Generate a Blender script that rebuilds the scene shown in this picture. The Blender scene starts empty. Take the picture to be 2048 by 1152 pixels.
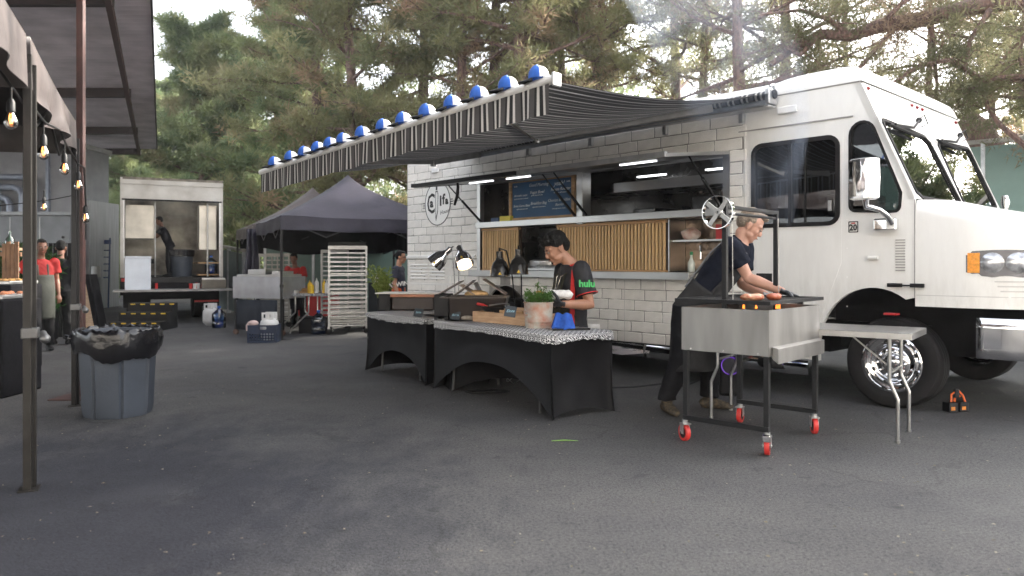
import bpy, bmesh, math, random
import numpy as np
from mathutils import Vector, Matrix, noise as mnoise
random.seed(7); np.random.seed(7)
R = math.radians; PI = math.pi
scene = bpy.context.scene
col = scene.collection
# ---------------------------------------------------------------- camera, sky, sun, exposure
cam_d = bpy.data.cameras.new('camera'); cam = bpy.data.objects.new('camera', cam_d); col.objects.link(cam)
cam.location = (0, 0, 1.3); cam.rotation_euler = (R(90), 0, 0)
cam_d.sensor_width = 36; cam_d.lens = 36 * 1500 / 2048; cam_d.shift_y = -49 / 2048
cam_d.clip_start = .05; cam_d.clip_end = 1500
cam_d.dof.use_dof = True; cam_d.dof.focus_distance = 7.0; cam_d.dof.aperture_fstop = 2.0
scene.camera = cam
SUN_EL, SUN_AZ = R(29), R(58)          # azimuth from +Y towards +X
world = bpy.data.worlds.new('World'); scene.world = world; world.use_nodes = True
wn = world.node_tree.nodes; wl = world.node_tree.links
sky = wn.new('ShaderNodeTexSky'); sky.sky_type = 'NISHITA'; sky.sun_disc = False
sky.sun_elevation = SUN_EL; sky.sun_rotation = SUN_AZ; sky.dust_density = 4.0; sky.air_density = 1.0; sky.ozone_density = .7
bg = wn['Background']; bg.inputs[1].default_value = .15
hs = wn.new('ShaderNodeHueSaturation'); hs.inputs['Saturation'].default_value = .28
wl.new(sky.outputs[0], hs.inputs['Color']); wl.new(hs.outputs[0], bg.inputs[0])
sd = bpy.data.lights.new('sun', 'SUN'); sun = bpy.data.objects.new('sun', sd); col.objects.link(sun)
sd.energy = 3.2; sd.angle = R(.8); sd.color = (1, .93, .82)
sdir = Vector((math.sin(SUN_AZ) * math.cos(SUN_EL), math.cos(SUN_AZ) * math.cos(SUN_EL), math.sin(SUN_EL)))
sun.rotation_euler = sdir.to_track_quat('Z', 'Y').to_euler(); sun.location = (0, 0, 30)
scene.view_settings.view_transform = 'Standard'; scene.view_settings.look = 'None'
scene.view_settings.gamma = 1; scene.view_settings.use_curve_mapping = False
scene.view_settings.exposure = 2.62
scene.cycles.max_bounces = 8; scene.cycles.transparent_max_bounces = 12; scene.cycles.use_denoising = True
scene.cycles.volume_bounces = 0; scene.cycles.volume_step_rate = 4

# ---------------------------------------------------------------- place helpers (ground and truck frames)
def ground_at(px, py, z=0.):
    Y = 1500 * (1.3 - z) / (py - 527); return Vector(((px - 1024) / 1500 * Y, Y, z))
def at(px, py, Y): return Vector(((px - 1024) / 1500 * Y, Y, 1.3 - (py - 527) / 1500 * Y))
TO = Vector((3.393, 6.724, 0)); TA = R(-46.9); TM = Matrix.Translation(TO) @ Matrix.Rotation(TA, 4, 'Z')
def tw(x, y, z): return TM @ Vector((x, y, z))
def tpx(px, y=0., py=527):
    c, s = math.cos(TA), math.sin(TA); r = (px - 1024) / 1500
    ox, oy = TO.x - s * y, TO.y + c * y
    t = (r * oy - ox) / (c - r * s); Y = oy + s * t
    return t, 1.3 - (py - 527) / 1500 * Y
# ---------------------------------------------------------------- materials
def srgb(h):
    h = h.lstrip('#'); v = [int(h[i:i + 2], 16) / 255 for i in (0, 2, 4)]
    return tuple(((c + .055) / 1.055) ** 2.4 if c > .04045 else c / 12.92 for c in v)
MATS = {}
def mat(name, c, rough=.6, metal=0., var=.15, vs=6., bump=0., bs=40., spec=.5, c2=None, stretch=None, rvar=0., trans=0., emit=0., rand=0., coat=0., detail=4.):
    if name in MATS: return MATS[name]
    m = bpy.data.materials.new(name); m.use_nodes = True; nt = m.node_tree; N = nt.nodes; L = nt.links
    b = N['Principled BSDF']
    b.inputs['Roughness'].default_value = rough; b.inputs['Metallic'].default_value = metal
    b.inputs['Specular IOR Level'].default_value = spec
    if coat: b.inputs['Coat Weight'].default_value = coat; b.inputs['Coat Roughness'].default_value = .08
    c = c if len(c) == 3 else c[:3]
    if c2 is None: c2 = tuple(max(0, x * (1 - var)) for x in c); c1 = tuple(min(1, x * (1 + var * .6)) for x in c)
    else: c1 = c
    tc = N.new('ShaderNodeTexCoord'); mp = N.new('ShaderNodeMapping'); L.new(tc.outputs['Object'], mp.inputs[0])
    if stretch: mp.inputs['Scale'].default_value = stretch
    nz = N.new('ShaderNodeTexNoise'); nz.inputs['Scale'].default_value = vs; nz.inputs['Detail'].default_value = detail
    L.new(mp.outputs[0], nz.inputs['Vector'])
    rp = N.new('ShaderNodeMapRange'); rp.inputs[1].default_value = .32; rp.inputs[2].default_value = .68
    L.new(nz.outputs[0], rp.inputs[0])
    mx = N.new('ShaderNodeMix'); mx.data_type = 'RGBA'; mx.inputs[6].default_value = (*c2, 1); mx.inputs[7].default_value = (*c1, 1)
    L.new(rp.outputs[0], mx.inputs[0]); out = mx.outputs[2]
    if rand:
        oi = N.new('ShaderNodeObjectInfo'); hv = N.new('ShaderNodeHueSaturation')
        m1 = N.new('ShaderNodeMapRange'); m1.inputs[3].default_value = 1 - rand; m1.inputs[4].default_value = 1 + rand
        L.new(oi.outputs['Random'], m1.inputs[0]); L.new(m1.outputs[0], hv.inputs['Value']); L.new(out, hv.inputs['Color']); out = hv.outputs[0]
    L.new(out, b.inputs['Base Color'])
    if rvar:
        r2 = N.new('ShaderNodeMapRange'); r2.inputs[3].default_value = max(0, rough - rvar); r2.inputs[4].default_value = min(1, rough + rvar)
        L.new(nz.outputs[0], r2.inputs[0]); L.new(r2.outputs[0], b.inputs['Roughness'])
    if bump:
        n2 = N.new('ShaderNodeTexNoise'); n2.inputs['Scale'].default_value = bs; n2.inputs['Detail'].default_value = 5; L.new(mp.outputs[0], n2.inputs['Vector'])
        bp = N.new('ShaderNodeBump'); bp.inputs['Strength'].default_value = bump; bp.inputs['Distance'].default_value = .02
        L.new(n2.outputs[0], bp.inputs['Height']); L.new(bp.outputs[0], b.inputs['Normal'])
    if trans: b.inputs['Transmission Weight'].default_value = trans
    if emit: b.inputs['Emission Color'].default_value = (*c, 1); b.inputs['Emission Strength'].default_value = emit
    m.diffuse_color = (*c, 1); MATS[name] = m
    return m
def glass(name, tint, refl=.12, rough=.01):
    m = bpy.data.materials.new(name); m.use_nodes = True; nt = m.node_tree; N = nt.nodes; L = nt.links; N.clear()
    o = N.new('ShaderNodeOutputMaterial'); t = N.new('ShaderNodeBsdfTransparent'); t.inputs[0].default_value = (*tint, 1)
    g = N.new('ShaderNodeBsdfGlossy'); g.inputs['Roughness'].default_value = rough
    f = N.new('ShaderNodeFresnel'); f.inputs[0].default_value = 1.5
    ad = N.new('ShaderNodeMath'); ad.operation = 'ADD'; ad.inputs[1].default_value = refl; ad.use_clamp = True
    x = N.new('ShaderNodeMixShader'); L.new(f.outputs[0], ad.inputs[0]); L.new(ad.outputs[0], x.inputs[0]); L.new(t.outputs[0], x.inputs[1]); L.new(g.outputs[0], x.inputs[2]); L.new(x.outputs[0], o.inputs[0])
    MATS[name] = m; return m
def glow(name, c, s):
    m = bpy.data.materials.new(name); m.use_nodes = True; b = m.node_tree.nodes['Principled BSDF']
    b.inputs['Base Color'].default_value = (*c, 1); b.inputs['Emission Color'].default_value = (*c, 1); b.inputs['Emission Strength'].default_value = s
    return m

white_paint = mat('white_paint', (.79, .782, .757), .30, c2=(.73, .72, .69), vs=1.6, coat=.35, rvar=.08, bump=.10, bs=1.3, detail=9)
white_trim = mat('white_trim', (.76, .75, .72), .35, var=.06, vs=5)
brick_m = mat('brick_wrap', (.80, .775, .73), .5, var=.07, vs=9, bump=.25, bs=60, rand=.07)
def add_grime(m):
    nt = m.node_tree; N = nt.nodes; L = nt.links; b = N['Principled BSDF']; src = b.inputs['Base Color'].links[0].from_socket
    tc = N.new('ShaderNodeTexCoord'); sp = N.new('ShaderNodeSeparateXYZ'); L.new(tc.outputs['Object'], sp.inputs[0])
    zr = N.new('ShaderNodeMapRange'); zr.inputs[1].default_value = 1.25; zr.inputs[2].default_value = .35; L.new(sp.outputs[2], zr.inputs[0])
    mp = N.new('ShaderNodeMapping'); mp.inputs['Scale'].default_value = (5, 5, 1.1); L.new(tc.outputs['Object'], mp.inputs[0])
    n = N.new('ShaderNodeTexNoise'); n.inputs['Scale'].default_value = 2.2; n.inputs['Detail'].default_value = 9; n.inputs['Roughness'].default_value = .7; L.new(mp.outputs[0], n.inputs[0])
    nr = N.new('ShaderNodeMapRange'); nr.inputs[1].default_value = .42; nr.inputs[2].default_value = .72; L.new(n.outputs[0], nr.inputs[0])
    a = N.new('ShaderNodeMath'); a.operation = 'MULTIPLY_ADD'; a.inputs[1].default_value = .75; a.inputs[2].default_value = .10; L.new(zr.outputs[0], a.inputs[0])
    k = N.new('ShaderNodeMath'); k.operation = 'MULTIPLY'; L.new(a.outputs[0], k.inputs[0]); L.new(nr.outputs[0], k.inputs[1])
    x = N.new('ShaderNodeMix'); x.data_type = 'RGBA'; x.inputs[7].default_value = (.33, .30, .25, 1); L.new(k.outputs[0], x.inputs[0]); L.new(src, x.inputs[6]); L.new(x.outputs[2], b.inputs['Base Color'])
add_grime(white_paint)
grout_m = mat('grout_wrap', (.30, .285, .265), .7, var=.3, vs=8)
chrome = mat('chrome', (.82, .82, .83), .06, 1, var=.05)
steel = mat('stainless_steel', (.44, .44, .435), .30, 1, var=.06, vs=3, rvar=.05, stretch=(1, 1, 6))
steel_b = mat('brushed_steel', (.30, .292, .28), .42, .85, var=.22, vs=2.5, rvar=.12, bump=.05, bs=120, stretch=(3, 3, .6))
alu = mat('aluminium', (.50, .50, .50), .38, .9, var=.15, vs=9, rvar=.08)
black_metal = mat('black_metal', (.009, .009, .010), .4, spec=.3, var=.4, vs=12, rvar=.1)
black_plastic = mat('black_plastic', (.010, .010, .011), .5, spec=.3, var=.3)
rubber = mat('tyre_rubber', (.012, .011, .011), .75, spec=.25, var=.45, vs=7, bump=.1)
red_rubber = mat('red_polyurethane', (.52, .03, .025), .42, var=.2, vs=20)
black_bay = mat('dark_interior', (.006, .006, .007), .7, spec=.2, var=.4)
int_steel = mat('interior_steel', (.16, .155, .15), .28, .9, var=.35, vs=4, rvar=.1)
slat_m = mat('bamboo_slat', (.62, .41, .20), .5, var=.22, vs=5, stretch=(14, 14, 1), rand=.12)
slat_back = mat('slat_backing', (.035, .02, .012), .7)
wood = mat('oak_wood', (.46, .27, .12), .5, var=.3, vs=4, stretch=(1, 9, 9), bump=.08)
raw_wood = mat('pine_crate_wood', (.52, .34, .20), .6, c2=(.36, .21, .11), vs=5, stretch=(1.2, 6, 9), bump=.1)
board_blue = mat('blue_chalkboard', (.022, .09, .20), .55, var=.2, vs=3)
chalk = mat('chalk', (.80, .84, .86), .8)
black_print = mat('black_print', (.012, .012, .012), .5)
tent_m = mat('tent_fabric_black', (.030, .027, .040), .5, spec=.35, var=.3, vs=2.5, bump=.2, bs=14)
tent_brown = mat('tent_fabric_brown', (.075, .058, .055), .5, var=.4, vs=3, bump=.25, bs=10)
spandex = mat('black_spandex', (.0065, .0065, .0078), .62, spec=.22, var=.3, vs=3, bump=.22, bs=5, stretch=(1, 1, .35))
rust = mat('rust_red_steel', (.060, .024, .020), .65, var=.35, vs=9, bump=.2)
roof_m = mat('corrugated_roof', (.78, .72, .76), .5, var=.22, vs=1.6, rvar=.1)
roof_dark = mat('roof_purlin', (.035, .022, .022), .6, var=.3)
grey_wall = mat('grey_wall', (.30, .31, .335), .75, var=.16, vs=2.2, bump=.1, bs=20)
grey_box = mat('grey_enclosure', (.19, .205, .225), .55, var=.18, vs=3)
pipe_m = mat('grey_pipe', (.30, .34, .42), .4, .3, var=.2)
green_fence = mat('green_panel', (.135, .205, .175), .6, var=.16, vs=1.2, rvar=.1)
galv = mat('galvanised', (.38, .39, .40), .45, .6, var=.25)
fabric_black = mat('black_cotton', (.009, .009, .011), .85, spec=.15, var=.3, vs=9, bump=.35, bs=16)
trouser_m = mat('black_trouser', (.009, .009, .011), .85, spec=.15, var=.3, vs=7, bump=.4, bs=12)
navy = mat('navy_polo', (.009, .011, .020), .85, spec=.15, var=.3, vs=9, bump=.3, bs=18)
apron_m = mat('charcoal_apron', (.030, .030, .031), .85, spec=.2, var=.25, vs=9, bump=.25, bs=30)
olive_m = mat('olive_apron', (.040, .038, .026), .85, spec=.2, var=.25, vs=9, bump=.25, bs=22)
grey_strap = mat('grey_strap', (.22, .22, .23), .8)
red_shirt = mat('red_shirt', (.36, .012, .010), .75, var=.2, vs=8, bump=.3, bs=16)
skin_a = mat('skin_light', (.50, .27, .19), .45, var=.12, vs=9, bump=.05, bs=90)
skin_b = mat('skin_tan', (.40, .20, .125), .45, var=.12, vs=9, bump=.05, bs=90)
skin_c = mat('skin_brown', (.20, .09, .055), .5, var=.15, vs=9)
hair_black = mat('black_hair', (.006, .0055, .005), .6, spec=.25, var=.5, vs=60, bump=.8, bs=90)
hair_blond = mat('greying_blond_hair', (.24, .185, .135), .5, var=.4, vs=70, bump=.7, bs=90)
eye_white = mat('eye_white', (.22, .20, .18), .4); eye_dark = mat('eye_dark', (.02, .012, .01), .1)
lip_m = mat('lip', (.33, .11, .09), .45)
glove_m = mat('black_glove', (.014, .016, .02), .4, var=.3, vs=30, bump=.3, bs=60)
glove_grey = mat('grey_knit_glove', (.07, .085, .12), .8, c2=(.5, .5, .5), vs=40)
shoe_m = mat('gold_spotted_shoe', (.11, .08, .045), .7, c2=(.012, .011, .010), vs=42, detail=5)
towel_m = mat('white_towel', (.75, .74, .72), .9, var=.1, vs=20, bump=.4, bs=60)
blue_cloth = mat('blue_microfibre', (.02, .09, .42), .9, var=.25, vs=20, bump=.5, bs=60)
soil = mat('dark_soil', (.03, .02, .015), .9)
can_blue = mat('grey_blue_bin_plastic', (.050, .060, .078), .5, var=.22, vs=4, rvar=.1, bump=.08)
bag_m = mat('bin_liner', (.008, .008, .010), .16, var=.3, vs=5, bump=.5, bs=9)
propane_m = mat('propane_white', (.70, .70, .69), .35, var=.08)
crate_m = mat('navy_milk_crate', (.012, .025, .06), .5, var=.2)
yellow = mat('yellow_plastic', (.75, .48, .03), .4)
red_p = mat('red_plastic', (.55, .03, .03), .4)
paper = mat('white_paper', (.72, .71, .68), .8, var=.1, vs=20)
cap_blue = mat('royal_blue_cap', (.02, .11, .46), .7, var=.15, vs=20, bump=.15)
cap_white = mat('white_cap_mesh', (.74, .75, .77), .8, var=.12, vs=60)
lamp_black = mat('black_enamel', (.012, .012, .012), .22, var=.2)
warm_on = glow('warm_lamp_light', (1, .72, .42), 1.4)
led_on = glow('led_strip_light', (.95, .97, 1), .9)
flame_m = glow('flame', (1, .22, .03), .5)
glass_cab = glass('cab_window_glass', (.42, .46, .46), .06)
glass_dark = glass('smoked_window_glass', (.20, .26, .36), .05)
glass_ws = glass('windshield_glass', (.28, .34, .32), .48)
glass_clear = glass('clear_glass', (.9, .92, .92), .04)
jug_m = glass('blue_jug', (.32, .55, .88), .10, .08)
bulb_glass = glass('bulb_glass', (.95, .88, .78), .10)

# ---------------------------------------------------------------- mesh builder
class MB:
    def __init__(s): s.v = []; s.f = []; s.sm = []
    def add(s, vs, fs, smooth=False):
        o = len(s.v); s.v += [tuple(x) for x in vs]; s.f += [tuple(i + o for i in f) for f in fs]; s.sm += [smooth] * len(fs); return s
    def box(s, a, b):
        (x0, y0, z0), (x1, y1, z1) = a, b
        if x0 > x1: x0, x1 = x1, x0
        if y0 > y1: y0, y1 = y1, y0
        if z0 > z1: z0, z1 = z1, z0
        return s.add([(x0, y0, z0), (x1, y0, z0), (x1, y1, z0), (x0, y1, z0), (x0, y0, z1), (x1, y0, z1), (x1, y1, z1), (x0, y1, z1)],
                     [(0, 3, 2, 1), (4, 5, 6, 7), (0, 1, 5, 4), (1, 2, 6, 5), (2, 3, 7, 6), (3, 0, 4, 7)])
    def cbox(s, c, d, rot=None):
        c = Vector(c); vs = []
        for z in (-.5, .5):
            for x, y in ((-.5, -.5), (.5, -.5), (.5, .5), (-.5, .5)):
                p = Vector((x * d[0], y * d[1], z * d[2]))
                if rot is not None: p = rot @ p
                vs.append(c + p)
        return s.add(vs, [(0, 3, 2, 1), (4, 5, 6, 7), (0, 1, 5, 4), (1, 2, 6, 5), (2, 3, 7, 6), (3, 0, 4, 7)])
    def bar(s, p, q, w, h=None, up=(0, 0, 1)):
        p, q = Vector(p), Vector(q); d = q - p; h = h or w
        z = d.normalized(); x = Vector(up).cross(z)
        if x.length < 1e-4: x = Vector((1, 0, 0)).cross(z)
        x.normalize(); y = z.cross(x); m = Matrix((x, y, z)).transposed()
        return s.cbox((p + q) / 2, (w, h, d.length), m)
    def tube(s, pts, r, n=10, cap=True, smooth=True, closed=False, ref=(0, 0, 1)):
        pts = [Vector(p) for p in pts]; k = len(pts)
        rr = r if isinstance(r, (list, tuple)) else [r] * k
        o = len(s.v); vs = []; prev = None
        for i, p in enumerate(pts):
            a = pts[(i - 1) % k] if (i > 0 or closed) else p; b = pts[(i + 1) % k] if (i < k - 1 or closed) else p
            t = (b - a)
            t = t.normalized() if t.length > 1e-9 else Vector((0, 0, 1))
            if prev is None:
                x = Vector(ref).cross(t)
                if x.length < 1e-3: x = Vector((1, 0, 0)).cross(t)
                if x.length < 1e-3: x = Vector((0, 1, 0)).cross(t)
            else: x = prev - t * prev.dot(t)
            x.normalize(); prev = x; y = t.cross(x)
            ra = rr[i]; ra, rb = (ra if isinstance(ra, (list, tuple)) else (ra, ra))
            for j in range(n):
                an = 2 * PI * j / n; vs.append(p + x * (math.cos(an) * ra) + y * (math.sin(an) * rb))
        fs = []
        for i in range(k if closed else k - 1):
            for j in range(n):
                a = i * n + j; b = i * n + (j + 1) % n; c2 = ((i + 1) % k) * n + (j + 1) % n; d = ((i + 1) % k) * n + j
                fs.append((a, b, c2, d))
        s.add(vs, fs, smooth)
        if cap and not closed: s.f += [tuple(o + j for j in reversed(range(n))), tuple(o + (k - 1) * n + j for j in range(n))]; s.sm += [False, False]
        return s
    def cyl(s, p, q, r, r2=None, n=16, cap=True): return s.tube([p, q], [r, r if r2 is None else r2], n, cap)
    def lathe(s, prof, n=24, o=(0, 0, 0), axis='z', smooth=True, wob=None, caps=False):
        vs = []; k = len(prof); o = Vector(o)
        for r, h in prof:
            for j in range(n):
                a = 2 * PI * j / n; rr = r if wob is None else wob(r, h, a)
                x, y = rr * math.cos(a), rr * math.sin(a)
                p = {'z': (x, y, h), 'y': (x, h, -y), 'x': (h, x, y)}[axis]; vs.append(o + Vector(p))
        fs = []
        for i in range(k - 1):
            for j in range(n): fs.append((i * n + j, i * n + (j + 1) % n, (i + 1) * n + (j + 1) % n, (i + 1) * n + j))
        b = len(s.v); s.add(vs, fs, smooth)
        if caps and prof[0][0] > 1e-6: s.f.append(tuple(b + j for j in reversed(range(n)))); s.sm.append(False)
        if caps and prof[-1][0] > 1e-6: s.f.append(tuple(b + (k - 1) * n + j for j in range(n))); s.sm.append(False)
        return s
    def ball(s, c, r, n=14, m=9, rot=None):
        c = Vector(c); r = r if isinstance(r, (list, tuple)) else (r, r, r); vs = []
        for i in range(m + 1):
            ph = PI * i / m
            for j in range(n):
                a = 2 * PI * j / n; p = Vector((r[0] * math.sin(ph) * math.cos(a), r[1] * math.sin(ph) * math.sin(a), -r[2] * math.cos(ph)))
                if rot is not None: p = rot @ p
                vs.append(c + p)
        fs = []
        for i in range(m):
            for j in range(n): fs.append((i * n + j, i * n + (j + 1) % n, (i + 1) * n + (j + 1) % n, (i + 1) * n + j))
        return s.add(vs, fs, True)
    def grid(s, fn, nu, nv, smooth=True, flip=False):
        vs = [fn(i / nu, j / nv) for j in range(nv + 1) for i in range(nu + 1)]; w = nu + 1; fs = []
        for j in range(nv):
            for i in range(nu):
                q = (j * w + i, j * w + i + 1, (j + 1) * w + i + 1, (j + 1) * w + i); fs.append(q[::-1] if flip else q)
        return s.add(vs, fs, smooth)
    def plate(s, polys, y0, y1, frame=None):
        """polygons in (x,z); later ones are holes; slab between y0 and y1"""
        cu = bpy.data.curves.new('tmp', 'CURVE'); cu.dimensions = '2D'; cu.fill_mode = 'BOTH'; cu.extrude = abs(y1 - y0) / 2
        for pl in polys:
            sp = cu.splines.new('POLY'); sp.points.add(len(pl) - 1); sp.use_cyclic_u = True
            for i, p in enumerate(pl): sp.points[i].co = (p[0], p[1], 0, 1)
        ob = bpy.data.objects.new('tmp', cu); col.objects.link(ob)
        me = bpy.data.meshes.new_from_object(ob.evaluated_get(bpy.context.evaluated_depsgraph_get()))
        ym = (y0 + y1) / 2
        vs = [(v.co.x, ym - v.co.z, v.co.y) for v in me.vertices]
        if frame is not None: vs = [frame @ Vector(v) for v in vs]
        s.add(vs, [tuple(p.vertices) for p in me.polygons])
        bpy.data.objects.remove(ob); bpy.data.curves.remove(cu); bpy.data.meshes.remove(me)
        return s
    def xf(s, M): s.v = [tuple(M @ Vector(v)) for v in s.v]; return s
    def mesh(s, name):
        me = bpy.data.meshes.new(name); me.from_pydata(s.v, [], s.f); me.update()
        me.polygons.foreach_set('use_smooth', s.sm[:len(me.polygons)] if len(s.sm) >= len(me.polygons) else [False] * len(me.polygons))
        return me
    def build(s, name, m, parent=None, bevel=0., label=None, cat=None, group=None, kind=None, weld=False, loc=None, rotz=None, ang=40, sub=0):
        me = s.mesh(name)
        if weld:
            bm = bmesh.new(); bm.from_mesh(me); bmesh.ops.remove_doubles(bm, verts=bm.verts, dist=1e-4); bmesh.ops.recalc_face_normals(bm, faces=bm.faces); bm.to_mesh(me); bm.free()
        for mm in (m if isinstance(m, (list, tuple)) else [m]): me.materials.append(mm)
        if any(s.sm): me.set_sharp_from_angle(angle=R(ang))
        o = bpy.data.objects.new(name, me); col.objects.link(o)
        if parent is not None: o.parent = parent
        if loc is not None: o.location = loc
        if rotz is not None: o.rotation_euler = (0, 0, rotz)
        if bevel:
            b = o.modifiers.new('bevel', 'BEVEL'); b.width = bevel; b.segments = 2; b.limit_method = 'ANGLE'; b.angle_limit = R(50); b.use_clamp_overlap = True
        if sub:
            b = o.modifiers.new('sub', 'SUBSURF'); b.levels = sub; b.render_levels = sub
        tag(o, label, cat, group, kind)
        return o
def tag(o, label=None, cat=None, group=None, kind=None):
    if label: o['label'] = label
    if cat: o['category'] = cat
    if group: o['group'] = group
    if kind: o['kind'] = kind
    return o
def thing(name, label, cat, loc=(0, 0, 0), rotz=0., group=None):
    o = bpy.data.objects.new(name, None); col.objects.link(o); o.location = loc; o.rotation_euler = (0, 0, rotz)
    o.empty_display_size = .1
    return tag(o, label, cat, group)
def dup(root, loc=None, rotz=None, label=None, scale=None):
    c = root.copy(); col.objects.link(c)
    if loc is not None: c.location = loc
    if rotz is not None: c.rotation_euler = (0, 0, rotz)
    if scale is not None: c.scale = (scale, scale, scale) if not isinstance(scale, tuple) else scale
    if label: c['label'] = label
    for ch in list(root.children):
        d = ch.copy(); col.objects.link(d); d.parent = c
        for g in list(ch.children):
            e = g.copy(); col.objects.link(e); e.parent = d
    return c
def rrect(x0, z0, x1, z1, r, n=5):
    out = []
    for cx, cz, a0 in ((x1 - r, z0 + r, -90), (x1 - r, z1 - r, 0), (x0 + r, z1 - r, 90), (x0 + r, z0 + r, 180)):
        for i in range(n + 1):
            a = R(a0 + 90 * i / n); out.append((cx + r * math.cos(a), cz + r * math.sin(a)))
    return out
def inset(poly, d):
    n = len(poly); out = []
    for i in range(n):
        p0, p, p1 = Vector(poly[i - 1]), Vector(poly[i]), Vector(poly[(i + 1) % n])
        e0, e1 = (p - p0), (p1 - p)
        if e0.length < 1e-6: e0 = e1
        if e1.length < 1e-6: e1 = e0
        n0 = Vector((-e0.y, e0.x)).normalized(); n1 = Vector((-e1.y, e1.x)).normalized(); nn = (n0 + n1)
        nn = nn.normalized() if nn.length > 1e-6 else n0
        k = d / max(.35, nn.dot(n0)); out.append(tuple(p + nn * k))
    return out
def text(parent, s, size, M, m, name='lettering', shear=0., ext=.0008, align='CENTER', bold=0., sx=1.):
    cu = bpy.data.curves.new('t', 'FONT'); cu.body = s; cu.size = size; cu.align_x = align; cu.align_y = 'CENTER'; cu.extrude = ext; cu.shear = shear; cu.offset = bold; cu.resolution_u = 2
    ob = bpy.data.objects.new('t', cu); col.objects.link(ob)
    me = bpy.data.meshes.new_from_object(ob.evaluated_get(bpy.context.evaluated_depsgraph_get()))
    bpy.data.objects.remove(ob); bpy.data.curves.remove(cu)
    me.transform(M @ Matrix.Diagonal((sx, 1, 1, 1))); me.materials.clear(); me.materials.append(m); me.name = name
    o = bpy.data.objects.new(name, me); col.objects.link(o)
    if parent is not None: o.parent = parent
    return o
SIDE = Matrix.Rotation(R(90), 4, 'X')     # text standing upright facing -y
def fused(name, mb, voxel, m, parent, smooth=2, wr=0., wf=8., seed=0, **k):
    """closed shapes merged into one continuous surface"""
    me = mb.mesh(name); o = bpy.data.objects.new('tmp', me); col.objects.link(o)
    md = o.modifiers.new('r', 'REMESH'); md.mode = 'VOXEL'; md.voxel_size = voxel
    if smooth: sm = o.modifiers.new('s', 'SMOOTH'); sm.iterations = smooth; sm.factor = .5
    me2 = bpy.data.meshes.new_from_object(o.evaluated_get(bpy.context.evaluated_depsgraph_get()))
    bpy.data.objects.remove(o); bpy.data.meshes.remove(me)
    if wr:
        nv = len(me2.vertices); nm = [v.normal.copy() for v in me2.vertices]
        for v, nn in zip(me2.vertices, nm):
            p = v.co; d = mnoise.noise(Vector((p.x * wf + seed, p.y * wf, p.z * wf * .55))) + .5 * mnoise.noise(p * wf * 2.3)
            v.co = p + nn * (d * wr)
    me2.name = name; me2.materials.clear(); me2.materials.append(m)
    me2.polygons.foreach_set('use_smooth', [True] * len(me2.polygons))
    ob = bpy.data.objects.new(name, me2); col.objects.link(ob); ob.parent = parent
    for kk, vv in k.items(): ob[kk] = vv
    return ob
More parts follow.
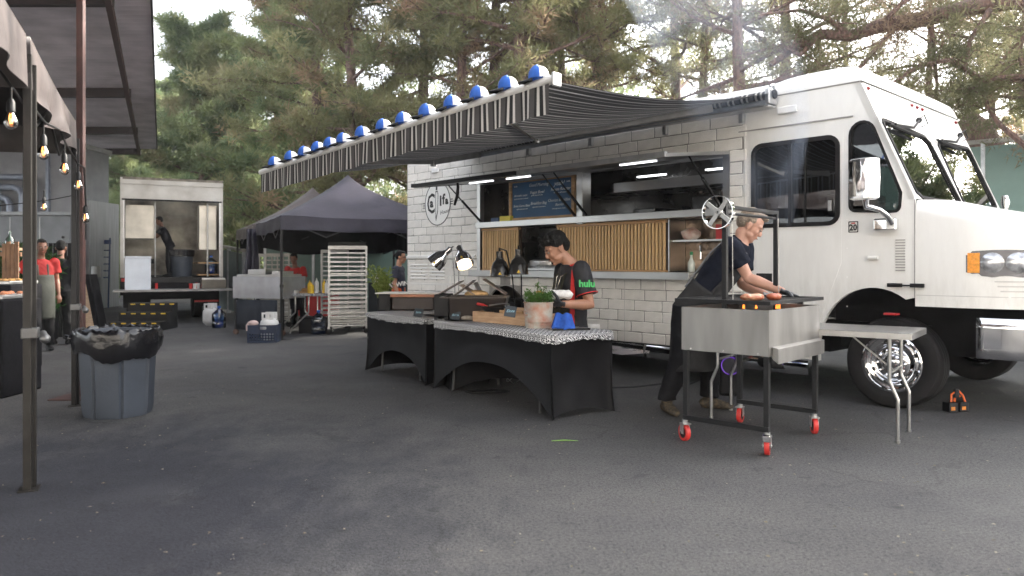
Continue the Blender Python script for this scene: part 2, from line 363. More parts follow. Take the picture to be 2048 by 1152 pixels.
# ================================================================ THE SETTING
def asphalt_mat():
    m = bpy.data.materials.new('asphalt'); m.use_nodes = True; nt = m.node_tree; N = nt.nodes; L = nt.links; b = N['Principled BSDF']
    tc = N.new('ShaderNodeTexCoord')
    def nz(sc, det=5, rough=.6, st=None, dist=0.):
        n = N.new('ShaderNodeTexNoise'); n.inputs['Scale'].default_value = sc; n.inputs['Detail'].default_value = det; n.inputs['Roughness'].default_value = rough; n.inputs['Distortion'].default_value = dist
        if st:
            mp = N.new('ShaderNodeMapping'); mp.inputs['Scale'].default_value = st; mp.inputs['Rotation'].default_value = (0, 0, R(25)); L.new(tc.outputs['Object'], mp.inputs[0]); L.new(mp.outputs[0], n.inputs['Vector'])
        else: L.new(tc.outputs['Object'], n.inputs['Vector'])
        return n.outputs[0]
    def rng(x, a, b_, c=0., d=1.):
        r = N.new('ShaderNodeMapRange'); r.inputs[1].default_value = a; r.inputs[2].default_value = b_; r.inputs[3].default_value = c; r.inputs[4].default_value = d; L.new(x, r.inputs[0]); return r.outputs[0]
    def mul(x, y):
        k = N.new('ShaderNodeMath'); k.operation = 'MULTIPLY'
        for i, q in enumerate((x, y)):
            if isinstance(q, float): k.inputs[i].default_value = q
            else: L.new(q, k.inputs[i])
        return k.outputs[0]
    def mix(f, a, b_):
        x = N.new('ShaderNodeMix'); x.data_type = 'RGBA'; L.new(f, x.inputs[0])
        for i, q in ((6, a), (7, b_)):
            if isinstance(q, tuple): x.inputs[i].default_value = (*q, 1)
            else: L.new(q, x.inputs[i])
        return x.outputs[2]
    base = mix(rng(nz(.35, 6, .65), .38, .62), (.050, .050, .053), (.078, .075, .074))
    spk = rng(nz(70, 4, .7), .38, .62)
    base = mix(mul(spk, .75), base, (.13, .127, .12))
    dk = rng(nz(52, 4, .7), .50, .64)
    base = mix(mul(dk, .75), base, (.016, .016, .018))
    v = N.new('ShaderNodeTexVoronoi'); v.inputs['Scale'].default_value = 38; L.new(tc.outputs['Object'], v.inputs['Vector'])
    fl = mul(rng(v.outputs['Distance'], .10, .04), rng(nz(7, 2, .5), .58, .64))
    base = mix(mul(fl, .5), base, (.26, .25, .22))
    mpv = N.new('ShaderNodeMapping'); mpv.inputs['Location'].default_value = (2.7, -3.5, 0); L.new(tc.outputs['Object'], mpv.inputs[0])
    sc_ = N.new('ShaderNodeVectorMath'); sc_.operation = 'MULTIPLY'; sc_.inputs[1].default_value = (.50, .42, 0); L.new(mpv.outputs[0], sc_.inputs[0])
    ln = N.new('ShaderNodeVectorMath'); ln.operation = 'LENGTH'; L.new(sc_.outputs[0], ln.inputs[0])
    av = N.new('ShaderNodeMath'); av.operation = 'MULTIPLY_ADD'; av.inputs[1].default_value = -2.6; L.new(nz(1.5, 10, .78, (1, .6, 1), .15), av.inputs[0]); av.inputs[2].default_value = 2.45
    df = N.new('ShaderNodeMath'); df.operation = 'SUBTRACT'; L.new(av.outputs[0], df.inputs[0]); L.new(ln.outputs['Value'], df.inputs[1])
    stain_shade = rng(df.outputs[0], -.30, .50)  # dark stain, widened and deepened with painted shade for the lower left ground
    vc = N.new('ShaderNodeTexVoronoi'); vc.feature = 'DISTANCE_TO_EDGE'; vc.inputs['Scale'].default_value = .6
    dn = N.new('ShaderNodeTexNoise'); dn.inputs['Scale'].default_value = 2.5; dn.inputs['Detail'].default_value = 7; L.new(tc.outputs['Object'], dn.inputs[0])
    am = N.new('ShaderNodeVectorMath'); am.operation = 'MULTIPLY_ADD'; am.inputs[1].default_value = (.5, .5, 0); L.new(dn.outputs['Color'], am.inputs[0]); L.new(tc.outputs['Object'], am.inputs[2]); L.new(am.outputs[0], vc.inputs['Vector'])
    crack = mul(rng(vc.outputs['Distance'], .010, .003), rng(nz(.5, 3), .5, .56))
    def tint(f, c):
        global _x
        m1 = mix(f, (1., 1., 1.), c); x = N.new('ShaderNodeMix'); x.data_type = 'RGBA'; x.blend_type = 'MULTIPLY'; x.inputs[0].default_value = 1; L.new(base, x.inputs[6]); L.new(m1, x.inputs[7]); return x.outputs[2]
    base = tint(rng(nz(.75, 10, .78, None, .15), .42, .62), (.76, .76, .80))
    base = tint(rng(nz(1.5, 10, .80, (1, .55, 1), .2), .56, .68), (.62, .62, .66))
    base = tint(rng(nz(3.4, 10, .82, (.5, 1.4, 1), .2), .57, .70), (1.28, 1.27, 1.26))
    base = tint(rng(nz(3.1, 4, .6, None, .3), .64, .70), (.55, .55, .58))
    base = tint(stain_shade, (.27, .29, .39)); base = tint(crack, (.72, .72, .72))
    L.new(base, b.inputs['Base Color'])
    L.new(rng(nz(.9, 5), .3, .7, .62, .86), b.inputs['Roughness']); b.inputs['Specular IOR Level'].default_value = .35
    bp = N.new('ShaderNodeBump'); bp.inputs['Strength'].default_value = .9; bp.inputs['Distance'].default_value = .012
    L.new(nz(75, 4, .7), bp.inputs['Height']); L.new(bp.outputs[0], b.inputs['Normal'])
    return m
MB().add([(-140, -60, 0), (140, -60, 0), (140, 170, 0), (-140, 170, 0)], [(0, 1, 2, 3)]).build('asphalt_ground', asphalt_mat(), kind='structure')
# leaf bits and grit scattered on the asphalt
lit = MB(); rs = random.Random(3)
for i in range(900):
    Y = rs.uniform(2.4, 15); X = rs.uniform(-.75, .75) * Y; a = rs.uniform(0, 6.28); l = rs.uniform(.004, .014); w = l * rs.uniform(.3, .8)
    c, s_ = math.cos(a), math.sin(a)
    lit.add([(X + c * l, Y + s_ * l, .003), (X - s_ * w, Y + c * w, .004), (X - c * l, Y - s_ * l, .003), (X + s_ * w, Y - c * w, .007)], [(0, 1, 2, 3)])
lit.build('leaf_litter', mat('pale_litter', (.34, .31, .25), .9, c2=(.12, .09, .05), vs=3), kind='stuff')
g = ground_at(1129, 883)
MB().tube([(g.x - .095, g.y, .005), (g.x, g.y + .004, .009), (g.x + .1, g.y + .002, .005)], [.003, .006, .002], 6).build('green_onion_stalk', mat('green_stalk', (.16, .30, .07), .6), label='bright green stalk lying on the asphalt in front of the tables', cat='stalk')

# ---------------- trees
def leaf_mat(name, a, b_, c):
    m = bpy.data.materials.new(name); m.use_nodes = True; nt = m.node_tree; N = nt.nodes; L = nt.links; N.clear()
    o = N.new('ShaderNodeOutputMaterial'); tc = N.new('ShaderNodeTexCoord'); oi = N.new('ShaderNodeObjectInfo')
    ad = N.new('ShaderNodeVectorMath'); ad.operation = 'ADD'; L.new(tc.outputs['Object'], ad.inputs[0]); L.new(oi.outputs['Location'], ad.inputs[1])
    def nz(s, d):
        n = N.new('ShaderNodeTexNoise'); n.inputs['Scale'].default_value = s; n.inputs['Detail'].default_value = d; L.new(ad.outputs[0], n.inputs['Vector']); return n.outputs[0]
    def rng(x, p, q):
        r = N.new('ShaderNodeMapRange'); r.inputs[1].default_value = p; r.inputs[2].default_value = q; L.new(x, r.inputs[0]); return r.outputs[0]
    def mix(f, p, q):
        x = N.new('ShaderNodeMix'); x.data_type = 'RGBA'; L.new(f, x.inputs[0])
        for i, w in ((6, p), (7, q)):
            if isinstance(w, tuple): x.inputs[i].default_value = (*w, 1)
            else: L.new(w, x.inputs[i])
        return x.outputs[2]
    cc = mix(rng(nz(.9, 4), .38, .62), a, b_); cc = mix(rng(nz(.55, 5), .54, .66), cc, c)
    d = N.new('ShaderNodeBsdfDiffuse'); t = N.new('ShaderNodeBsdfTranslucent'); x = N.new('ShaderNodeMixShader'); x.inputs[0].default_value = .5
    L.new(cc, d.inputs[0]); L.new(cc, t.inputs[0]); L.new(d.outputs[0], x.inputs[1]); L.new(t.outputs[0], x.inputs[2]); L.new(x.outputs[0], o.inputs[0])
    return m
leaf_green = leaf_mat('needles_green', (.125, .17, .09), (.235, .27, .13), (.29, .265, .155))
leaf_olive = leaf_mat('needles_olive', (.16, .175, .09), (.28, .27, .14), (.34, .23, .155))
leaf_dark = leaf_mat('needles_sparse', (.125, .13, .078), (.23, .22, .125), (.29, .21, .15))
bark = mat('pine_bark', (.20, .125, .10), .9, c2=(.07, .045, .04), vs=7, bump=.8, bs=18, stretch=(3, 3, 1))

def needles(cent, rad, K, ln, wd, rng_, down=0.):
    n = len(cent); c = np.repeat(np.array(cent, dtype=np.float32), K, axis=0); r = np.repeat(np.array(rad, dtype=np.float32), K)[:, None]
    d = rng_.normal(size=(n * K, 3)).astype(np.float32); d /= np.linalg.norm(d, axis=1)[:, None] + 1e-6
    off = d * (rng_.random((n * K, 1)).astype(np.float32) ** .6) * r * np.array([1, 1, .62], dtype=np.float32)
    dr = d + rng_.normal(size=(n * K, 3)).astype(np.float32) * .7; dr[:, 2] += .35 - down; dr /= np.linalg.norm(dr, axis=1)[:, None] + 1e-6
    sd = np.cross(dr, rng_.normal(size=(n * K, 3)).astype(np.float32)); sd /= np.linalg.norm(sd, axis=1)[:, None] + 1e-6
    L_ = ln * (.6 + .8 * rng_.random((n * K, 1)).astype(np.float32)); W_ = wd * (.6 + .8 * rng_.random((n * K, 1)).astype(np.float32))
    p = c + off; v = np.stack([p - sd * W_ / 2, p + sd * W_ / 2, p + dr * L_], axis=1).reshape(-1, 3)
    return v
def np_mesh(name, v):
    me = bpy.data.meshes.new(name); n = len(v); me.vertices.add(n); me.vertices.foreach_set('co', v.astype(np.float32).ravel())
    me.loops.add(n); me.loops.foreach_set('vertex_index', np.arange(n, dtype=np.int32)); me.polygons.add(n // 3)
    me.polygons.foreach_set('loop_start', np.arange(0, n, 3, dtype=np.int32)); me.update(); me.validate(); return me
def tree(loc, h, spread, seed, label, lm, dens=1., z0=.22, trunk_r=.2, lean=(0, 0), K=30, ln=.24, wd=.034, limbs=34, droop=.1, group='pines behind the yard', name='pine_tree'):
    rr = random.Random(seed); rn = np.random.default_rng(seed)
    root = thing(name, label, 'tree', loc, 0, group); tb = MB(); lb = MB()
    def tp(t): return Vector((lean[0] * t * h + math.sin(t * 5 + seed) * .18, lean[1] * t * h + math.cos(t * 4 + seed) * .15, t * h))
    ts = [i / 9 for i in range(10)]
    tb.tube([tp(t) + (Vector((0, 0, -.1)) if t == 0 else Vector()) for t in ts], [trunk_r * (1 - t * .85) + (.06 if t == 0 else 0) for t in ts], 9)
    cent = []; rad = []
    for i in range(limbs):
        t = z0 + (1 - z0) * ((i + rr.random()) / limbs) ** .9; base = tp(min(t, .98)); a = i * 2.4 + rr.uniform(-.5, .5)
        q = (t - z0) / (1 - z0); ln_ = spread * (.35 + .65 * math.sin(min(1, q * 1.15 + .28) * PI) ** .8) * rr.uniform(.7, 1.15)
        up = rr.uniform(-.05, .45) + q * .35 - droop; pts = [base]; d = Vector((math.cos(a), math.sin(a), up)).normalized()
        for k in range(5):
            d = (d + Vector((rr.uniform(-.22, .22), rr.uniform(-.22, .22), rr.uniform(-.12, .16)))).normalized(); pts.append(pts[-1] + d * ln_ / 5)
        r0 = trunk_r * .33 * (1 - .6 * q); lb.tube(pts, [r0 * (1 - k / 5.6) for k in range(6)], 5)
        for k in range(1, 6):
            for sgn in range(rr.choice((1, 2, 2, 3))):
                if rr.random() > dens + .1: continue
                p = pts[k]; bd = (d + Vector((rr.uniform(-1, 1), rr.uniform(-1, 1), rr.uniform(-.25, .6))) * .9).normalized(); bl = ln_ * rr.uniform(.16, .34)
                e = p + bd * bl; mid = (p + e) / 2 + Vector((0, 0, rr.uniform(-.04, .1)))
                lb.tube([p, mid, e], [r0 * .32, r0 * .22, .006], 3, smooth=False)
                for w in (.55, .8, 1.05):
                    if rr.random() < dens: cent.append(tuple(p + bd * bl * w + Vector((rr.uniform(-.16, .16), rr.uniform(-.16, .16), rr.uniform(-.1, .15))))); rad.append(rr.uniform(.22, .46))
    tb.build('trunk', bark, root); lb.build('limbs', bark, root)
    me = np_mesh('crown', needles(cent, rad, K, ln, wd, rn)); me.materials.append(lm)
    cr = bpy.data.objects.new('crown', me); col.objects.link(cr); cr.parent = root
    return root
def gx(px, Y): return ((px - 1024) / 1500 * Y, Y, 0)
pa = tree(gx(395, 30), 10.6, 3.0, 11, 'bushy light green pine rising behind the open box truck', leaf_green, 1., .06, .2, K=52, limbs=52, ln=.26, wd=.045)
pb = tree(gx(622, 26), 16, 2.9, 12, 'tall green pine right of the box truck roof, its top beyond the frame', leaf_green, 1., .05, .26, K=48, limbs=60, wd=.045)
pc = tree(gx(700, 23), 15, 3.6, 13, 'olive brown pine above the peak of the nearer dark tent', leaf_olive, .9, .12, .25, K=42, limbs=52, wd=.040)
pd = tree(gx(1045, 21), 16, 3.2, 14, 'pine with a pale pinkish trunk above the awning corner', leaf_olive, .82, .42, .26, K=42, limbs=44, wd=.036)
pe = tree(gx(1495, 16.5), 14, 3.6, 15, 'thin dark trunked pine leaning just over the truck roof', leaf_dark, .66, .34, .19, (-.01, .0), K=34, limbs=34, wd=.030, ln=.2)
for src, px, Y, rz, sc, lb_ in (
        (pa, 258, 34, 2.0, .84, 'low bushy pine at the far end between grey building and box truck'),
        (pa, 480, 33, 4.1, 1.0, 'dense green pine filling the gap between box truck and tall pine'),
        (pa, 330, 40, 1.1, 1.0, 'farthest pale pine peeking over the box truck, left of its neighbours'),
        (pb, 560, 31, 2.2, 1.0, 'deep green pine behind the peak of the farther tent'),
        (pc, 840, 27, 1.3, 1.15, 'olive pine behind the row of caps, middle of the awning'),
        (pc, 930, 22, 3.9, .95, 'brownish pine with bare limbs behind the awning, left of the pale trunks'),
        (pd, 978, 25, 2.4, 1.1, 'pale trunked pine immediately left of the one above the awning corner'),
        (pc, 1130, 30, 5.2, 1.1, 'hazy olive pine behind the twin pale trunks'),
        (pd, 1205, 24, 4.4, .95, 'pine with open crown over the middle of the striped awning'),
        (pd, 1345, 27, 1.0, 1.1, 'open pine over the right end of the awning roller'),
        (pe, 1548, 19, 2.5, 1.1, 'thick dark trunked pine behind the truck roof, right of the thin leaning trunk'),
        (pe, 1420, 24, 5.0, 1.15, 'sparse pine behind the thin leaning trunk, left of it'),
        (pe, 1700, 27, .6, 1.0, 'sparse pine above the raised front cap of the truck'),
        (pe, 1850, 22, 3.6, .9, 'sparse pine with open sky around it, above the windshield'),
        (pd, 1990, 30, 5.9, .9, 'pale distant pine seen over the green wall at the right'),
        (pe, 2060, 17, 1.9, 1.0, 'pine at the right edge whose boughs hang over the green wall'),
        (pc, 2300, 20, 1.0, 1.0, 'olive pine just beyond the right edge of the picture'),
        (pb, 2700, 16, 3.0, .85, 'tall green pine far beyond the right edge of the picture'),
        (pb, 2950, 12, 1.0, .85, 'tall green pine beyond the right edge, level with the truck cab'),
        (pb, 3500, 10, 4.0, .9, 'tall green pine beyond the right edge, nearest the camera'),
        (pb, 2900, 18, 5.0, .95, 'tall green pine in the second row beyond the right edge'),
        (pb, 3400, 14, 2.0, 1.0, 'tall green pine in the second row beyond the right edge, nearer the camera')):
    dup(src, gx(px, Y), rz, lb_, sc)
# the heavy bough over the truck and the leaning stub behind it
bo = thing('pine_tree', 'heavy reddish bough sweeping over the truck roof from the right', 'tree', (8.6, 13.2, 0), 0, 'pines behind the yard')
mb = MB(); W = lambda px, py, Y: at(px, py, Y) - Vector((8.6, 13.2, 0))
mb.tube([Vector((1.6, .4, -.1)), Vector((1.5, .3, 3)), W(2230, -60, 13.2), W(2080, -5, 13), W(1960, 10, 12.9), W(1850, 38, 12.8), W(1760, 52, 12.8), W(1700, 72, 12.9), W(1640, 68, 13), W(1590, 95, 13.1), W(1540, 130, 13.2)],
        [.30, .26, .22, .16, .15, .14, .125, .10, .09, .07, .05], 10)
mb.build('trunk', bark, bo)
mb = MB(); cent = []; rad = []; rr = random.Random(5)
for pts in ([(1800, 45, 12.8), (1760, 90, 12.6), (1720, 135, 12.4), (1695, 180, 12.2)], [(1862, 40, 12.8), (1868, 110, 12.7), (1874, 170, 12.6), (1862, 250, 12.6)],
            [(2080, 150, 12), (2000, 155, 12.2), (1960, 165, 12.4), (1915, 200, 12.6), (1880, 215, 12.8)], [(2060, 300, 12.2), (2000, 250, 12.4), (1975, 215, 12.5), (1966, 160, 12.6), (2010, 115, 12.5), (2060, 60, 12.4)],
            [(1700, 72, 12.9), (1660, 40, 12.8), (1600, 20, 12.7), (1520, 30, 12.6)], [(1760, 52, 12.8), (1800, 10, 12.5), (1860, -30, 12.3)], [(1640, 68, 13), (1600, 110, 12.9), (1560, 90, 12.8), (1490, 110, 12.7)],
            [(1966, 160, 12.6), (1900, 120, 12.4), (1840, 130, 12.3), (1780, 170, 12.2)], [(1980, 20, 12.6), (1940, 80, 12.4), (1930, 140, 12.3)], [(2060, 20, 12.5), (2040, 100, 12.3), (2050, 190, 12.2)]):
    q = [W(*p) for p in pts]; mb.tube(q, [.05 * (1 - .75 * i / len(q)) for i in range(len(q))], 6)
    for a, b_ in zip(q, q[1:]):
        for k in range(4):
            p = a.lerp(b_, (k + rr.random()) / 4); e = p + Vector((rr.uniform(-.7, .7), rr.uniform(-.5, .5), rr.uniform(-.45, .5)))
            mb.tube([p, (p + e) / 2 + Vector((0, 0, .05)), e], [.012, .009, .004], 4, smooth=False)
            if rr.random() < .85:
                for _ in range(5): cent.append(tuple(p.lerp(e, rr.uniform(.5, 1.1)) + Vector([rr.uniform(-.18, .18) for _ in range(3)]))); rad.append(rr.uniform(.12, .30))
mb.build('limbs', bark, bo)
me = np_mesh('crown', needles(cent, rad, 34, .13, .016, np.random.default_rng(4))); me.materials.append(leaf_dark)
cr = bpy.data.objects.new('crown', me); col.objects.link(cr); cr.parent = bo
mb = MB(); p0 = at(1990, 330, 14.5); mb.tube([Vector((p0.x + .5, p0.y, -.1)), at(1968, 300, 14.5), at(1950, 262, 14.5), at(1928, 240, 14.5)], [.42, .34, .30, .22], 12)
mb.build('leaning_stump', bark, label='thick leaning brown trunk stub showing between truck and green wall', cat='tree stump')
# undergrowth below the trees
rn = np.random.default_rng(9); cent = []; rad = []
for i in range(420):
    Y = rs.uniform(27, 46); cent.append((rs.uniform(-.62, .75) * Y, Y, rs.uniform(.1, 1.7))); rad.append(rs.uniform(.5, 1.1))
me = np_mesh('undergrowth', needles(cent, rad, 90, .34, .08, rn)); me.materials.append(leaf_green)
o = bpy.data.objects.new('undergrowth', me); col.objects.link(o); o['kind'] = 'stuff'
# far wood closing the view
cent = []; rad = []
for i in range(1500):
    Y = rs.uniform(46, 60); k = rs.random(); xx = rs.uniform(-.75, .9); cent.append((xx * Y, Y, rs.uniform(.2, 9 + 8 * (xx > -.33) * (xx < .33) + 1.5 * math.sin(xx * 23)) * k ** .5)); rad.append(rs.uniform(1.2, 2.4))
me = np_mesh('far_woods', needles(cent, rad, 70, .62, .17, rn)); me.materials.append(leaf_green)
o = bpy.data.objects.new('far_woods', me); col.objects.link(o); o['kind'] = 'stuff'

# ---------------- green walls
def panel_wall(name, label, p, q, h, n, post=.06, m=green_fence, cap=True, h1=None):
    p, q = Vector((*p, 0)), Vector((*q, 0)); d = q - p; L_ = d.length; root = thing(name, label, 'wall' if 'wall' in name else 'fence', p, math.atan2(d.y, d.x)); h1 = h1 or h
    w = L_ / n
    for i in range(n):
        ha = h + (h1 - h) * i / n; hb = h + (h1 - h) * (i + 1) / n; x0 = i * w + post / 2 + .004; x1 = (i + 1) * w - post / 2 - .004
        MB().plate([[(x0, .08), (x1, .08), (x1, hb - .05), (x0, ha - .05)]], -.015, .015).build('panel', m, root)
    for i in range(n + 1):
        hh = h + (h1 - h) * i / n; MB().box((i * w - post / 2, -.045, 0), (i * w + post / 2, .045, hh)).build('post', galv, root)
    if cap: MB().add([(-.03, -.05, h), (L_ + .03, -.05, h1), (L_ + .03, .05, h1), (-.03, .05, h), (-.03, -.05, h + .07), (L_ + .03, -.05, h1 + .07), (L_ + .03, .05, h1 + .07), (-.03, .05, h + .07)],
                     [(0, 3, 2, 1), (4, 5, 6, 7), (0, 1, 5, 4), (1, 2, 6, 5), (2, 3, 7, 6), (3, 0, 4, 7)]).build('top_rail', mat('dusty_rail', (.28, .27, .24), .9, var=.5, vs=3), root)
    return root
panel_wall('green_wall', 'green panel wall behind the two dark tents', (-5.9, 17.95), (-1.2, 17.6), 2.0, 4, h1=2.48)
panel_wall('green_wall', 'taller green panel wall behind the food truck at the right', (1.8, 18.6), (11.6, 10.6), 3.42, 6)
panel_wall('grey_fence', 'low grey green fence between the box truck and the farther tent', (-10.4, 24.6), (-6.5, 18.2), 2.0, 4, h1=1.58, cap=True, m=mat('grey_green_sheet', (.20, .25, .24), .6, var=.15))

# ---------------- grey building, pipes and the shade roof
bl = thing('grey_building', 'grey windowless building with rows of bent pipes at the left edge', 'building', (-12.1, 21.0, 0))
MB().box((-14, 0, 0), (0, 1.5, 4.55)).build('wall', grey_wall, bl)
MB().box((-14, -.06, 4.55), (.08, 1.55, 4.68)).build('parapet', mat('pale_coping', (.42, .43, .45), .6), bl)
MB().box((.003, .3, 0), (.10, 1.9, 3.1)).build('wall_cladding', mat('pale_cladding', (.44, .45, .47), .6, var=.2, vs=2, stretch=(1, 8, .5)), bl)
for i in range(7):
    x = -1.15 - i * .34 - (.5 if i > 4 else 0); z = 3.7 - (i % 3) * .28
    MB().tube([(x, -.2, 1.2), (x, -.2, z - .45), (x, -.2, z - .2), (x - .08, -.2, z - .06), (x - .25, -.2, z), (x - 2.2, -.2, z)], .085, 10).build('pipe', pipe_m, bl)
MB().box((-.9, -.10, 0), (-.82, -.003, 4.4)).build('downpipe', pipe_m, bl)
for i in range(3): MB().box((-3.9 + i * 1.2, -.09, .3), (-3.85 + i * 1.2, -.004, 4.5)).build('wall_seam', galv, bl)
en = thing('equipment_enclosure', 'boxy grey metal enclosure in front of the grey building behind the two men', 'enclosure', (at(-40, 527, 17.2).x, 17.2, 0))
en_w = at(140, 527, 17.2).x - at(-40, 527, 17.2).x
MB().box((0, 0, .3), (en_w, .55, 2.40)).build('cabinet', grey_box, en, bevel=.02)
MB().box((-.05, -.05, 2.403), (en_w + .05, .60, 2.49)).build('lid', mat('pale_enclosure_lid', (.30, .32, .34), .5), en, bevel=.01)
for x in (en_w * .33, en_w * .66): MB().box((x, -.012, .35), (x + .02, -.002, 2.36)).build('seam', galv, en)
MB().cyl((en_w - .15, -.03, 1.9), (en_w - .15, 0, 1.9), .03).build('latch', black_metal, en)

# shade roof: corrugated sheets on purlins, right verge and far eave in view
z = 5.05
def roof_pt(px, py, zz=z):
    Y = 1500 * (1.3 - zz) / (py - 527); return Vector(((px - 1024) / 1500 * Y, Y, zz))
A, B = roof_pt(303, -60), roof_pt(315, 298); A2 = A + (A - B) * .90; dv = (B - A2).normalized(); far = B; near = A2
rt = thing('shade_roof', 'large corrugated shade roof on a rusty column at the upper left', 'canopy', (0, 0, 0))
Lr = (far - near).length; lf = Vector((-1, 0, 0)); ncor = 150; mb = MB()
vs = []
for i in range(ncor * 4 + 1):
    t = i / (ncor * 4); p = near.lerp(far, t); ph = (i % 4); dz = (0, .012, .03, .012)[ph] if ph else 0.
    vs += [(p.x, p.y, z + dz), (p.x - 14, p.y, z + dz + .0)]
mb.add(vs, [(2 * i, 2 * i + 1, 2 * i + 3, 2 * i + 2) for i in range(ncor * 4)], False)
mb.build('corrugated_sheet', roof_m, rt)
MB().bar(near + Vector((-.012, 0, .02)), far + Vector((-.012, 0, .02)), .03, .10).build('verge_trim', roof_dark, rt)
for t in (.995, .86, .70, .50, .27, .02):
    p = near.lerp(far, t) + Vector((-.55, 0, -.09)); MB().box((p.x - 13, p.y - .06, z - .20), (p.x, p.y + .06, z - .012)).build('purlin', roof_dark, rt)
MB().bar(near + Vector((-.6, 0, -.13)), far + Vector((-.6, 0, -.13)), .08, .16).build('edge_beam', mat('rusty_beam', (.07, .03, .028), .7), rt)
cp = ground_at(150, 796)
MB().box((-4.222, 7.26, .012), (-4.155, 7.315, z - .2)).build('column', rust, rt, bevel=.006)
MB().box((-4.40, 7.10, 0), (-3.98, 7.48, .012)).build('base_plate', rust, rt, bevel=.003)
MB().box((-9.5, 7.2, z - .38), (-3.4, 7.36, z - .205)).build('cross_beam', rust, rt)

# pale building across the yard behind the camera (it shows in the chrome and throws warm light back)
wb = thing('white_building', 'pale rendered building across the yard behind the camera', 'building', (-28, -15.5, 0))
wbm = mat('pale_render', (.74, .70, .64), .8, var=.08, vs=1)
hol = [[(2.5 + i * 4.2, .9 + j * 3.6), (4.3 + i * 4.2, .9 + j * 3.6), (4.3 + i * 4.2, 2.7 + j * 3.6), (2.5 + i * 4.2, 2.7 + j * 3.6)] for i in range(12) for j in range(3)]
MB().plate([[(0, 0), (54, 0), (54, 12), (0, 12)]] + hol, -.4, 0).build('wall', wbm, wb)
wg = MB().add([(0, 0, 0), (1.8, 0, 0), (1.8, 0, 1.8), (0, 0, 1.8)], [(0, 1, 2, 3)]).mesh('window'); wg.materials.append(mat('dark_window', (.02, .025, .03), .08))
for i in range(12):
    for j in range(3): o = bpy.data.objects.new('window', wg); col.objects.link(o); o.parent = wb; o.location = (2.5 + i * 4.2, -.3, .9 + j * 3.6)
MB().box((0, -9, 0), (54, -.401, 11.8)).build('building_mass', wbm, wb)
# ================================================================ FOOD TRUCK (frame: x forward, y into the body, side face at y=0)
ft = thing('food_truck', 'white step van food truck with brick patterned side and open serving hatches', 'food truck', TO, TA)
Wd = 2.70
def circ(cx, cz, rx, rz, a0, a1, n=16): return [(cx + rx * math.cos(R(a0 + (a1 - a0) * i / n)), cz + rz * math.sin(R(a0 + (a1 - a0) * i / n))) for i in range(n + 1)]
side_out = [(-7.446, .37), (-7.446, 2.985), (-.262, 2.985), (-.115, 2.63), (.200, 1.875), (.200, 1.0)]
side_out += circ(-.15, .50, .50, .58, 56, 180, 16) + [(-.65, .37)]
rear_arch = circ(-5.10, .42, .50, .575, 0, 180, 18)
side_out += rear_arch + [(-5.60, .37)]
opening = [(-5.66, 1.19), (-1.63, 1.19), (-1.63, 2.455), (-5.66, 2.455)]
door_o = [(-1.385, .39), (-.735, .39), (-.625, .80), (-.440, 1.30), (-.420, 2.545), (-1.385, 2.545)]
win_q = circ(-.245, 2.49, .112, .115, 20, 180, 8) + [(-.358, 1.86)] + circ(-.305, 1.835, .052, .05, 190, 262, 4) + [(0.0, 1.765)] + circ(.035, 1.815, .045, .05, -75, 0, 4) + [(.088, 1.93)]
door_gap = inset(door_o, .009)
side_mb = MB().plate([side_out, opening, door_gap, win_q], 0, .045)
side_mb.build('side_panel', white_paint, ft)
far_out = [(x, z) for x, z in side_out]
MB().plate([far_out, rrect(-1.33, 1.69, -.47, 2.5, .09), win_q], Wd - .045, Wd).build('side_panel', white_paint, ft)
# roof with rounded cap
prof = [(0, 2.985), (.003, 3.04), (.02, 3.085), (.055, 3.115), (.12, 3.13)]
def roof_fn(xa, xb, prof2):
    mb = MB(); ring = prof2 + [(Wd - y, z_) for y, z_ in reversed(prof2)]
    mb.grid(lambda u, v: (xa + (xb - xa) * v, ring[round(u * (len(ring) - 1))][0], ring[round(u * (len(ring) - 1))][1]), len(ring) - 1, 1)
    return mb
rf = roof_fn(-7.446, -.95, prof)
rf.add([(-7.446, y, z_) for y, z_ in prof] + [(-7.446, Wd - y, z_) for y, z_ in reversed(prof)], [tuple(range(10))])
rf.build('roof', white_paint, ft, ang=60)
cap = MB(); nr = 8; prof_c = [(-.012, 2.985), (-.010, 3.06), (.02, 3.125), (.07, 3.165), (.16, 3.18)]
ring = prof_c + [(Wd - y, z_) for y, z_ in reversed(prof_c)]
def capfn(u, v):
    y, z_ = ring[round(u * (len(ring) - 1))]
    fx = [(-1.35, 0., .0), (-1.05, .7, 0), (-.95, 1, 0), (-.50, 1, 0), (-.40, .98, .0), (-.315, .85, 0), (-.262, .55, .0), (-.248, 0., 0.)][round(v * 7)]
    k = fx[1]; base = 2.985 + (0.10 if v < .2 else 0) * min(1, (z_ - 2.985) / .12)
    return (fx[0], y, base + (z_ - base) * k if v >= .2 else base + (z_ - base) * k)
cap.grid(capfn, len(ring) - 1, 7); cap.build('roof_cap', white_paint, ft, ang=50, sub=1)
MB().box((-.27, -.006, 2.975), (-7.446, .002, 2.988)).build('roof_seam', mat('panel_seam', (.30, .29, .28), .7), ft)
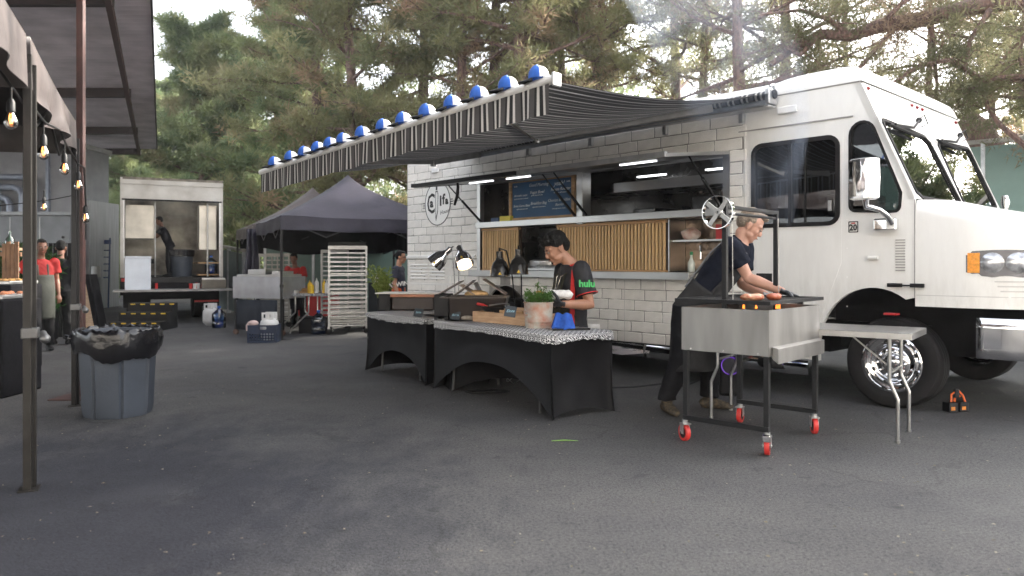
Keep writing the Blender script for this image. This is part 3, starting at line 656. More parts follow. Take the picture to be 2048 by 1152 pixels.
# front header, windshield frame
MB().add([(-.262, 0, 2.985), (-.262, Wd, 2.985), (-.115, Wd, 2.63), (-.115, 0, 2.63), (-.33, 0, 2.985), (-.33, Wd, 2.985), (-.18, Wd, 2.6), (-.18, 0, 2.6)],
         [(0, 3, 2, 1), (4, 5, 6, 7), (3, 7, 6, 2), (0, 4, 7, 3), (1, 2, 6, 5), (0, 1, 5, 4)]).build('front_header', white_paint, ft)
fd = Vector((-.115 - .200, 0, 2.63 - 1.875)); fl = fd.length; fz = fd.normalized(); fyv = Vector((0, 1, 0)); fn_ = fyv.cross(fz)   # outward
FM = Matrix(((fyv.x, -fn_.x, fz.x, .200), (fyv.y, -fn_.y, fz.y, 0), (fyv.z, -fn_.z, fz.z, 1.875), (0, 0, 0, 1)))
pane1 = [(.13, .70 * fl), (.11, fl - .03), (.19, fl - .005), (1.16, fl - .045), (1.25, fl - .13), (1.31, .10), (1.25, .015), (.42, .015), (.20, .06)]
pane1 = [(.085, fl - .06), (.12, fl - .02), (.18, fl - .015), (1.14, fl - .06), (1.23, fl - .12), (1.30, .07), (1.25, .02), (.22, .02), (.12, .07)]
pane2 = [(2.7 - x, z_) for x, z_ in pane1]
MB().plate([[(0, 0), (Wd, 0), (Wd, fl), (0, fl)], pane1, pane2], 0, .05, FM).build('windshield_frame', white_paint, ft)
for pn in (pane1, pane2):
    w = MB().plate([pn], .012, .018, FM).build('windshield', glass_ws, ft)
    MB().plate([inset(pn, -.028) if False else pn, inset(pn, .030)] if False else [inset(pn, -.012), inset(pn, .022)], -.010, .012, FM).build('gasket', rubber, w)
for y0 in (.92, 2.20):      # wipers hanging from the header
    w = MB(); P_ = lambda u, v, n_: FM @ Vector((u, -n_, v))
    w.bar(P_(y0 + .1, fl + .09, .06), P_(y0 - .12, fl - .02, .035), .018, .012); w.bar(P_(y0 - .12, fl - .02, .035), P_(y0 - .62, fl - .055, .030), .02, .02)
    w.bar(P_(y0 - .75, fl - .06, .022), P_(y0 - .05, fl - .10, .022), .03, .012)
    w.ball(P_(y0 + .1, fl + .09, .05), .03, 8, 6); w.tube([P_(y0 + .1, fl + .1, .05), P_(y0 + .2, fl + .14, .09), P_(y0 + .22, fl + .05, .08), P_(y0 + .12, fl + .02, .04)], .006, 5)
    w.build('wiper', black_plastic, ft)
for y0 in (.10, 1.20, 1.35, 1.50, 2.58):
    MB().ball((-.232, y0, 2.925), (.022, .022, .018), 8, 6).build('marker_light', mat('red_marker', (.25, .01, .01), .3), ft)
MB().bar((-.180, 1.37, 2.80), (-.133, 1.37, 2.64), .012, .010).build('header_seam', white_trim, ft)
# quarter window
qw = MB().plate([win_q], .018, .024).build('quarter_window', glass_cab, ft)
MB().plate([inset(win_q, .006) if False else win_q, inset(win_q, -.018)] if False else [inset(win_q, .012), inset(win_q, -.012)], -.010, .018).build('gasket', rubber, qw)
# door with sliding window
win_d = rrect(-1.326, 1.690, -.478, 2.49, .085, 5)
dr = MB().plate([door_o, win_d], -.004, .035).build('door', white_paint, ft, bevel=.002)
dw = MB().plate([inset(win_d, .010), inset(win_d, -.030)], -.018, .006).build('window_frame', rubber, dr)
pg = MB().plate([win_d], .012, .018).build('window_pane', glass_dark, dr)
MB().box((-.958, -.012, 1.70), (-.925, .010, 2.49)).box((-.80, -.004, 1.70), (-.788, .009, 2.49)).build('window_mullion', black_metal, dr)
MB().box((-.56, -.016, 1.80), (-.525, -.002, 1.90)).build('window_latch', alu, dr)
MB().box((-1.30, -.012, 1.06), (-1.13, -.002, 1.20)).box((-1.285, -.016, 1.075), (-1.20, -.011, 1.185)).build('door_handle', black_metal, dr, bevel=.004)
MB().plate([door_gap], .046, .05).build('door_recess', black_bay, ft) if False else None
MB().box((-1.50, -.012, 2.662), (-.33, .002, 2.674)).build('drip_rail', mat('panel_seam', (.3, .29, .28)), ft)
# printed brick wrap: every brick its own piece on a recessed grout face
gout = [(-7.444, .372), (-7.444, 2.86), (-1.47, 2.86), (-1.44, 2.5), (-1.50, 1.2), (-1.42, .372), (-4.60, .372)] + circ(-5.10, .42, .505, .58, 0, 180, 18) + [(-5.605, .372)]
op2 = [(-5.69, 1.15), (-1.60, 1.15), (-1.60, 2.48), (-5.69, 2.48)]
oval = circ(-6.635, 2.225, .315, .335, 0, 360, 28)[:-1]
MB().plate([gout, op2], -.004, .0).build('grout_sheet', grout_m, ft)
br_r = random.Random(21); bw, bh = .315, .1245; zz = .372; row = 0; bshapes = []
for k in range(10):
    def brick_mesh(L_, s_):
        q = random.Random(s_); h_ = bh - .011; e = .007; f = lambda: q.uniform(-.004, .004)
        o_ = [(0, 0), (L_ * .33, f()), (L_ * .66, f()), (L_, f()), (L_ + f(), h_ * .5), (L_, h_), (L_ * .66, h_ + f()), (L_ * .33, h_ + f()), (0, h_), (f(), h_ * .5)]
        cx, cz = L_ / 2, h_ / 2
        i_ = [(x + (e if x < cx else -e), z_ + (e if z_ < cz else -e)) for x, z_ in o_]; n_ = len(o_)
        vs = [(x, -.0045, z_) for x, z_ in o_] + [(x, -.0095, z_) for x, z_ in i_]
        return MB().add(vs, [(j, (j + 1) % n_, n_ + (j + 1) % n_, n_ + j) for j in range(n_)] + [tuple(range(n_, 2 * n_))])
    bshapes.append([brick_mesh(L_ - .011, k * 7 + int(L_ * 100)).mesh('brick') for L_ in (.10, .16, .22, .27, .315, .36)])
for b_ in bshapes:
    for me in b_: me.materials.append(brick_m)
lens = (.10, .16, .22, .27, .315, .36)
def free(x, z0, z1):
    if -5.675 < x < -1.615 and z1 > 1.165 and z0 < 2.47:
        if z1 - 1.165 < .05: z1 = 1.165
        elif 2.47 - z0 < .085: z0 = 2.47
        elif z0 < 1.165: z1 = 1.165
        else: return None
        if z1 - z0 < .03: return None
    if z0 < 1.0 and abs(x + 5.1) < .515 * math.sqrt(max(0, 1 - max(0, (z0 - .42) / .585) ** 2)): return None
    return (round(z0, 3), round(z1, 3))
bm0 = bshapes
while zz < 2.86:
    x = -7.44; xe = -1.42 - (.05 if row % 2 else 0); segs = []; step = .01
    while x < xe:
        k = free(x + step / 2, zz, zz + bh)
        if segs and segs[-1][2] == k and k: segs[-1][1] = x + step
        elif k: segs.append([x, x + step, k])
        else: segs.append([x, x + step, None])
        x += step
    for xa, xb, k in segs:
        if not k: continue
        ln_ = xb - xa; n_ = max(1, round(ln_ / .325)); ws = [br_r.uniform(.75, 1.25) if n_ > 2 else 1 for _ in range(n_)]
        if row % 2 and n_ > 2: ws[0] *= .5
        tot = sum(ws); xc = xa
        for w_ in ws:
            L_ = ln_ * w_ / tot; j = min(range(6), key=lambda q: abs(lens[q] - L_))
            o = bpy.data.objects.new('brick', br_r.choice(bshapes)[j]); col.objects.link(o); o.parent = ft; o.location = (xc + .0045, 0, k[0] + .0045 + math.sin(xc * 2.1 + row) * .002)
            o.scale = ((L_ - .009) / (lens[j] - .011), 1, (k[1] - k[0] - .009) / (bh - .011)); xc += L_
    zz += bh; row += 1
# logo oval with knife and lettering (flat print)
lo = MB().plate([oval], -.011, -.009).build('logo_oval', white_paint, ft)
MB().plate([circ(-6.635, 2.225, .322, .342, 0, 360, 40)[:-1], circ(-6.635, 2.225, .308, .328, 0, 360, 40)[:-1]], -.0125, -.009).build('logo_ring', black_print, lo)
LT = lambda x, z_: Matrix.Translation((x, -.012, z_)) @ SIDE
text(lo, 'C', .44, LT(-6.80, 2.215), black_print, sx=.70, bold=.003); text(lo, 'a', .19, LT(-6.785, 2.235), black_print, bold=.008)
text(lo, 'i', .22, LT(-6.555, 2.26), black_print, bold=.010); text(lo, 'f', .22, LT(-6.485, 2.275), black_print, bold=.007); text(lo, 'a', .16, LT(-6.405, 2.255), black_print, bold=.008)
text(lo, 'House', .085, LT(-6.46, 2.09) @ Matrix.Rotation(R(8), 4, 'Z'), black_print, shear=.3)
MB().plate([[(-6.685, 2.42), (-6.685, 2.01), (-6.672, 1.95), (-6.625, 2.10), (-6.615, 2.37), (-6.63, 2.42)], [(-6.675, 2.40), (-6.635, 2.40), (-6.627, 2.35), (-6.636, 2.12), (-6.670, 2.02), (-6.677, 2.05)]], -.0125, -.010).build('knife_blade', black_print, lo)
MB().plate([[(-6.680, 2.43), (-6.638, 2.43), (-6.636, 2.53), (-6.672, 2.53)]], -.0125, -.010).build('knife_handle', black_print, lo)
for sx in (-1, 1):
    mb = MB()
    for i in range(3): mb.box((-6.635 + sx * .325, -.0125, 2.235 - i * .035 + (.03 if sx > 0 else 0)), (-6.635 + sx * .375, -.010, 2.248 - i * .035 + (.03 if sx > 0 else 0)))
    mb.build('speed_bar', black_print, lo)
# rub rail, louvre vent, lamps, small labels
MB().box((-7.44, -.035, 1.372), (-5.72, -.005, 1.425)).build('rub_rail', white_trim, ft, bevel=.012)
vf = MB().plate([[(-7.405, .965), (-6.275, .965), (-6.275, 1.345), (-7.405, 1.345)], [(-7.385, .985), (-6.295, .985), (-6.295, 1.325), (-7.385, 1.325)]], -.016, -.002).build('vent_frame', white_trim, ft)
MB().box((-7.385, -.006, .985), (-6.295, -.001, 1.325)).build('vent_panel', white_trim, ft)
for gx0, gx1 in ((-7.34, -6.88), (-6.83, -6.45)):
    for i in range(5):
        z_ = 1.05 + i * .053
        MB().add([(gx0, -.008, z_), (gx1, -.008, z_), (gx1, -.026, z_ + .012), (gx0, -.026, z_ + .012), (gx1, -.008, z_ + .034), (gx0, -.008, z_ + .034)], [(0, 1, 2, 3), (3, 2, 4, 5)]).build('louvre', white_trim, ft)
        MB().box((gx0, -.0075, z_ - .010), (gx1, -.0062, z_)).build('louvre_gap', black_print, ft)
for x, z_, w in ((-.96, 2.82, .20), (-6.67, 2.735, .17)):
    MB().box((x - w / 2, -.04, z_ - .035), (x + w / 2, -.012, z_ + .035)).build('side_lamp', mat('lamp_lens', (.85, .85, .84), .15), ft, bevel=.01)
MB().plate([rrect(x0, z0, x1, z1, .006, 2) for x0, z0, x1, z1 in ((-.372, 1.588, -.282, 1.692), (-.364, 1.596, -.290, 1.684))], -.004, -.001).build('number_frame', black_print, ft)
MB().box((-.345, -.0045, 1.668), (-.309, -.002, 1.680)).build('number_tab', red_p, ft)
text(ft, '20', .078, Matrix.Translation((-.328, -.003, 1.632)) @ SIDE, black_print, 'number_20', bold=.003, sx=.9)
for i in range(12): MB().box((.045, -.010, 1.235 + i * .0245), (.125, -.001, 1.243 + i * .0245)).build('hood_louvre', mat('panel_seam', (.3, .29, .28)), ft)
MB().cyl((-.185, -.02, 1.352), (-.10, -.02, 1.352), .018, n=10).build('door_pull', white_trim, ft)
MB().box((-.02, -.035, 1.09), (.105, -.004, 1.125)).box((.105, -.028, 1.10), (.17, -.012, 1.113)).box((.17, -.035, 1.09), (.285, -.004, 1.125)).build('hood_latch', black_plastic, ft, bevel=.01)
rv = MB()
for xx, zs in ((-1.42, range(6)), (-.385, range(10))):
    for i in zs: rv.ball((xx, -.001, .9 + i * .27), (.006, .004, .006), 6, 4)
rv.build('rivets', white_trim, ft, kind='stuff')
# serving opening trim, counters, hatches
MB().plate([[(-5.69, 1.15), (-1.60, 1.15), (-1.60, 2.48), (-5.69, 2.48)], [(-5.62, 1.19), (-1.68, 1.19), (-1.68, 2.43), (-5.62, 2.43)]], -.02, .06).build('opening_trim', steel, ft)
MB().box((-5.70, -.17, 1.150), (-2.0, .06, 1.205)).box((-5.70, -.175, 1.12), (-2.0, -.165, 1.205)).build('serving_counter', steel, ft, bevel=.004)
MB().box((-2.0, -.06, 1.155), (-1.60, .06, 1.20)).build('serving_counter', steel, ft, bevel=.004)
MB().box((-5.63, -.10, 1.805), (-1.67, .30, 1.885)).build('window_ledge', steel, ft, bevel=.004)
MB().box((-3.72, -.06, 1.79), (-3.62, .10, 2.46)).build('opening_post', steel, ft, bevel=.004)
for hx0, hx1, nm in ((-5.64, -3.70, 0), (-3.63, -1.63, 1)):
    hz0, hz1, hy = 2.46, 2.325, -1.13
    h = MB().add([(hx0, 0, hz0), (hx1, 0, hz0), (hx1, hy, hz1), (hx0, hy, hz1), (hx0, 0, hz0 + .03), (hx1, 0, hz0 + .03), (hx1, hy, hz1 + .03), (hx0, hy, hz1 + .03)],
                 [(0, 1, 2, 3), (4, 7, 6, 5), (2, 6, 7, 3), (1, 5, 6, 2), (0, 3, 7, 4)]).build('hatch', mat('hatch_steel', (.10, .095, .095), .35, .7, var=.3, vs=3), ft)
    MB().bar((hx0 - .02, hy - .01, hz1 + .015), (hx1 + .02, hy - .01, hz1 + .015), .045, .05).build('hatch_edge', black_metal if nm == 0 else alu, h)
    for xx, mm in ((hx0, black_metal if nm == 0 else steel), (hx1, steel)): MB().bar((xx, -.02, hz0 + .008), (xx, hy, hz1 + .008), .05, .035).build('hatch_side', mm, h)
    for a, b_ in (((.22, .46), (.60, .82)) if nm == 0 else ((.50, .74),)):
        xa = hx0 + (hx1 - hx0) * a; xb = hx0 + (hx1 - hx0) * b_; yy = -.55
        MB().box((xa, yy - .014, 2.378), (xb, yy + .014, 2.389)).build('led_strip', led_on, h)
    for xx in (hx0 + .05, hx1 - .07):
        g_ = MB().bar((xx, -.03, 1.90), (xx, -.38, 2.18), .024, .024).bar((xx, -.38, 2.18), (xx, -.62, 2.38), .012, .012).build('gas_strut', black_metal, ft)
hx_ = tpx(824, -1.14)[0]; px_ = tpx(914, -1.12)[0]
MB().bar((hx_, -1.14, 2.348), (-5.60, -1.14, 2.342), .035, .05).build('hatch_edge', black_metal, ft)
MB().tube([(px_, -1.12, 2.36), (px_ + .02, -1.12, 2.26), (px_, -1.12, 2.14), (px_ - .05, -1.12, 2.04)], [.012, .02, .022, .016], 6).build('hatch_pull', black_metal, ft)
# slat panels
for x0, x1 in ((-5.60, -4.84), (-4.12, -2.42)):
    sp = MB().box((x0, .060, 1.21), (x1, .070, 1.80)).build('slat_panel', slat_back, ft)
    MB().box((x0, -.008, 1.765), (x1, .045, 1.80)).build('slat_frame', wood, sp); MB().box((x0, -.005, 1.205), (x1, .045, 1.225)).build('slat_frame', wood, sp)
    n_ = round((x1 - x0) / .050); me = MB().box((-.0135, .0, 0), (.0135, .022, .536)).mesh('slat'); me.materials.append(slat_m)
    for i in range(n_):
        o = bpy.data.objects.new('slat', me); col.objects.link(o); o.parent = sp; o.location = (x0 + (i + .5) * (x1 - x0) / n_, -.002, 1.227)
# menu board behind the hatch
mb_ = thing('menu_board', 'blue chalkboard menu in a light wooden frame standing on the window ledge', 'menu board', tw(-4.56, .16, 1.887), TA)
mh = .60; mw = .62
MB().plate([[(-mw, 0), (mw, 0), (mw, mh), (-mw, mh)], [(-mw + .05, .05), (mw - .05, .05), (mw - .05, mh - .06), (-mw + .05, mh - .06)]], -.02, .02).build('frame', wood, mb_, bevel=.003)
MB().box((-mw + .05, .0, .05), (mw - .05, .012, mh - .06)).build('board', board_blue, mb_)
for s_, sz, x, z_, sh in (('Good Morning', .062, -.05, .485, .3), ('yeah!', .085, .33, .475, .5), ('Vegan Bowl', .058, -.08, .385, .3), ('Avocado toast', .044, -.40, .36, .3), ('House Roaster', .058, .36, .40, .3),
                        ('Santa Carne Bites', .046, -.38, .215, .3), ('Breakfast Bag', .056, -.05, .235, .3), ('Chorizo Breakfast', .055, .33, .255, .3), ('Burrito', .050, .34, .195, .3), ('Califa', .03, -.50, .49, .2), ('Califa', .03, .50, .49, .2),
                        ('egg avocado tomato sourdough', .022, -.39, .315, .2), ('greens beans rice salsa', .024, -.08, .345, .2), ('coffee oat milk cinnamon', .024, .36, .355, .2), ('grilled steak cheese chili', .022, -.37, .17, .2),
                        ('eggs potato bacon cheese', .024, -.04, .185, .2), ('beans egg cheese chorizo', .024, .33, .145, .2)):
    text(mb_, s_, sz, Matrix.Translation((x, -.002, z_)) @ SIDE, chalk, 'chalk_lettering', shear=sh)
# kitchen interior
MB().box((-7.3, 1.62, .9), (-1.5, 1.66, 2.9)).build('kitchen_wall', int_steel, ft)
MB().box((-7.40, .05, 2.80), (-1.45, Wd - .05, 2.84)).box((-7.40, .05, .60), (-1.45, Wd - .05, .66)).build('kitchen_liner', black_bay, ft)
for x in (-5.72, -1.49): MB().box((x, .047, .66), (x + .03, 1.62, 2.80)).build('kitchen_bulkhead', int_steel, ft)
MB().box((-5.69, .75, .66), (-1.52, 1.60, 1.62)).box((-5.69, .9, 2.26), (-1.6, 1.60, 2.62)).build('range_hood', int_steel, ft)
MB().box((-3.62, .55, 2.22), (-1.55, .60, 2.34)).build('hood_rail', steel, ft)
for x in (-3.5, -3.05, -2.6, -2.1): MB().box((x, .80, 1.64), (x + .35, 1.45, 2.02 + .1 * math.sin(x * 9))).build('oven', mat('oven_steel', (.12, .12, .12), .25, .9), ft, bevel=.01)
for i in range(0): MB().cyl((-3.45 + i * .16, .72, 2.2), (-3.42 + i * .16, .74, 1.98), .012, n=6).ball((-3.42 + i * .16, .74, 1.95), (.035, .012, .045), 8, 6).build('hanging_ladle', steel, ft)
for x in (-3.30, -2.30): MB().box((x, .62, 2.395), (x + .42, .67, 2.41)).build('kitchen_light', led_on, ft)
MB().box((-4.82, .06, 1.21), (-4.14, .5, 1.235)).build('pass_shelf', steel, ft)
MB().box((-4.80, .35, 1.22), (-4.16, .37, 1.78)).build('pass_backing', int_steel, ft)
qm = mat('quilted_steel', (.30, .22, .16), .3, .9, var=.6, vs=3)
qb = MB()
for i in range(8):
    for j in range(5):
        x0 = -2.38 + i * .09; z0 = 1.21 + j * .118
        qb.add([(x0, .34, z0), (x0 + .09, .34, z0), (x0 + .09, .34, z0 + .118), (x0, .34, z0 + .118), (x0 + .045, .334, z0 + .059)], [(0, 1, 4), (1, 2, 4), (2, 3, 4), (3, 0, 4)])
qb.build('quilted_backsplash', qm, ft)
MB().box((-2.40, .02, 1.21), (-2.385, .34, 1.80)).build('bay_divider', steel, ft)
MB().box((-2.38, .08, 1.545), (-1.68, .32, 1.565)).build('bay_shelf', steel, ft)
MB().cyl((-2.05, .30, 1.40), (-2.05, .14, 1.40), .012, n=8).cyl((-2.05, .14, 1.43), (-2.05, .14, 1.35), .012, n=8).cyl((-2.05, .14, 1.43), (-2.05, .13, 1.50), .014, n=8).build('beer_tap', chrome, ft)
# hood, one bowed nose
plan = [(.206, 0.0), (.40, .0), (.58, .003), (.74, .02), (.90, .06), (1.06, .15), (1.20, .30), (1.30, .52), (1.37, .85), (1.39, 1.35)]
plan = plan + [(x, Wd - y) for x, y in reversed(plan[:-1])]
def hz(x): return 1.868 - .205 * ((x - .2) / .85) ** .9 if x < 1.05 else 1.663 - .30 * ((x - 1.05) / .34) ** 1.3
hood = MB(); lev = [(0., 0.), (.03, .0), (.5, 0.), (.86, .003), (.94, .015), (.985, .045), (1., .10)]
def hfn(u, v):
    i = u * (len(plan) - 1); i0 = min(int(i), len(plan) - 2); f = i - i0
    x = plan[i0][0] * (1 - f) + plan[i0 + 1][0] * f; y = plan[i0][1] * (1 - f) + plan[i0 + 1][1] * f
    zf, ins = lev[round(v * (len(lev) - 1))]; zb = .925; z_ = zb + (hz(x) - zb) * zf
    cy = Wd / 2; k = 1 - ins / max(.3, abs(y - cy)) if abs(y - cy) > .3 else 1
    return (x - ins * max(0, (x - .7)) * .9, cy + (y - cy) * k, z_)
hood.grid(hfn, len(plan) - 1, len(lev) - 1)
npn = len(plan); topv = [hfn(i / (npn - 1), 1.) for i in range(npn)]
half = npn // 2
for i in range(half):
    a, b_, c_, d_ = topv[i], topv[i + 1], topv[npn - 2 - i], topv[npn - 1 - i]
    hood.grid(lambda u, v, a=a, b_=b_, c_=c_, d_=d_: tuple((Vector(a).lerp(Vector(b_), v)).lerp(Vector(d_).lerp(Vector(c_), v), u) + Vector((0, 0, .05 * math.sin(u * PI)))), 6, 1, flip=True)
hood.build('hood', white_paint, ft, weld=True, ang=50)
MB().bar((.203, -.003, 1.0), (.203, -.003, 1.862), .007, .006).build('hood_seam', mat('panel_seam', (.3, .29, .28)), ft)
def strip(x0, x1, z0, z1, off, n=10, zt=None):
    def pl(x):
        for (xa, ya), (xb, yb) in zip(plan, plan[1:half + 1]):
            if xa <= x <= xb: return ya + (yb - ya) * (x - xa) / (xb - xa)
        return 0
    def nrm(x):
        e = .02; d = Vector((2 * e, pl(min(x + e, 1.37)) - pl(max(x - e, .21)), 0)).normalized(); return Vector((d.y, -d.x, 0))
    def f(u, v):
        x = x0 + (x1 - x0) * u; q = Vector((x, pl(x), 0)) + nrm(x) * off; za, zb = (z0, z1) if zt is None else zt(u); return (q.x, q.y, za + (zb - za) * v)
    return f
for sx_, nm_ in ((.50, 'hood_side_seam'),):
    MB().grid(strip(.215, 1.36, 1.02, 1.027, .002), 24, 1).build('hood_crease', mat('panel_seam_light', (.52, .51, .49)), ft)
for x_ in (-3.0, -1.44): MB().box((x_, -.0115, .375), (x_ + .006, -.0005, 1.10 if x_ < -2 else 2.66)).build('body_seam', mat('panel_seam_light', (.5, .5, .5)), ft)
def lampz(u):
    a = 1.205 + .012 * abs(math.sin(u * 9)); 
    if u < .06: a = 1.225
    return (a - (.02 if .2 < u < .9 else 0), 1.40 + .012 * math.sin(u * PI) - (.03 if u < .05 else 0))
hlh = MB().grid(strip(.60, 1.14, 0, 0, .004, zt=lampz), 24, 2).build('headlight', mat('lamp_housing', (.13, .13, .14), .25, .5), ft)
MB().grid(strip(.612, .700, 1.222, 1.388, .010), 8, 1).build('amber_lens', mat('amber_lens', (.85, .33, .04), .2, var=.25, vs=50, bump=.5, bs=90), hlh)
for xc, rr_ in ((.785, .086), (.955, .086)):
    f0 = strip(0, 2, 0, 2, .012)
    def rf_(u, v, xc=xc, rr_=rr_):
        a = u * 2 * PI; r = rr_ * v; x = xc + r * math.cos(a) * .95; p = strip(x, x, 0, 0, .008 + .028 * (1 - v * v))(0, 0); return (p[0], p[1], 1.305 + r * math.sin(a))
    MB().grid(rf_, 20, 5).build('reflector_bowl', mat('headlight_chrome', (.62, .63, .65), .14, .6, var=.55, vs=16), hlh)
for i in range(3): MB().grid(strip(.80 + i * .02, 1.20, 1.145 - i * .04, 1.157 - i * .04, .006), 10, 1).build('nose_louvre', mat('panel_seam_light', (.52, .51, .49)), ft)
# bumper
def bump(u, v):
    pts = [(.68, .01), (.90, .02), (1.10, .08), (1.28, .26), (1.42, .55), (1.48, 1.35)]
    i = u * 10; pp = pts + [(x, Wd - y) for x, y in reversed(pts[:-1])]; i0 = min(int(i), 9); f = i - i0
    x = pp[i0][0] * (1 - f) + pp[i0 + 1][0] * f; y = pp[i0][1] * (1 - f) + pp[i0 + 1][1] * f; return (x, y, .515 + .335 * v)
bm_ = MB().grid(bump, 40, 4).build('bumper', chrome, ft); sm_ = bm_.modifiers.new('s', 'SOLIDIFY'); sm_.thickness = .03; sm_.offset = 1
# underbody
MB().box((-7.3, .35, .42), (-.7, 2.35, .60)).box((-.7, .62, .45), (1.2, 2.08, .90)).box((.5, .55, .50), (1.25, 2.15, .9)).box((-4.5, .25, .22), (-2.0, 2.4, .42)).build('chassis', black_bay, ft)
MB().box((-.75, .60, .45), (.6, .64, 1.62)).box((-.66, .05, 1.09), (.42, .62, 1.12)).box((.20, .62, .92), (.24, 2.1, 1.8)).build('wheel_well', black_bay, ft)
MB().box((-7.4, .045, .60), (-7.43, 2.65, 3.0)).build('rear_wall', white_paint, ft)
ck = MB()
def chr_(u, v):
    a = v * PI * .5; return (-3.25 + 2.5 * u, -.02 + .04 * (1 - math.cos(a)) - .02 * math.sin(a * 2), .36 - .155 * math.sin(a) ** 1.0)
ck.grid(chr_, 6, 8); ck.build('chrome_skirt', chrome, ft)
MB().add([(-3.75, -.03, .33), (-2.62, -.03, .30), (-2.62, -.04, .27), (-3.0, -.06, .22), (-3.4, -.07, .185), (-3.70, -.08, .185), (-3.42, -.06, .23), (-3.2, -.04, .29)], [(0, 7, 6, 5, 4, 3, 2, 1)]).build('bent_skirt_flap', chrome, ft)
MB().box((-3.28, -.03, .20), (-3.27, .0, .36)).box((-2.70, -.045, .21), (-2.69, -.0, .365)).build('skirt_gap', black_print, ft)
MB().box((-.70, -.02, .655), (-.52, .05, .69)).build('fender_step', alu, ft)
# wheels
def wheel(x, y, sgn, full=True):
    w = MB().lathe([(.255, -.02), (.27, -.035), (.33, -.045), (.385, -.035), (.402, -.01), (.408, .02), (.408, .20), (.40, .23), (.36, .25), (.255, .23)], 48).mesh('wheel')
    ro = bpy.data.objects.new('wheel', w); w.materials.append(rubber); w.set_sharp_from_angle(angle=R(40)); col.objects.link(ro); ro.parent = ft
    ro.matrix_local = Matrix.Translation((x, y, .405)) @ Matrix.Rotation(R(-90 * sgn), 4, 'X')
    MB().lathe([(.258, -.02), (.262, -.032), (.250, -.038), (.243, -.02), (.236, .035), (.205, .05), (.20, .05), (.165, .03), (.150, .0), (.13, -.01), (.08, -.01), (.072, -.05), (.060, -.055), (.0, -.055)], 40).build('rim', chrome, ro)
    mb = MB()
    for k in range(10): a = k * PI / 5; mb.tube([(math.cos(a) * .115, math.sin(a) * .115, -.008), (math.cos(a) * .115, math.sin(a) * .115, -.045), (math.cos(a) * .115, math.sin(a) * .115, -.055)], [.017, .015, .003], 7)
    mb.build('lug_nuts', chrome, ro, kind='stuff')
    mb = MB()
    for k in range(8): a = (k + .5) * PI / 4; mb.ball((math.cos(a) * .19, math.sin(a) * .19, .044), (.022, .022, .006), 8, 5)
    mb.build('rim_slots', black_print, ro, kind='stuff')
    mb = MB()
    for zz_ in (.06, .11, .16): mb.lathe([(.4085, zz_), (.4100, zz_ + .003), (.4100, zz_ + .009), (.4085, zz_ + .012)], 48)
    mb.build('tread_grooves', black_print, ro)
    return ro
wheel(0, .045, 1); wheel(-5.10, .06, 1); wheel(0, Wd - .045, -1); wheel(-5.10, Wd - .06, -1)
MB().box((-.05, -.03, .838), (.06, .06, .856)).build('tyre_tag', red_p, ft, bevel=.004)
# mirror
def tp3(px, py, y): x, z_ = tpx(px, y, py); return Vector((x, y, z_))
c0 = tp3(1729, 358, -.30)
mi = MB(); mi.tube([c0 + Vector((0, 0, -.185)), c0 + Vector((0, 0, -.17)), c0, c0 + Vector((0, 0, .17)), c0 + Vector((0, 0, .185))], [(.06, .10), (.082, .128), (.088, .135), (.082, .128), (.06, .10)], 18)
mi = mi.build('mirror_housing', chrome, ft)
MB().cbox(c0 + Vector((-.078, 0, 0)), (.03, .20, .31)).build('mirror_glass', mat('mirror_glass', (.1, .1, .1), .03, 1), mi)
MB().tube([c0 + Vector((.01, 0, -.17)), c0 + Vector((.01, .02, -.24)), tp3(1760, 420, -.22), tp3(1775, 432, -.14), tp3(1784, 446, -.08)], [.03, .03, .022, .028, .03], 12).build('mirror_arm', chrome, mi)
c1 = tp3(1772, 449, -.05)
MB().cbox(c1, (.20, .07, .11)).build('mirror_base', chrome, ft, bevel=.015)
MB().cbox(c1 + Vector((.052, -.038, .0)), (.07, .012, .09)).build('mirror_cover', white_trim, ft, bevel=.006)
c2_ = tp3(2010, 405, 2.9)
MB().tube([c2_ + Vector((0, 0, -.10)), c2_, c2_ + Vector((0, 0, .08))], [(.02, .03), (.03, .05), (.02, .03)], 14).build('mirror_housing', chrome, ft)
# cab interior
seat_m = mat('grey_seat', (.09, .095, .11), .8)
MB().box((-1.42, .05, .66), (.15, Wd - .05, .72)).box((-1.44, 1.2, .7), (-1.40, Wd - .05, 2.8)).build('cab_floor', black_bay, ft)
st = MB().cbox((-.62, 1.15, 1.30), (.52, .50, .16)).cbox((-.90, 1.15, 1.70), (.14, .48, .70), Matrix.Rotation(R(-8), 3, 'Y')).cbox((-.95, 1.15, 2.12), (.11, .28, .18)).build('driver_seat', seat_m, ft, bevel=.04)
MB().box((-.05, .3, 1.70), (.18, 2.4, 1.82)).build('dashboard', mat('dash_green_grey', (.16, .19, .18), .6), ft, bevel=.02)
MB().tube([(.02 + .05 * math.sin(a), 1.9 + .2 * math.cos(a), 1.86 + .17 * math.sin(a)) for a in [i * PI / 9 for i in range(18)]], .016, 6, closed=True).build('steering_wheel', black_plastic, ft)
MB().box((-1.38, .6, 1.25), (-1.30, .9, 2.3)).box((-1.2, 1.9, 1.5), (-.9, 2.3, 2.1)).build('cab_locker', mat('cab_locker', (.10, .11, .13), .5), ft)
MB().box((-1.30, .045, 1.66), (-.50, .16, 1.685)).build('window_shelf', steel, ft)
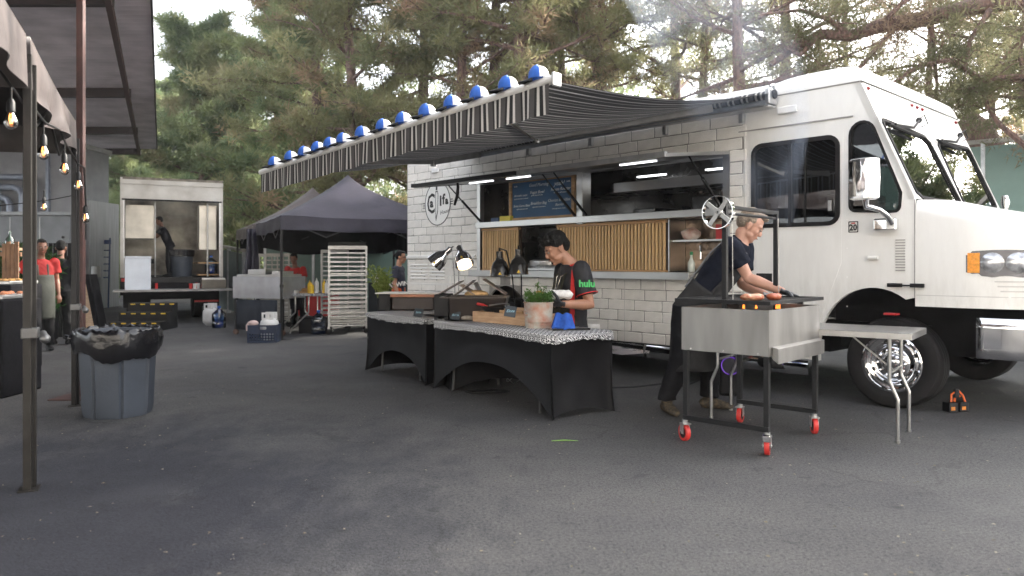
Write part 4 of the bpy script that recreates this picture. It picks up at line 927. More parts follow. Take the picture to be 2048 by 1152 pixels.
# ================================================================ AWNING (part of the truck)
def stripes(name, colr, period, rough=.8, flip=0.):
    m = bpy.data.materials.new(name); m.use_nodes = True; nt = m.node_tree; N = nt.nodes; L = nt.links; b = N['Principled BSDF']; b.inputs['Roughness'].default_value = rough
    tc = N.new('ShaderNodeTexCoord'); sp = N.new('ShaderNodeSeparateXYZ'); L.new(tc.outputs['Object'], sp.inputs[0])
    d = N.new('ShaderNodeMath'); d.operation = 'DIVIDE'; d.inputs[1].default_value = period; L.new(sp.outputs[0], d.inputs[0])
    f = N.new('ShaderNodeMath'); f.operation = 'FRACT'; L.new(d.outputs[0], f.inputs[0])
    cr = N.new('ShaderNodeValToRGB'); cr.color_ramp.interpolation = 'CONSTANT'; e = cr.color_ramp.elements
    while len(e) < len(colr): e.new(.5)
    for k, (p, c) in enumerate(colr): e[k].position = p; e[k].color = (*c, 1)
    L.new(f.outputs[0], cr.inputs[0]); nz = N.new('ShaderNodeTexNoise'); nz.inputs['Scale'].default_value = 5; L.new(tc.outputs['Object'], nz.inputs[0])
    mx = N.new('ShaderNodeMix'); mx.data_type = 'RGBA'; mx.blend_type = 'MULTIPLY'; mx.inputs[0].default_value = .35; L.new(cr.outputs[0], mx.inputs[6]); L.new(nz.outputs[0], mx.inputs[7]); L.new(mx.outputs[2], b.inputs['Base Color'])
    if flip:
        t = N.new('ShaderNodeBsdfTranslucent'); L.new(mx.outputs[2], t.inputs[0]); s_ = N.new('ShaderNodeMixShader'); s_.inputs[0].default_value = flip; L.new(b.outputs[0], s_.inputs[1]); L.new(t.outputs[0], s_.inputs[2]); L.new(s_.outputs[0], N['Material Output'].inputs['Surface'])
    return m
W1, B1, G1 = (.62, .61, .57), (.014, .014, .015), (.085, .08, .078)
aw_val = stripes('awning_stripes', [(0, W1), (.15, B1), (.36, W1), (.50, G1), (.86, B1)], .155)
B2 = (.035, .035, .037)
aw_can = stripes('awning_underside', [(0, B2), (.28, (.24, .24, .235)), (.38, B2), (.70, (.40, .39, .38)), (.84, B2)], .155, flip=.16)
AR, AL = Vector((-1.10, -3.22, 2.60)), Vector((-5.77, -3.22, 2.355))
TR, TL = Vector((-1.06, -.13, 2.985)), Vector((-5.85, -.13, 2.93))
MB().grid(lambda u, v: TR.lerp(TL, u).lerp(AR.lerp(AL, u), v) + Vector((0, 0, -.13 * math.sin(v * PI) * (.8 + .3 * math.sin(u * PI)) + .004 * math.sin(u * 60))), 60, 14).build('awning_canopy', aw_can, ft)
def valf(u, v):
    p = AR.lerp(AL, u) + Vector((-.02, -.02, -.02 - .215 * v)); w = (.003 + .010 * v) * math.sin(u * 95 + 2 * math.sin(u * 19)) * (.4 + .6 * abs(math.sin(u * 7 + 1)))
    return p + Vector((.004 * math.sin(u * 50) * v, w, .003 * math.sin(u * 41) * v))
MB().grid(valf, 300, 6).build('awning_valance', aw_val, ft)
rl = MB().tube([AR + Vector((.03, 0, .01)), AL + Vector((-.05, 0, .01))], .033, 12).build('awning_rail', white_trim, ft)
MB().cbox(AR + Vector((.035, 0, 0)), (.02, .09, .10)).build('rail_end_cap', alu, ft, bevel=.01)
MB().tube([TR + Vector((.02, .02, -.01)), TL + Vector((-.02, .02, -.01))], .045, 14).build('roller_tube', aw_val, ft)
MB().tube([(-1.10, -.17, 2.885), (-5.80, -.17, 2.83)], .035, 12).build('lower_tube', mat('blue_grey_tube', (.42, .46, .52), .35, .5, var=.2), ft)
MB().box((-1.06, -.22, 2.86), (-5.84, -.05, 2.845)).build('awning_bracket_rail', alu, ft)
for x in (-1.08, -5.83):
    MB().cbox((x, -.12, 2.95), (.05, .17, .15)).build('tube_bracket', alu, ft, bevel=.01)
    MB().tube([(x, -.06, 3.03), (x + .02, -.12, 3.07), (x + .03, -.2, 3.04)], .012, 6).build('tube_bracket_hook', alu, ft)
for x in (-1.45, -2.4, -3.5, -4.6): MB().cbox((x, -.03, 2.80), (.05, .06, .10)).build('wall_bracket', alu, ft, bevel=.006)
def v3(px, py, y): x, z_ = tpx(px, y, py); return Vector((x, y, z_))
for sh, el, ri in ((v3(1425, 216, -.2), v3(1074, 276, -1.35), v3(1000, 226, -3.0)), (v3(960, 309, -.2), v3(866, 323, -1.35), v3(700, 322, -3.0))):
    MB().bar(sh, el, .045, .085).build('awning_arm', alu, ft, bevel=.006); MB().bar(el, ri, .04, .07).build('awning_arm', alu, ft, bevel=.006)
    MB().cyl(el + Vector((0, 0, -.06)), el + Vector((0, 0, .06)), .035, n=10).build('arm_elbow', steel, ft)
# ---------------- caps on the rail
cx_list = [546, 579, 606, 633, 658, 684, 722, 764, 804, 851, 902, 955, 1013, 1074]
def cap_build(label):
    c = thing('trucker_cap', label, 'cap', (0, 0, 0), 0, 'caps lined up along the awning rail')
    def dome(a0, a1, rr=1.):
        def f(u, v):
            a = R(a0 + (a1 - a0) * u); ph = v * PI / 2 * .995; s_ = math.cos(ph) ** .8
            return (.094 * s_ * math.cos(a) * rr, .080 * s_ * math.sin(a) * rr, .018 + (.118 + (.014 if math.cos(a) < 0 else 0)) * math.sin(ph) * rr)
        return f
    MB().grid(dome(75, 285), 16, 8).build('front_panel', cap_blue, c)
    MB().grid(dome(-75, 75), 12, 8).build('mesh_back', cap_white, c)
    MB().ball((0, 0, .136), (.008, .008, .006), 8, 5).build('top_button', cap_blue, c)
    br = MB(); 
    def bf(u, v):
        a = R(118 + 124 * u); r0 = .088; rx = r0 + .105 * v * math.sin((u) * PI) ** .6
        return (rx * math.cos(a), (.080 + .0 * v) * math.sin(a) * (1 + .06 * v), .016 - .020 * v * v - .012 * (abs(2 * u - 1)) ** 2 * v)
    br.grid(bf, 14, 4); b_ = br.build('brim', mat('black_cap_brim', (.010, .010, .012), .6), c); s_ = b_.modifiers.new('s', 'SOLIDIFY'); s_.thickness = .004
    def bd(u, v): 
        a = u * 2 * PI; yy = .026 * v * math.cos(a); zz_ = .075 + .024 * v * math.sin(a); ph = math.asin(min(.99, (zz_ - .018) / .132)); s2 = math.cos(ph) ** .8
        return (-.0965 * s2 * math.sqrt(max(0, 1 - (yy / (.08 * s2)) ** 2)) - .001, yy, zz_)
    MB().grid(bd, 14, 2).build('round_badge', cap_white, c)
    def bd2(u, v): p = bd(u, .45 + .35 * v); return (p[0] - .0012, p[1], p[2])
    MB().grid(bd2, 14, 1).build('badge_ring', cap_blue, c)
    return c
cl = ['blue and white cap at the far lower left end of the awning rail'] + ['%s blue and white cap counting from the lower left end of the awning rail' % w for w in ('second', 'third', 'fourth', 'fifth', 'sixth', 'seventh')] + \
     ['%s blue and white cap counting from the upper right end of the awning rail' % w for w in ('seventh', 'sixth', 'fifth', 'fourth', 'third', 'second')] + ['blue and white cap nearest the upper right corner of the awning']
cap0 = None
for i, px in enumerate(cx_list):
    x, _ = tpx(px + 4, -3.22, 300); t = (x - AR.x) / (AL.x - AR.x); p = AR.lerp(AL, t); wp = tw(p.x, p.y, p.z + .030)
    rz = TA + R(40 + 8 * math.sin(i * 2.3))
    if cap0 is None: cap0 = cap_build(cl[i]); cap0.location = wp; cap0.rotation_euler = (0, R(-3), rz); cap0.scale = (.84, .84, .78)
    else:
        c = dup(cap0, wp, None, cl[i]); c.rotation_euler = (0, R(-3), rz)

# ================================================================ BUFFET TABLES
def lace_mat():
    m = bpy.data.materials.new('patterned_cloth'); m.use_nodes = True; nt = m.node_tree; N = nt.nodes; L = nt.links; b = N['Principled BSDF']; b.inputs['Roughness'].default_value = .8
    tc = N.new('ShaderNodeTexCoord'); mp = N.new('ShaderNodeMapping'); mp.inputs['Scale'].default_value = (17, 17, 17); L.new(tc.outputs['UV'], mp.inputs[0])
    def cell(off, rot):
        m2 = N.new('ShaderNodeMapping'); m2.inputs['Location'].default_value = off; L.new(mp.outputs[0], m2.inputs[0])
        fr = N.new('ShaderNodeVectorMath'); fr.operation = 'FRACTION'; L.new(m2.outputs[0], fr.inputs[0])
        sb = N.new('ShaderNodeVectorMath'); sb.operation = 'SUBTRACT'; sb.inputs[1].default_value = (.5, .5, 0); L.new(fr.outputs[0], sb.inputs[0])
        sp = N.new('ShaderNodeSeparateXYZ'); L.new(sb.outputs[0], sp.inputs[0])
        def M(op, a, b_=None):
            k = N.new('ShaderNodeMath'); k.operation = op
            for i, q in enumerate((a, b_)):
                if q is None: continue
                if isinstance(q, (int, float)): k.inputs[i].default_value = q
                else: L.new(q, k.inputs[i])
            return k.outputs[0]
        an = M('ARCTAN2', sp.outputs[1], sp.outputs[0]); r = M('SQRT', M('ADD', M('MULTIPLY', sp.outputs[0], sp.outputs[0]), M('MULTIPLY', sp.outputs[1], sp.outputs[1])))
        pet = M('ABSOLUTE', M('COSINE', M('ADD', M('MULTIPLY', an, 2), rot))); lim = M('ADD', M('MULTIPLY', pet, .36), .06)
        return M('LESS_THAN', r, lim), M('GREATER_THAN', r, .10)
    a, a2 = cell((0, 0, 0), 0.); c, c2 = cell((.5, .5, 0), PI / 2)
    def M(op, a_, b_):
        k = N.new('ShaderNodeMath'); k.operation = op; L.new(a_, k.inputs[0]); L.new(b_, k.inputs[1]); return k.outputs[0]
    s = M('MAXIMUM', M('MULTIPLY', a, a2), c)
    x = N.new('ShaderNodeMix'); x.data_type = 'RGBA'; x.inputs[6].default_value = (.66, .66, .66, 1); x.inputs[7].default_value = (.035, .035, .04, 1); L.new(s, x.inputs[0]); L.new(x.outputs[2], b.inputs['Base Color'])
    return m
lace = lace_mat()
def uv_grid(o, fn):
    me = o.data; uv = me.uv_layers.new(name='UVMap')
    for lp in me.loops: uv.data[lp.index].uv = fn(me.vertices[lp.vertex_index].co)
def spandex_table(name, label, org, ang, Lx, Wy, H_, arches, lab2, seed=0, hem=(.07, .02), open_side=False):
    """origin = near corner foot; x along the long side, y along the short side"""
    t = thing(name, label, 'table', (org[0], org[1], 0), ang, 'buffet tables under black stretch covers')
    MB().box((.0, .0, H_ - .03), (Lx, Wy, H_)).build('tabletop', white_trim, t)
    for sx in (.24, Lx - .24): MB().tube([(sx, .08, H_ - .03), (sx, .08, .35), (sx + .02, .05, .02)], .014, 8).tube([(sx, Wy - .08, H_ - .03), (sx, Wy - .08, .35), (sx + .02, Wy - .05, .02)], .014, 8).tube([(sx, .08, .35), (sx, Wy - .08, .35)], .011, 8).build('folding_leg', mat('dark_leg', (.05, .05, .05), .5, .6), t)
    e = .012; c = [(-e, -e), (Lx + e, -e), (Lx + e, Wy + e), (-e, Wy + e)]
    cv = MB()
    for k in range(4):
        a, b_ = Vector(c[k]), Vector(c[(k + 1) % 4]); d = b_ - a; n_ = Vector((d.y, -d.x)).normalized(); ar = arches[k]
        def f(u, v, a=a, d=d, n_=n_, ar=ar):
            uu = u; zb = ar * (1 - abs(2 * uu - 1) ** 2.3) ** 1.05 + .004; z_ = H_ - (H_ - zb) * v
            pin = .055 * math.sin(PI * min(1, v * 1.0)) * math.sin(PI * uu) ** .5 + .012 * v
            w = .005 * math.sin(uu * 17 + seed) * math.sin(v * 5) + .004 * mnoise.noise(Vector((uu * 5, v * 3, seed)))
            flare = .035 * (v ** 4) * (abs(2 * uu - 1) ** 10); cc = Vector((Lx / 2, Wy / 2)); p = a + d * uu - n_ * (pin + w)
            p = p + (p - cc).normalized() * flare; return (p.x, p.y, z_)
        cv.grid(f, 36, 16)
    cv.add([(-e, -e, H_ + .002), (Lx + e, -e, H_ + .002), (Lx + e, Wy + e, H_ + .002), (-e, Wy + e, H_ + .002)], [(0, 1, 2, 3)])
    o = cv.build('stretch_cover', spandex, t, weld=True, ang=60)
    # patterned topper
    r_ = .10; rim = []
    pts = [(-.035, -.035), (Lx + .035, -.035), (Lx + .035, Wy + .035), (-.035, Wy + .035)]
    for k, (cx, cy, a0) in enumerate(((r_ - .04, r_ - .04, 180), (Lx + .04 - r_, r_ - .04, 270), (Lx + .04 - r_, Wy + .04 - r_, 0), (r_ - .04, Wy + .04 - r_, 90))):
        for i in range(7): rim.append((cx + r_ * math.cos(R(a0 + 15 * i)), cy + r_ * math.sin(R(a0 + 15 * i))))
        nx = ((Lx - .0, -.04), (Lx + .04, Wy), (.0, Wy + .04), (-.04, 0))[k]; st = rim[-1]
        for i in range(1, 24): 
            q = i / 24; en_ = ((Lx + .04 - r_, -.04), (Lx + .04, Wy + .04 - r_), (r_ - .04, Wy + .04), (-.04, r_ - .04))[k]; rim.append((st[0] + (en_[0] - st[0]) * q, st[1] + (en_[1] - st[1]) * q))
    n_ = len(rim); tp_ = MB(); cc = Vector((Lx / 2, Wy / 2)); vs = []
    for lv, (out, dz) in enumerate(((-.03, .012), (-.004, .009), (.006, .0), (.009, -.3), (.012, -.7), (.010, -1.))):
        for j, p in enumerate(rim):
            pv = Vector(p); nn = (pv - cc).normalized(); hd = hem[0] + hem[1] * math.sin(j * .21 + seed) + .006 * math.sin(j * 1.7)
            q = pv + nn * (out + (.006 * math.sin(j * .9 + seed) if dz < 0 else 0)); vs.append((q.x, q.y, H_ + (dz if dz >= 0 else dz * hd)))
    tp_.add(vs, [(l * n_ + j, l * n_ + (j + 1) % n_, (l + 1) * n_ + (j + 1) % n_, (l + 1) * n_ + j)[::-1] for l in range(5) for j in range(n_)], True)
    tp_.f.append(tuple(range(n_))); tp_.sm.append(True)
    o = tp_.build('x', lace); o.name = 'patterned_topper'; o.location = (org[0], org[1], 0); o.rotation_euler = (0, 0, ang); tag(o, lab2, 'tablecloth', 'patterned toppers on the buffet tables')
    uv_grid(o, lambda c_: (c_.x + (0 if c_.z > H_ - .004 or abs(c_.y - Wy / 2) > Wy / 2 - .02 else c_.z * .7), c_.y + (0 if c_.z > H_ - .004 else c_.z)))
    return t
HT = .70
g3 = ground_at(1103, 841); A3 = math.atan2(7.90 - g3.y, -.80 - g3.x)
# long side runs back-left from the near corner; short side runs to the right
def table_at(name, label, near, far_, Wy, arches, l2, seed, hem=(.055, .012)):
    d = far_ - near; a = math.atan2(d.y, d.x); Lx = d.length
    # local y must point right/away: rotate so that x goes from far end to the near corner
    org = far_; return spandex_table(name, label, org, math.atan2(near.y - far_.y, near.x - far_.x), Lx, Wy, HT, arches, l2, seed, hem)
t3 = table_at('buffet_table', 'black covered folding table nearest the camera, with crate and herb pot', g3, ground_at(872, 778), .66, (.37, .06, .30, .05), 'black and white patterned topper on the nearest table, under crate and pot', 1)
t1 = table_at('buffet_table', 'black covered folding table farther left, under the dark food warmers', ground_at(853, 771), ground_at(737, 741), .72, (.30, .03, .30, .05), 'black and white patterned topper on the farther table, under the food warmers', 4)
t2 = table_at('buffet_table', 'black covered table end set crosswise in the middle, behind the bent table leg', ground_at(905, 783), ground_at(843, 752), .95, (.02, .10, .30, .10), 'patterned topper on the middle table, between crate and black warmers', 6)
def tp_(px, py, z_=HT + .012): return ground_at(px, py, z_)
LA = math.atan2(ground_at(880, 781).y - g3.y, ground_at(880, 781).x - g3.x) + PI   # direction of the long side towards the camera
# food warmers
p = tp_(757, 621); w1 = thing('food_warmer', 'black food warmer with copper coloured lid board at the left end of the tables', 'food warmer', p, R(-6), 'dark food warmers on the buffet')
MB().box((0, 0, 0), (.15, .40, .205)).build('end_block', black_plastic, w1, bevel=.01); MB().box((.15, .03, 0), (.70, .42, .185)).build('tub', mat('dark_brown_tub', (.028, .018, .016), .4, var=.3), w1, bevel=.02)
MB().box((-.04, -.02, .207), (.78, .44, .222)).build('rim_shelf', paper, w1, bevel=.003); MB().box((.16, -.05, .170), (.74, .30, .204)).build('copper_board', mat('copper_board', (.42, .17, .09), .35, var=.3, vs=4, stretch=(1, 8, 8)), w1, bevel=.006)
p = tp_(868, 640); w2 = thing('food_warmer', 'black food warmer with open steel lids beside the wooden crate', 'food warmer', p, R(-4), 'dark food warmers on the buffet')
MB().box((0, 0, .035), (.15, .36, .265)).box((0.0, 0, 0), (.035, .36, .035)).box((.11, 0, 0), (.15, .36, .035)).build('end_block', black_plastic, w2, bevel=.008)
MB().add([(.16, .03, .0), (.70, .03, .0), (.70, .40, .0), (.16, .40, .0), (.15, .0, .245), (.76, .0, .245), (.76, .43, .245), (.15, .43, .245)], [(0, 3, 2, 1), (0, 1, 5, 4), (1, 2, 6, 5), (2, 3, 7, 6), (3, 0, 4, 7)]).build('tub', mat('dark_bronze_tub', (.035, .026, .022), .35, .3, var=.25), w2, bevel=.01)
MB().plate([[(.13, 0.), (.79, 0), (.79, .46), (.13, .46)], [(.17, .03), (.75, .03), (.75, .43), (.17, .43)]], -.006, .006, Matrix.Translation((0, 0, .252)) @ Matrix.Rotation(R(-90), 4, 'X') @ Matrix.Scale(-1, 4, (0, 0, 1))).build('rim', mat('dark_bronze_tub', (.03, .02, .02)), w2)
lidm = mat('brown_steel_lid', (.26, .22, .20), .35, .7, var=.35, vs=4)
for x0, x1, z0, z1, yy in ((.02, .26, .262, .40, .05), (.20, .40, .258, .41, .02), (.42, .25, .258, .36, .04), (.50, .74, .42, .262, .03), (.38, .44, .38, .262, .25)):
    MB().bar((x0, .21 + yy, z0), (x1, .21 + yy, z1), .008, .34, up=(0, 1, 0)).build('lid', lidm, w2)
MB().ball((.42, .2, .262), (.13, .12, .045), 14, 8).build('taco_shells', mat('tortilla', (.62, .40, .19), .7, var=.3, vs=30, bump=.5), w2)
# table cards
for (px, py), lb_ in (((837, 634), 'small dark card with pale writing left of the wide black warmer'), ((911, 640), 'small dark card with pale writing in front of the wide black warmer'), ((1021, 634), 'small dark card with pale writing on the wooden crate')):
    on = px == 1021; p = tp_(px, py, HT + .012 + (.125 if on else 0)); k = thing('table_card', lb_, 'card', p, R(-12), 'small dark table cards')
    MB().cbox((0, 0, .048), (.10, .008, .095), Matrix.Rotation(R(-18), 3, 'X') @ Matrix.Rotation(R(8), 3, 'Y')).build('card', mat('slate_card', (.03, .04, .05), .5), k)
    text(k, 'Salsa' if px == 837 else ('Birria' if px == 911 else 'Elote'), .034, Matrix.Translation((0, -.0062, .052)) @ Matrix.Rotation(R(-18), 4, 'X') @ SIDE, mat('pale_blue_chalk', (.35, .60, .72), .7), 'card_lettering', shear=.3)
# wooden crate with pan and board
p = tp_(945, 643); q_ = tp_(1048, 652); ca = math.atan2(q_.y - p.y, q_.x - p.x); cw = (q_ - p).length + .12
cr_ = thing('wooden_crate', 'shallow raw wood crate on the nearest table holding a red handled pan', 'crate', p, ca)
cdm = (cw, .36, .105)
MB().box((0, 0, 0), (cdm[0], .018, cdm[2])).build('side_board', raw_wood, cr_, bevel=.003); MB().box((0, cdm[1] - .018, 0), (cdm[0], cdm[1], cdm[2])).build('side_board', raw_wood, cr_, bevel=.003)
MB().box((0, .019, 0), (.018, cdm[1] - .019, cdm[2])).build('end_board', raw_wood, cr_, bevel=.003); MB().box((cdm[0] - .018, .019, 0), (cdm[0], cdm[1] - .019, cdm[2])).build('end_board', raw_wood, cr_, bevel=.003); MB().box((.02, .02, .0), (cdm[0] - .02, cdm[1] - .02, .06)).build('base_board', raw_wood, cr_)
cM = Matrix.Translation(p) @ Matrix.Rotation(ca, 4, 'Z')
pn_ = thing('frying_pan', 'dark pan with a red sleeved handle resting across the crate', 'pan', cM @ Vector((.24, .12, .112)), ca)
MB().lathe([(0, 0), (.13, 0), (.16, .045), (.156, .047), (.126, .006), (0, .006)], 28).build('bowl', black_metal, pn_)
MB().tube([(-.15, 0, .04), (-.20, -.01, .052)], .010, 8).tube([(-.19, -.01, .052), (-.28, -.02, .062)], .014, 10).build('red_handle', red_p, pn_)
MB().tube([(.12 * math.cos(a), .12 * math.sin(a), .052 + .018 * math.sin(a) ** 2) for a in [i * PI / 8 for i in range(9)]], .008, 6).build('steel_tongs', steel, pn_)
bo_ = thing('cutting_board', 'pale wooden board bridging the crate beside the metal pot', 'board', cM @ Vector((.34, .02, .130)), ca + R(4)); MB().box((0, .06, 0), (.34, .28, .016)).build('slab', raw_wood, bo_, bevel=.004); MB().box((0.02, .02, -.024), (.32, .035, 0)).build('batten', wood, bo_)
# rusty pot with herbs
p = tp_(1077, 655); pot = thing('herb_pot', 'weathered copper and grey metal pot full of leafy herbs', 'pot', p, 0)
rp = mat('weathered_copper', (.38, .17, .11), .6, .25, c2=(.42, .44, .39), vs=11, bump=.2, rvar=.15, detail=8)
MB().lathe([(.118, 0), (.122, .004), (.123, .03), (.127, .034), (.123, .04), (.126, .055), (.130, .058), (.126, .064), (.134, .225), (.142, .229), (.140, .236), (.130, .236), (.118, .02)], 36).build('body', rp, pot)
MB().tube([(-.10, -.125, .15), (-.135, -.11, .16), (-.13, -.12, .12), (-.10, -.125, .125)], .007, 6).build('handle', rp, pot); MB().lathe([(.129, .21), (0, .215)], 20).build('soil', soil, pot)
cent = [(rs.uniform(-.11, .11), rs.uniform(-.09, .09), rs.uniform(.235, .315)) for _ in range(60)]
stv = MB()
for c in cent[:36]: stv.tube([(c[0] * .5, c[1] * .5, .21), (c[0] * .9, c[1] * .9, c[2] + .01)], .0025, 4, smooth=False)
for ex in ((-.01, .0, .40), (.10, 0, .33), (-.09, 0, .335), (.05, -.03, .37)): stv.tube([(0, 0, .2), (ex[0] * .7, ex[1], .28), ex], .003, 4); cent += [ex, (ex[0] * .9, ex[1], ex[2] - .03)]
stv.build('stems', mat('herb_stem', (.14, .16, .06)), pot)
herb = leaf_mat('herb_leaves', (.06, .15, .035), (.13, .24, .07), (.20, .25, .10))
me = np_mesh('leaves', needles(cent, [.028] * len(cent), 16, .026, .013, np.random.default_rng(2))); me.materials.append(herb); o = bpy.data.objects.new('leaves', me); col.objects.link(o); o.parent = pot; o['kind'] = 'stuff'
# leafy palm stalks in the left warmer
p = at(766, 596, 9.85); pl = thing('bamboo_palm', 'potted leafy green palm stalks behind the left warmer', 'plant', p, 0)
MB().lathe([(.07, -.19), (.08, -.02), (.085, .0), (.075, 0)], 16).build('pot', black_plastic, pl)
stk = MB(); lf = MB()
for i in range(26):
    a = rs.uniform(0, 6.28); sp_ = rs.uniform(.02, .16); h_ = rs.uniform(.26, .50); b0 = Vector((rs.uniform(-.05, .05), rs.uniform(-.05, .05), -.05)); tp2 = b0 + Vector((math.cos(a) * sp_ - .05, math.sin(a) * sp_, h_)); md_ = b0.lerp(tp2, .5) + Vector((0, 0, .02))
    stk.tube([b0, md_, tp2], [.005, .004, .003], 5)
    for k in range(15):
        q = rs.uniform(.35, 1.02); c = b0.lerp(tp2, q); d = Vector((rs.uniform(-1, 1), rs.uniform(-1, 1), rs.uniform(.0, 1.1))).normalized(); l_ = rs.uniform(.07, .13); s_ = d.cross(Vector((rs.uniform(-1, 1), rs.uniform(-1, 1), .3))).normalized() * .009
        lf.add([c, c + d * l_ * .45 + s_, c + d * l_ + Vector((0, 0, -.02)), c + d * l_ * .45 - s_], [(0, 1, 2, 3)])
stk.build('canes', mat('yellow_green_cane', (.26, .30, .05), .5), pl); lf.build('leaves', leaf_mat('palm_leaf', (.10, .16, .05), (.22, .28, .08), (.28, .30, .10)), pl, kind='stuff')
# tray with blue cloth
p = tp_(1106, 662); tr = thing('serving_tray', 'flat dark steel tray at the right end of the nearest table', 'tray', p, R(12)); MB().box((0, 0, 0), (.34, .20, .012)).build('tray_base', steel, tr, bevel=.004); MB().box((0, -.004, .004), (.34, .002, .02)).build('tray_edge', black_metal, tr)
bcm = MB().grid(lambda u, v: ((u - .5) * .17 * (1.25 - .45 * v), .05 * (v - .5) + .02 * math.sin(u * 8), .13 * v + .008 * math.sin(u * 11)), 14, 8).grid(lambda u, v: ((u - .5) * .17 * (1.25 - .45 * v), .09 - .05 * (v - .5) + .02 * math.sin(u * 8 + 1), .13 * v + .008 * math.sin(u * 11)), 14, 8)
o = bcm.build('microfibre_cloth', blue_cloth, label='bright blue cloth propped up on the steel tray', cat='cloth', loc=p + Vector((.10, .05, .014)))
s_ = o.modifiers.new('s', 'SOLIDIFY'); s_.thickness = .006
# rocks / food between card and warmer
MB().ball((0, 0, .02), (.07, .05, .028), 10, 6).ball((.07, .02, .015), (.05, .04, .02), 10, 6).build('folded_tortillas', mat('pale_tortilla', (.42, .36, .30), .8, var=.3, vs=30, bump=.4), label='small heap of pale folded tortillas between card and wooden crate', cat='food', loc=tp_(935, 640))
# heat lamps
def heat_lamp(label, head, axis, base_p, m, Lr=.092, chrome_=False, group='heat lamps over the buffet'):
    t = thing('heat_lamp', label, 'heat lamp', base_p, 0, group);  z_ = Vector(axis).normalized(); q = z_.to_track_quat('Z', 'Y').to_matrix().to_4x4() @ Matrix.Scale(1.16 if chrome_ else 1.1, 4); q.translation = head - base_p
    sh = MB().lathe([(.022, .19), (.030, .188), (.030, .13), (.036, .125), (.038, .11), (.062, .085), (Lr * .93, .03), (Lr, -.035), (Lr + .003, -.045), (Lr - .006, -.045), (Lr - .012, .02), (.05, .07), (0.001, .09)], 30).xf(q).build('shade', m, t)
    MB().lathe([(.001, -.012), (.035, -.014), (.055, .0), (.058, .02), (.03, .06), (.001, .065)], 20).xf(q).build('lamp_bulb', warm_on, sh)
    a = MB().lathe([(Lr + .0035, .0), (Lr + .004, -.02)], 3)
    tri = MB(); 
    fd_ = Vector((0, -1, 0)); ca_ = Vector((0, 0, 0))
    for s_ in ((-.014, -.035 + .02), (.014, -.035 + .02), (0, .012)): pass
    yq = q @ Vector((0, 0, -.012)); rad_ = Lr - .004
    d_ = Vector((0, -1, 0)) - z_ * Vector((0, -1, 0)).dot(z_); d_.normalize(); sx_ = z_.cross(d_)
    rd = lambda zz_: (Lr * .93 + (Lr - Lr * .93) * (.03 - zz_) / .065) * (1.16 if chrome_ else 1.1) + .002
    O_ = head - base_p
    tri.add([O_ + d_ * (rd(-.03) + .003) - sx_ * .018 + z_ * -.03, O_ + d_ * (rd(-.03) + .003) + sx_ * .018 + z_ * -.03, O_ + d_ * (rd(.0) + .004) + z_ * .0], [(0, 1, 2)])
    tri.build('warning_triangle', yellow, sh)
    top = head - base_p + z_ * .19 * (1.16 if chrome_ else 1.1)
    pts = [top, top + z_ * .03 + Vector((0, .03, 0)), Vector((top.x * .6, top.y * .7 + .08, top.z + .01)), Vector((top.x * .25, top.y * .3 + .06, top.z * .62)), Vector((0, 0, .02))]
    MB().tube(pts, .008, 8).build('gooseneck', chrome if chrome_ else black_metal, t); MB().lathe([(.07, 0), (.07, .012), (.02, .02), (0.001, .02)], 20).build('foot', chrome if chrome_ else black_metal, t)
    return t
heat_lamp('polished chrome heat lamp tilted to the left over the wide warmer', at(874, 522, 8.75), (.55, -.05, .5), tp_(911, 605, HT + .02), chrome, chrome_=True)
heat_lamp('polished chrome heat lamp glowing white, its mouth turned to the camera', at(927, 522, 8.6), (-.28, .62, .75), tp_(918, 607, HT + .02), chrome, chrome_=True)
heat_lamp('black heat lamp with yellow triangle, left of the black pair', at(1000, 543, 7.75), (-.03, -.03, 1), tp_(1032, 628, HT + .02), lamp_black)
heat_lamp('black heat lamp with yellow triangle, right of the black pair', at(1037, 539, 7.65), (0, -.02, 1), tp_(1044, 628, HT + .02), lamp_black)
# cables
MB().tube([ground_at(1210, 777) + Vector((0, 0, .008)), ground_at(1270, 775) + Vector((0, 0, .008)), ground_at(1325, 769) + Vector((0, 0, .008)), ground_at(1370, 774) + Vector((0, 0, .008)), ground_at(1400, 760) + Vector((0, 0, .008)), tw(-1.8, .3, .3)], .009, 6).build('power_cable', black_plastic, label='black cable running over the asphalt from table to truck', cat='cable')
cc_ = ground_at(975, 785); MB().tube([cc_ + Vector((.22 * math.cos(a * 1.0), .10 * math.sin(a * 1.03), .008 + .006 * (a > 6.3))) for a in [i * .35 for i in range(37)]], .006, 5).build('coiled_cable', black_plastic, label='coiled black cable on the asphalt under the nearest table', cat='cable')
wc = ground_at(1032, 770); MB().tube([wc + Vector((.10 * math.cos(a) , .05 * math.sin(a), .02 + .1 * abs(math.sin(a * .7)))) for a in [i * .4 for i in range(30)]], .005, 5).build('loose_wires', steel, label='tangle of thin pale wires under the arch of the nearest table', cat='wires')
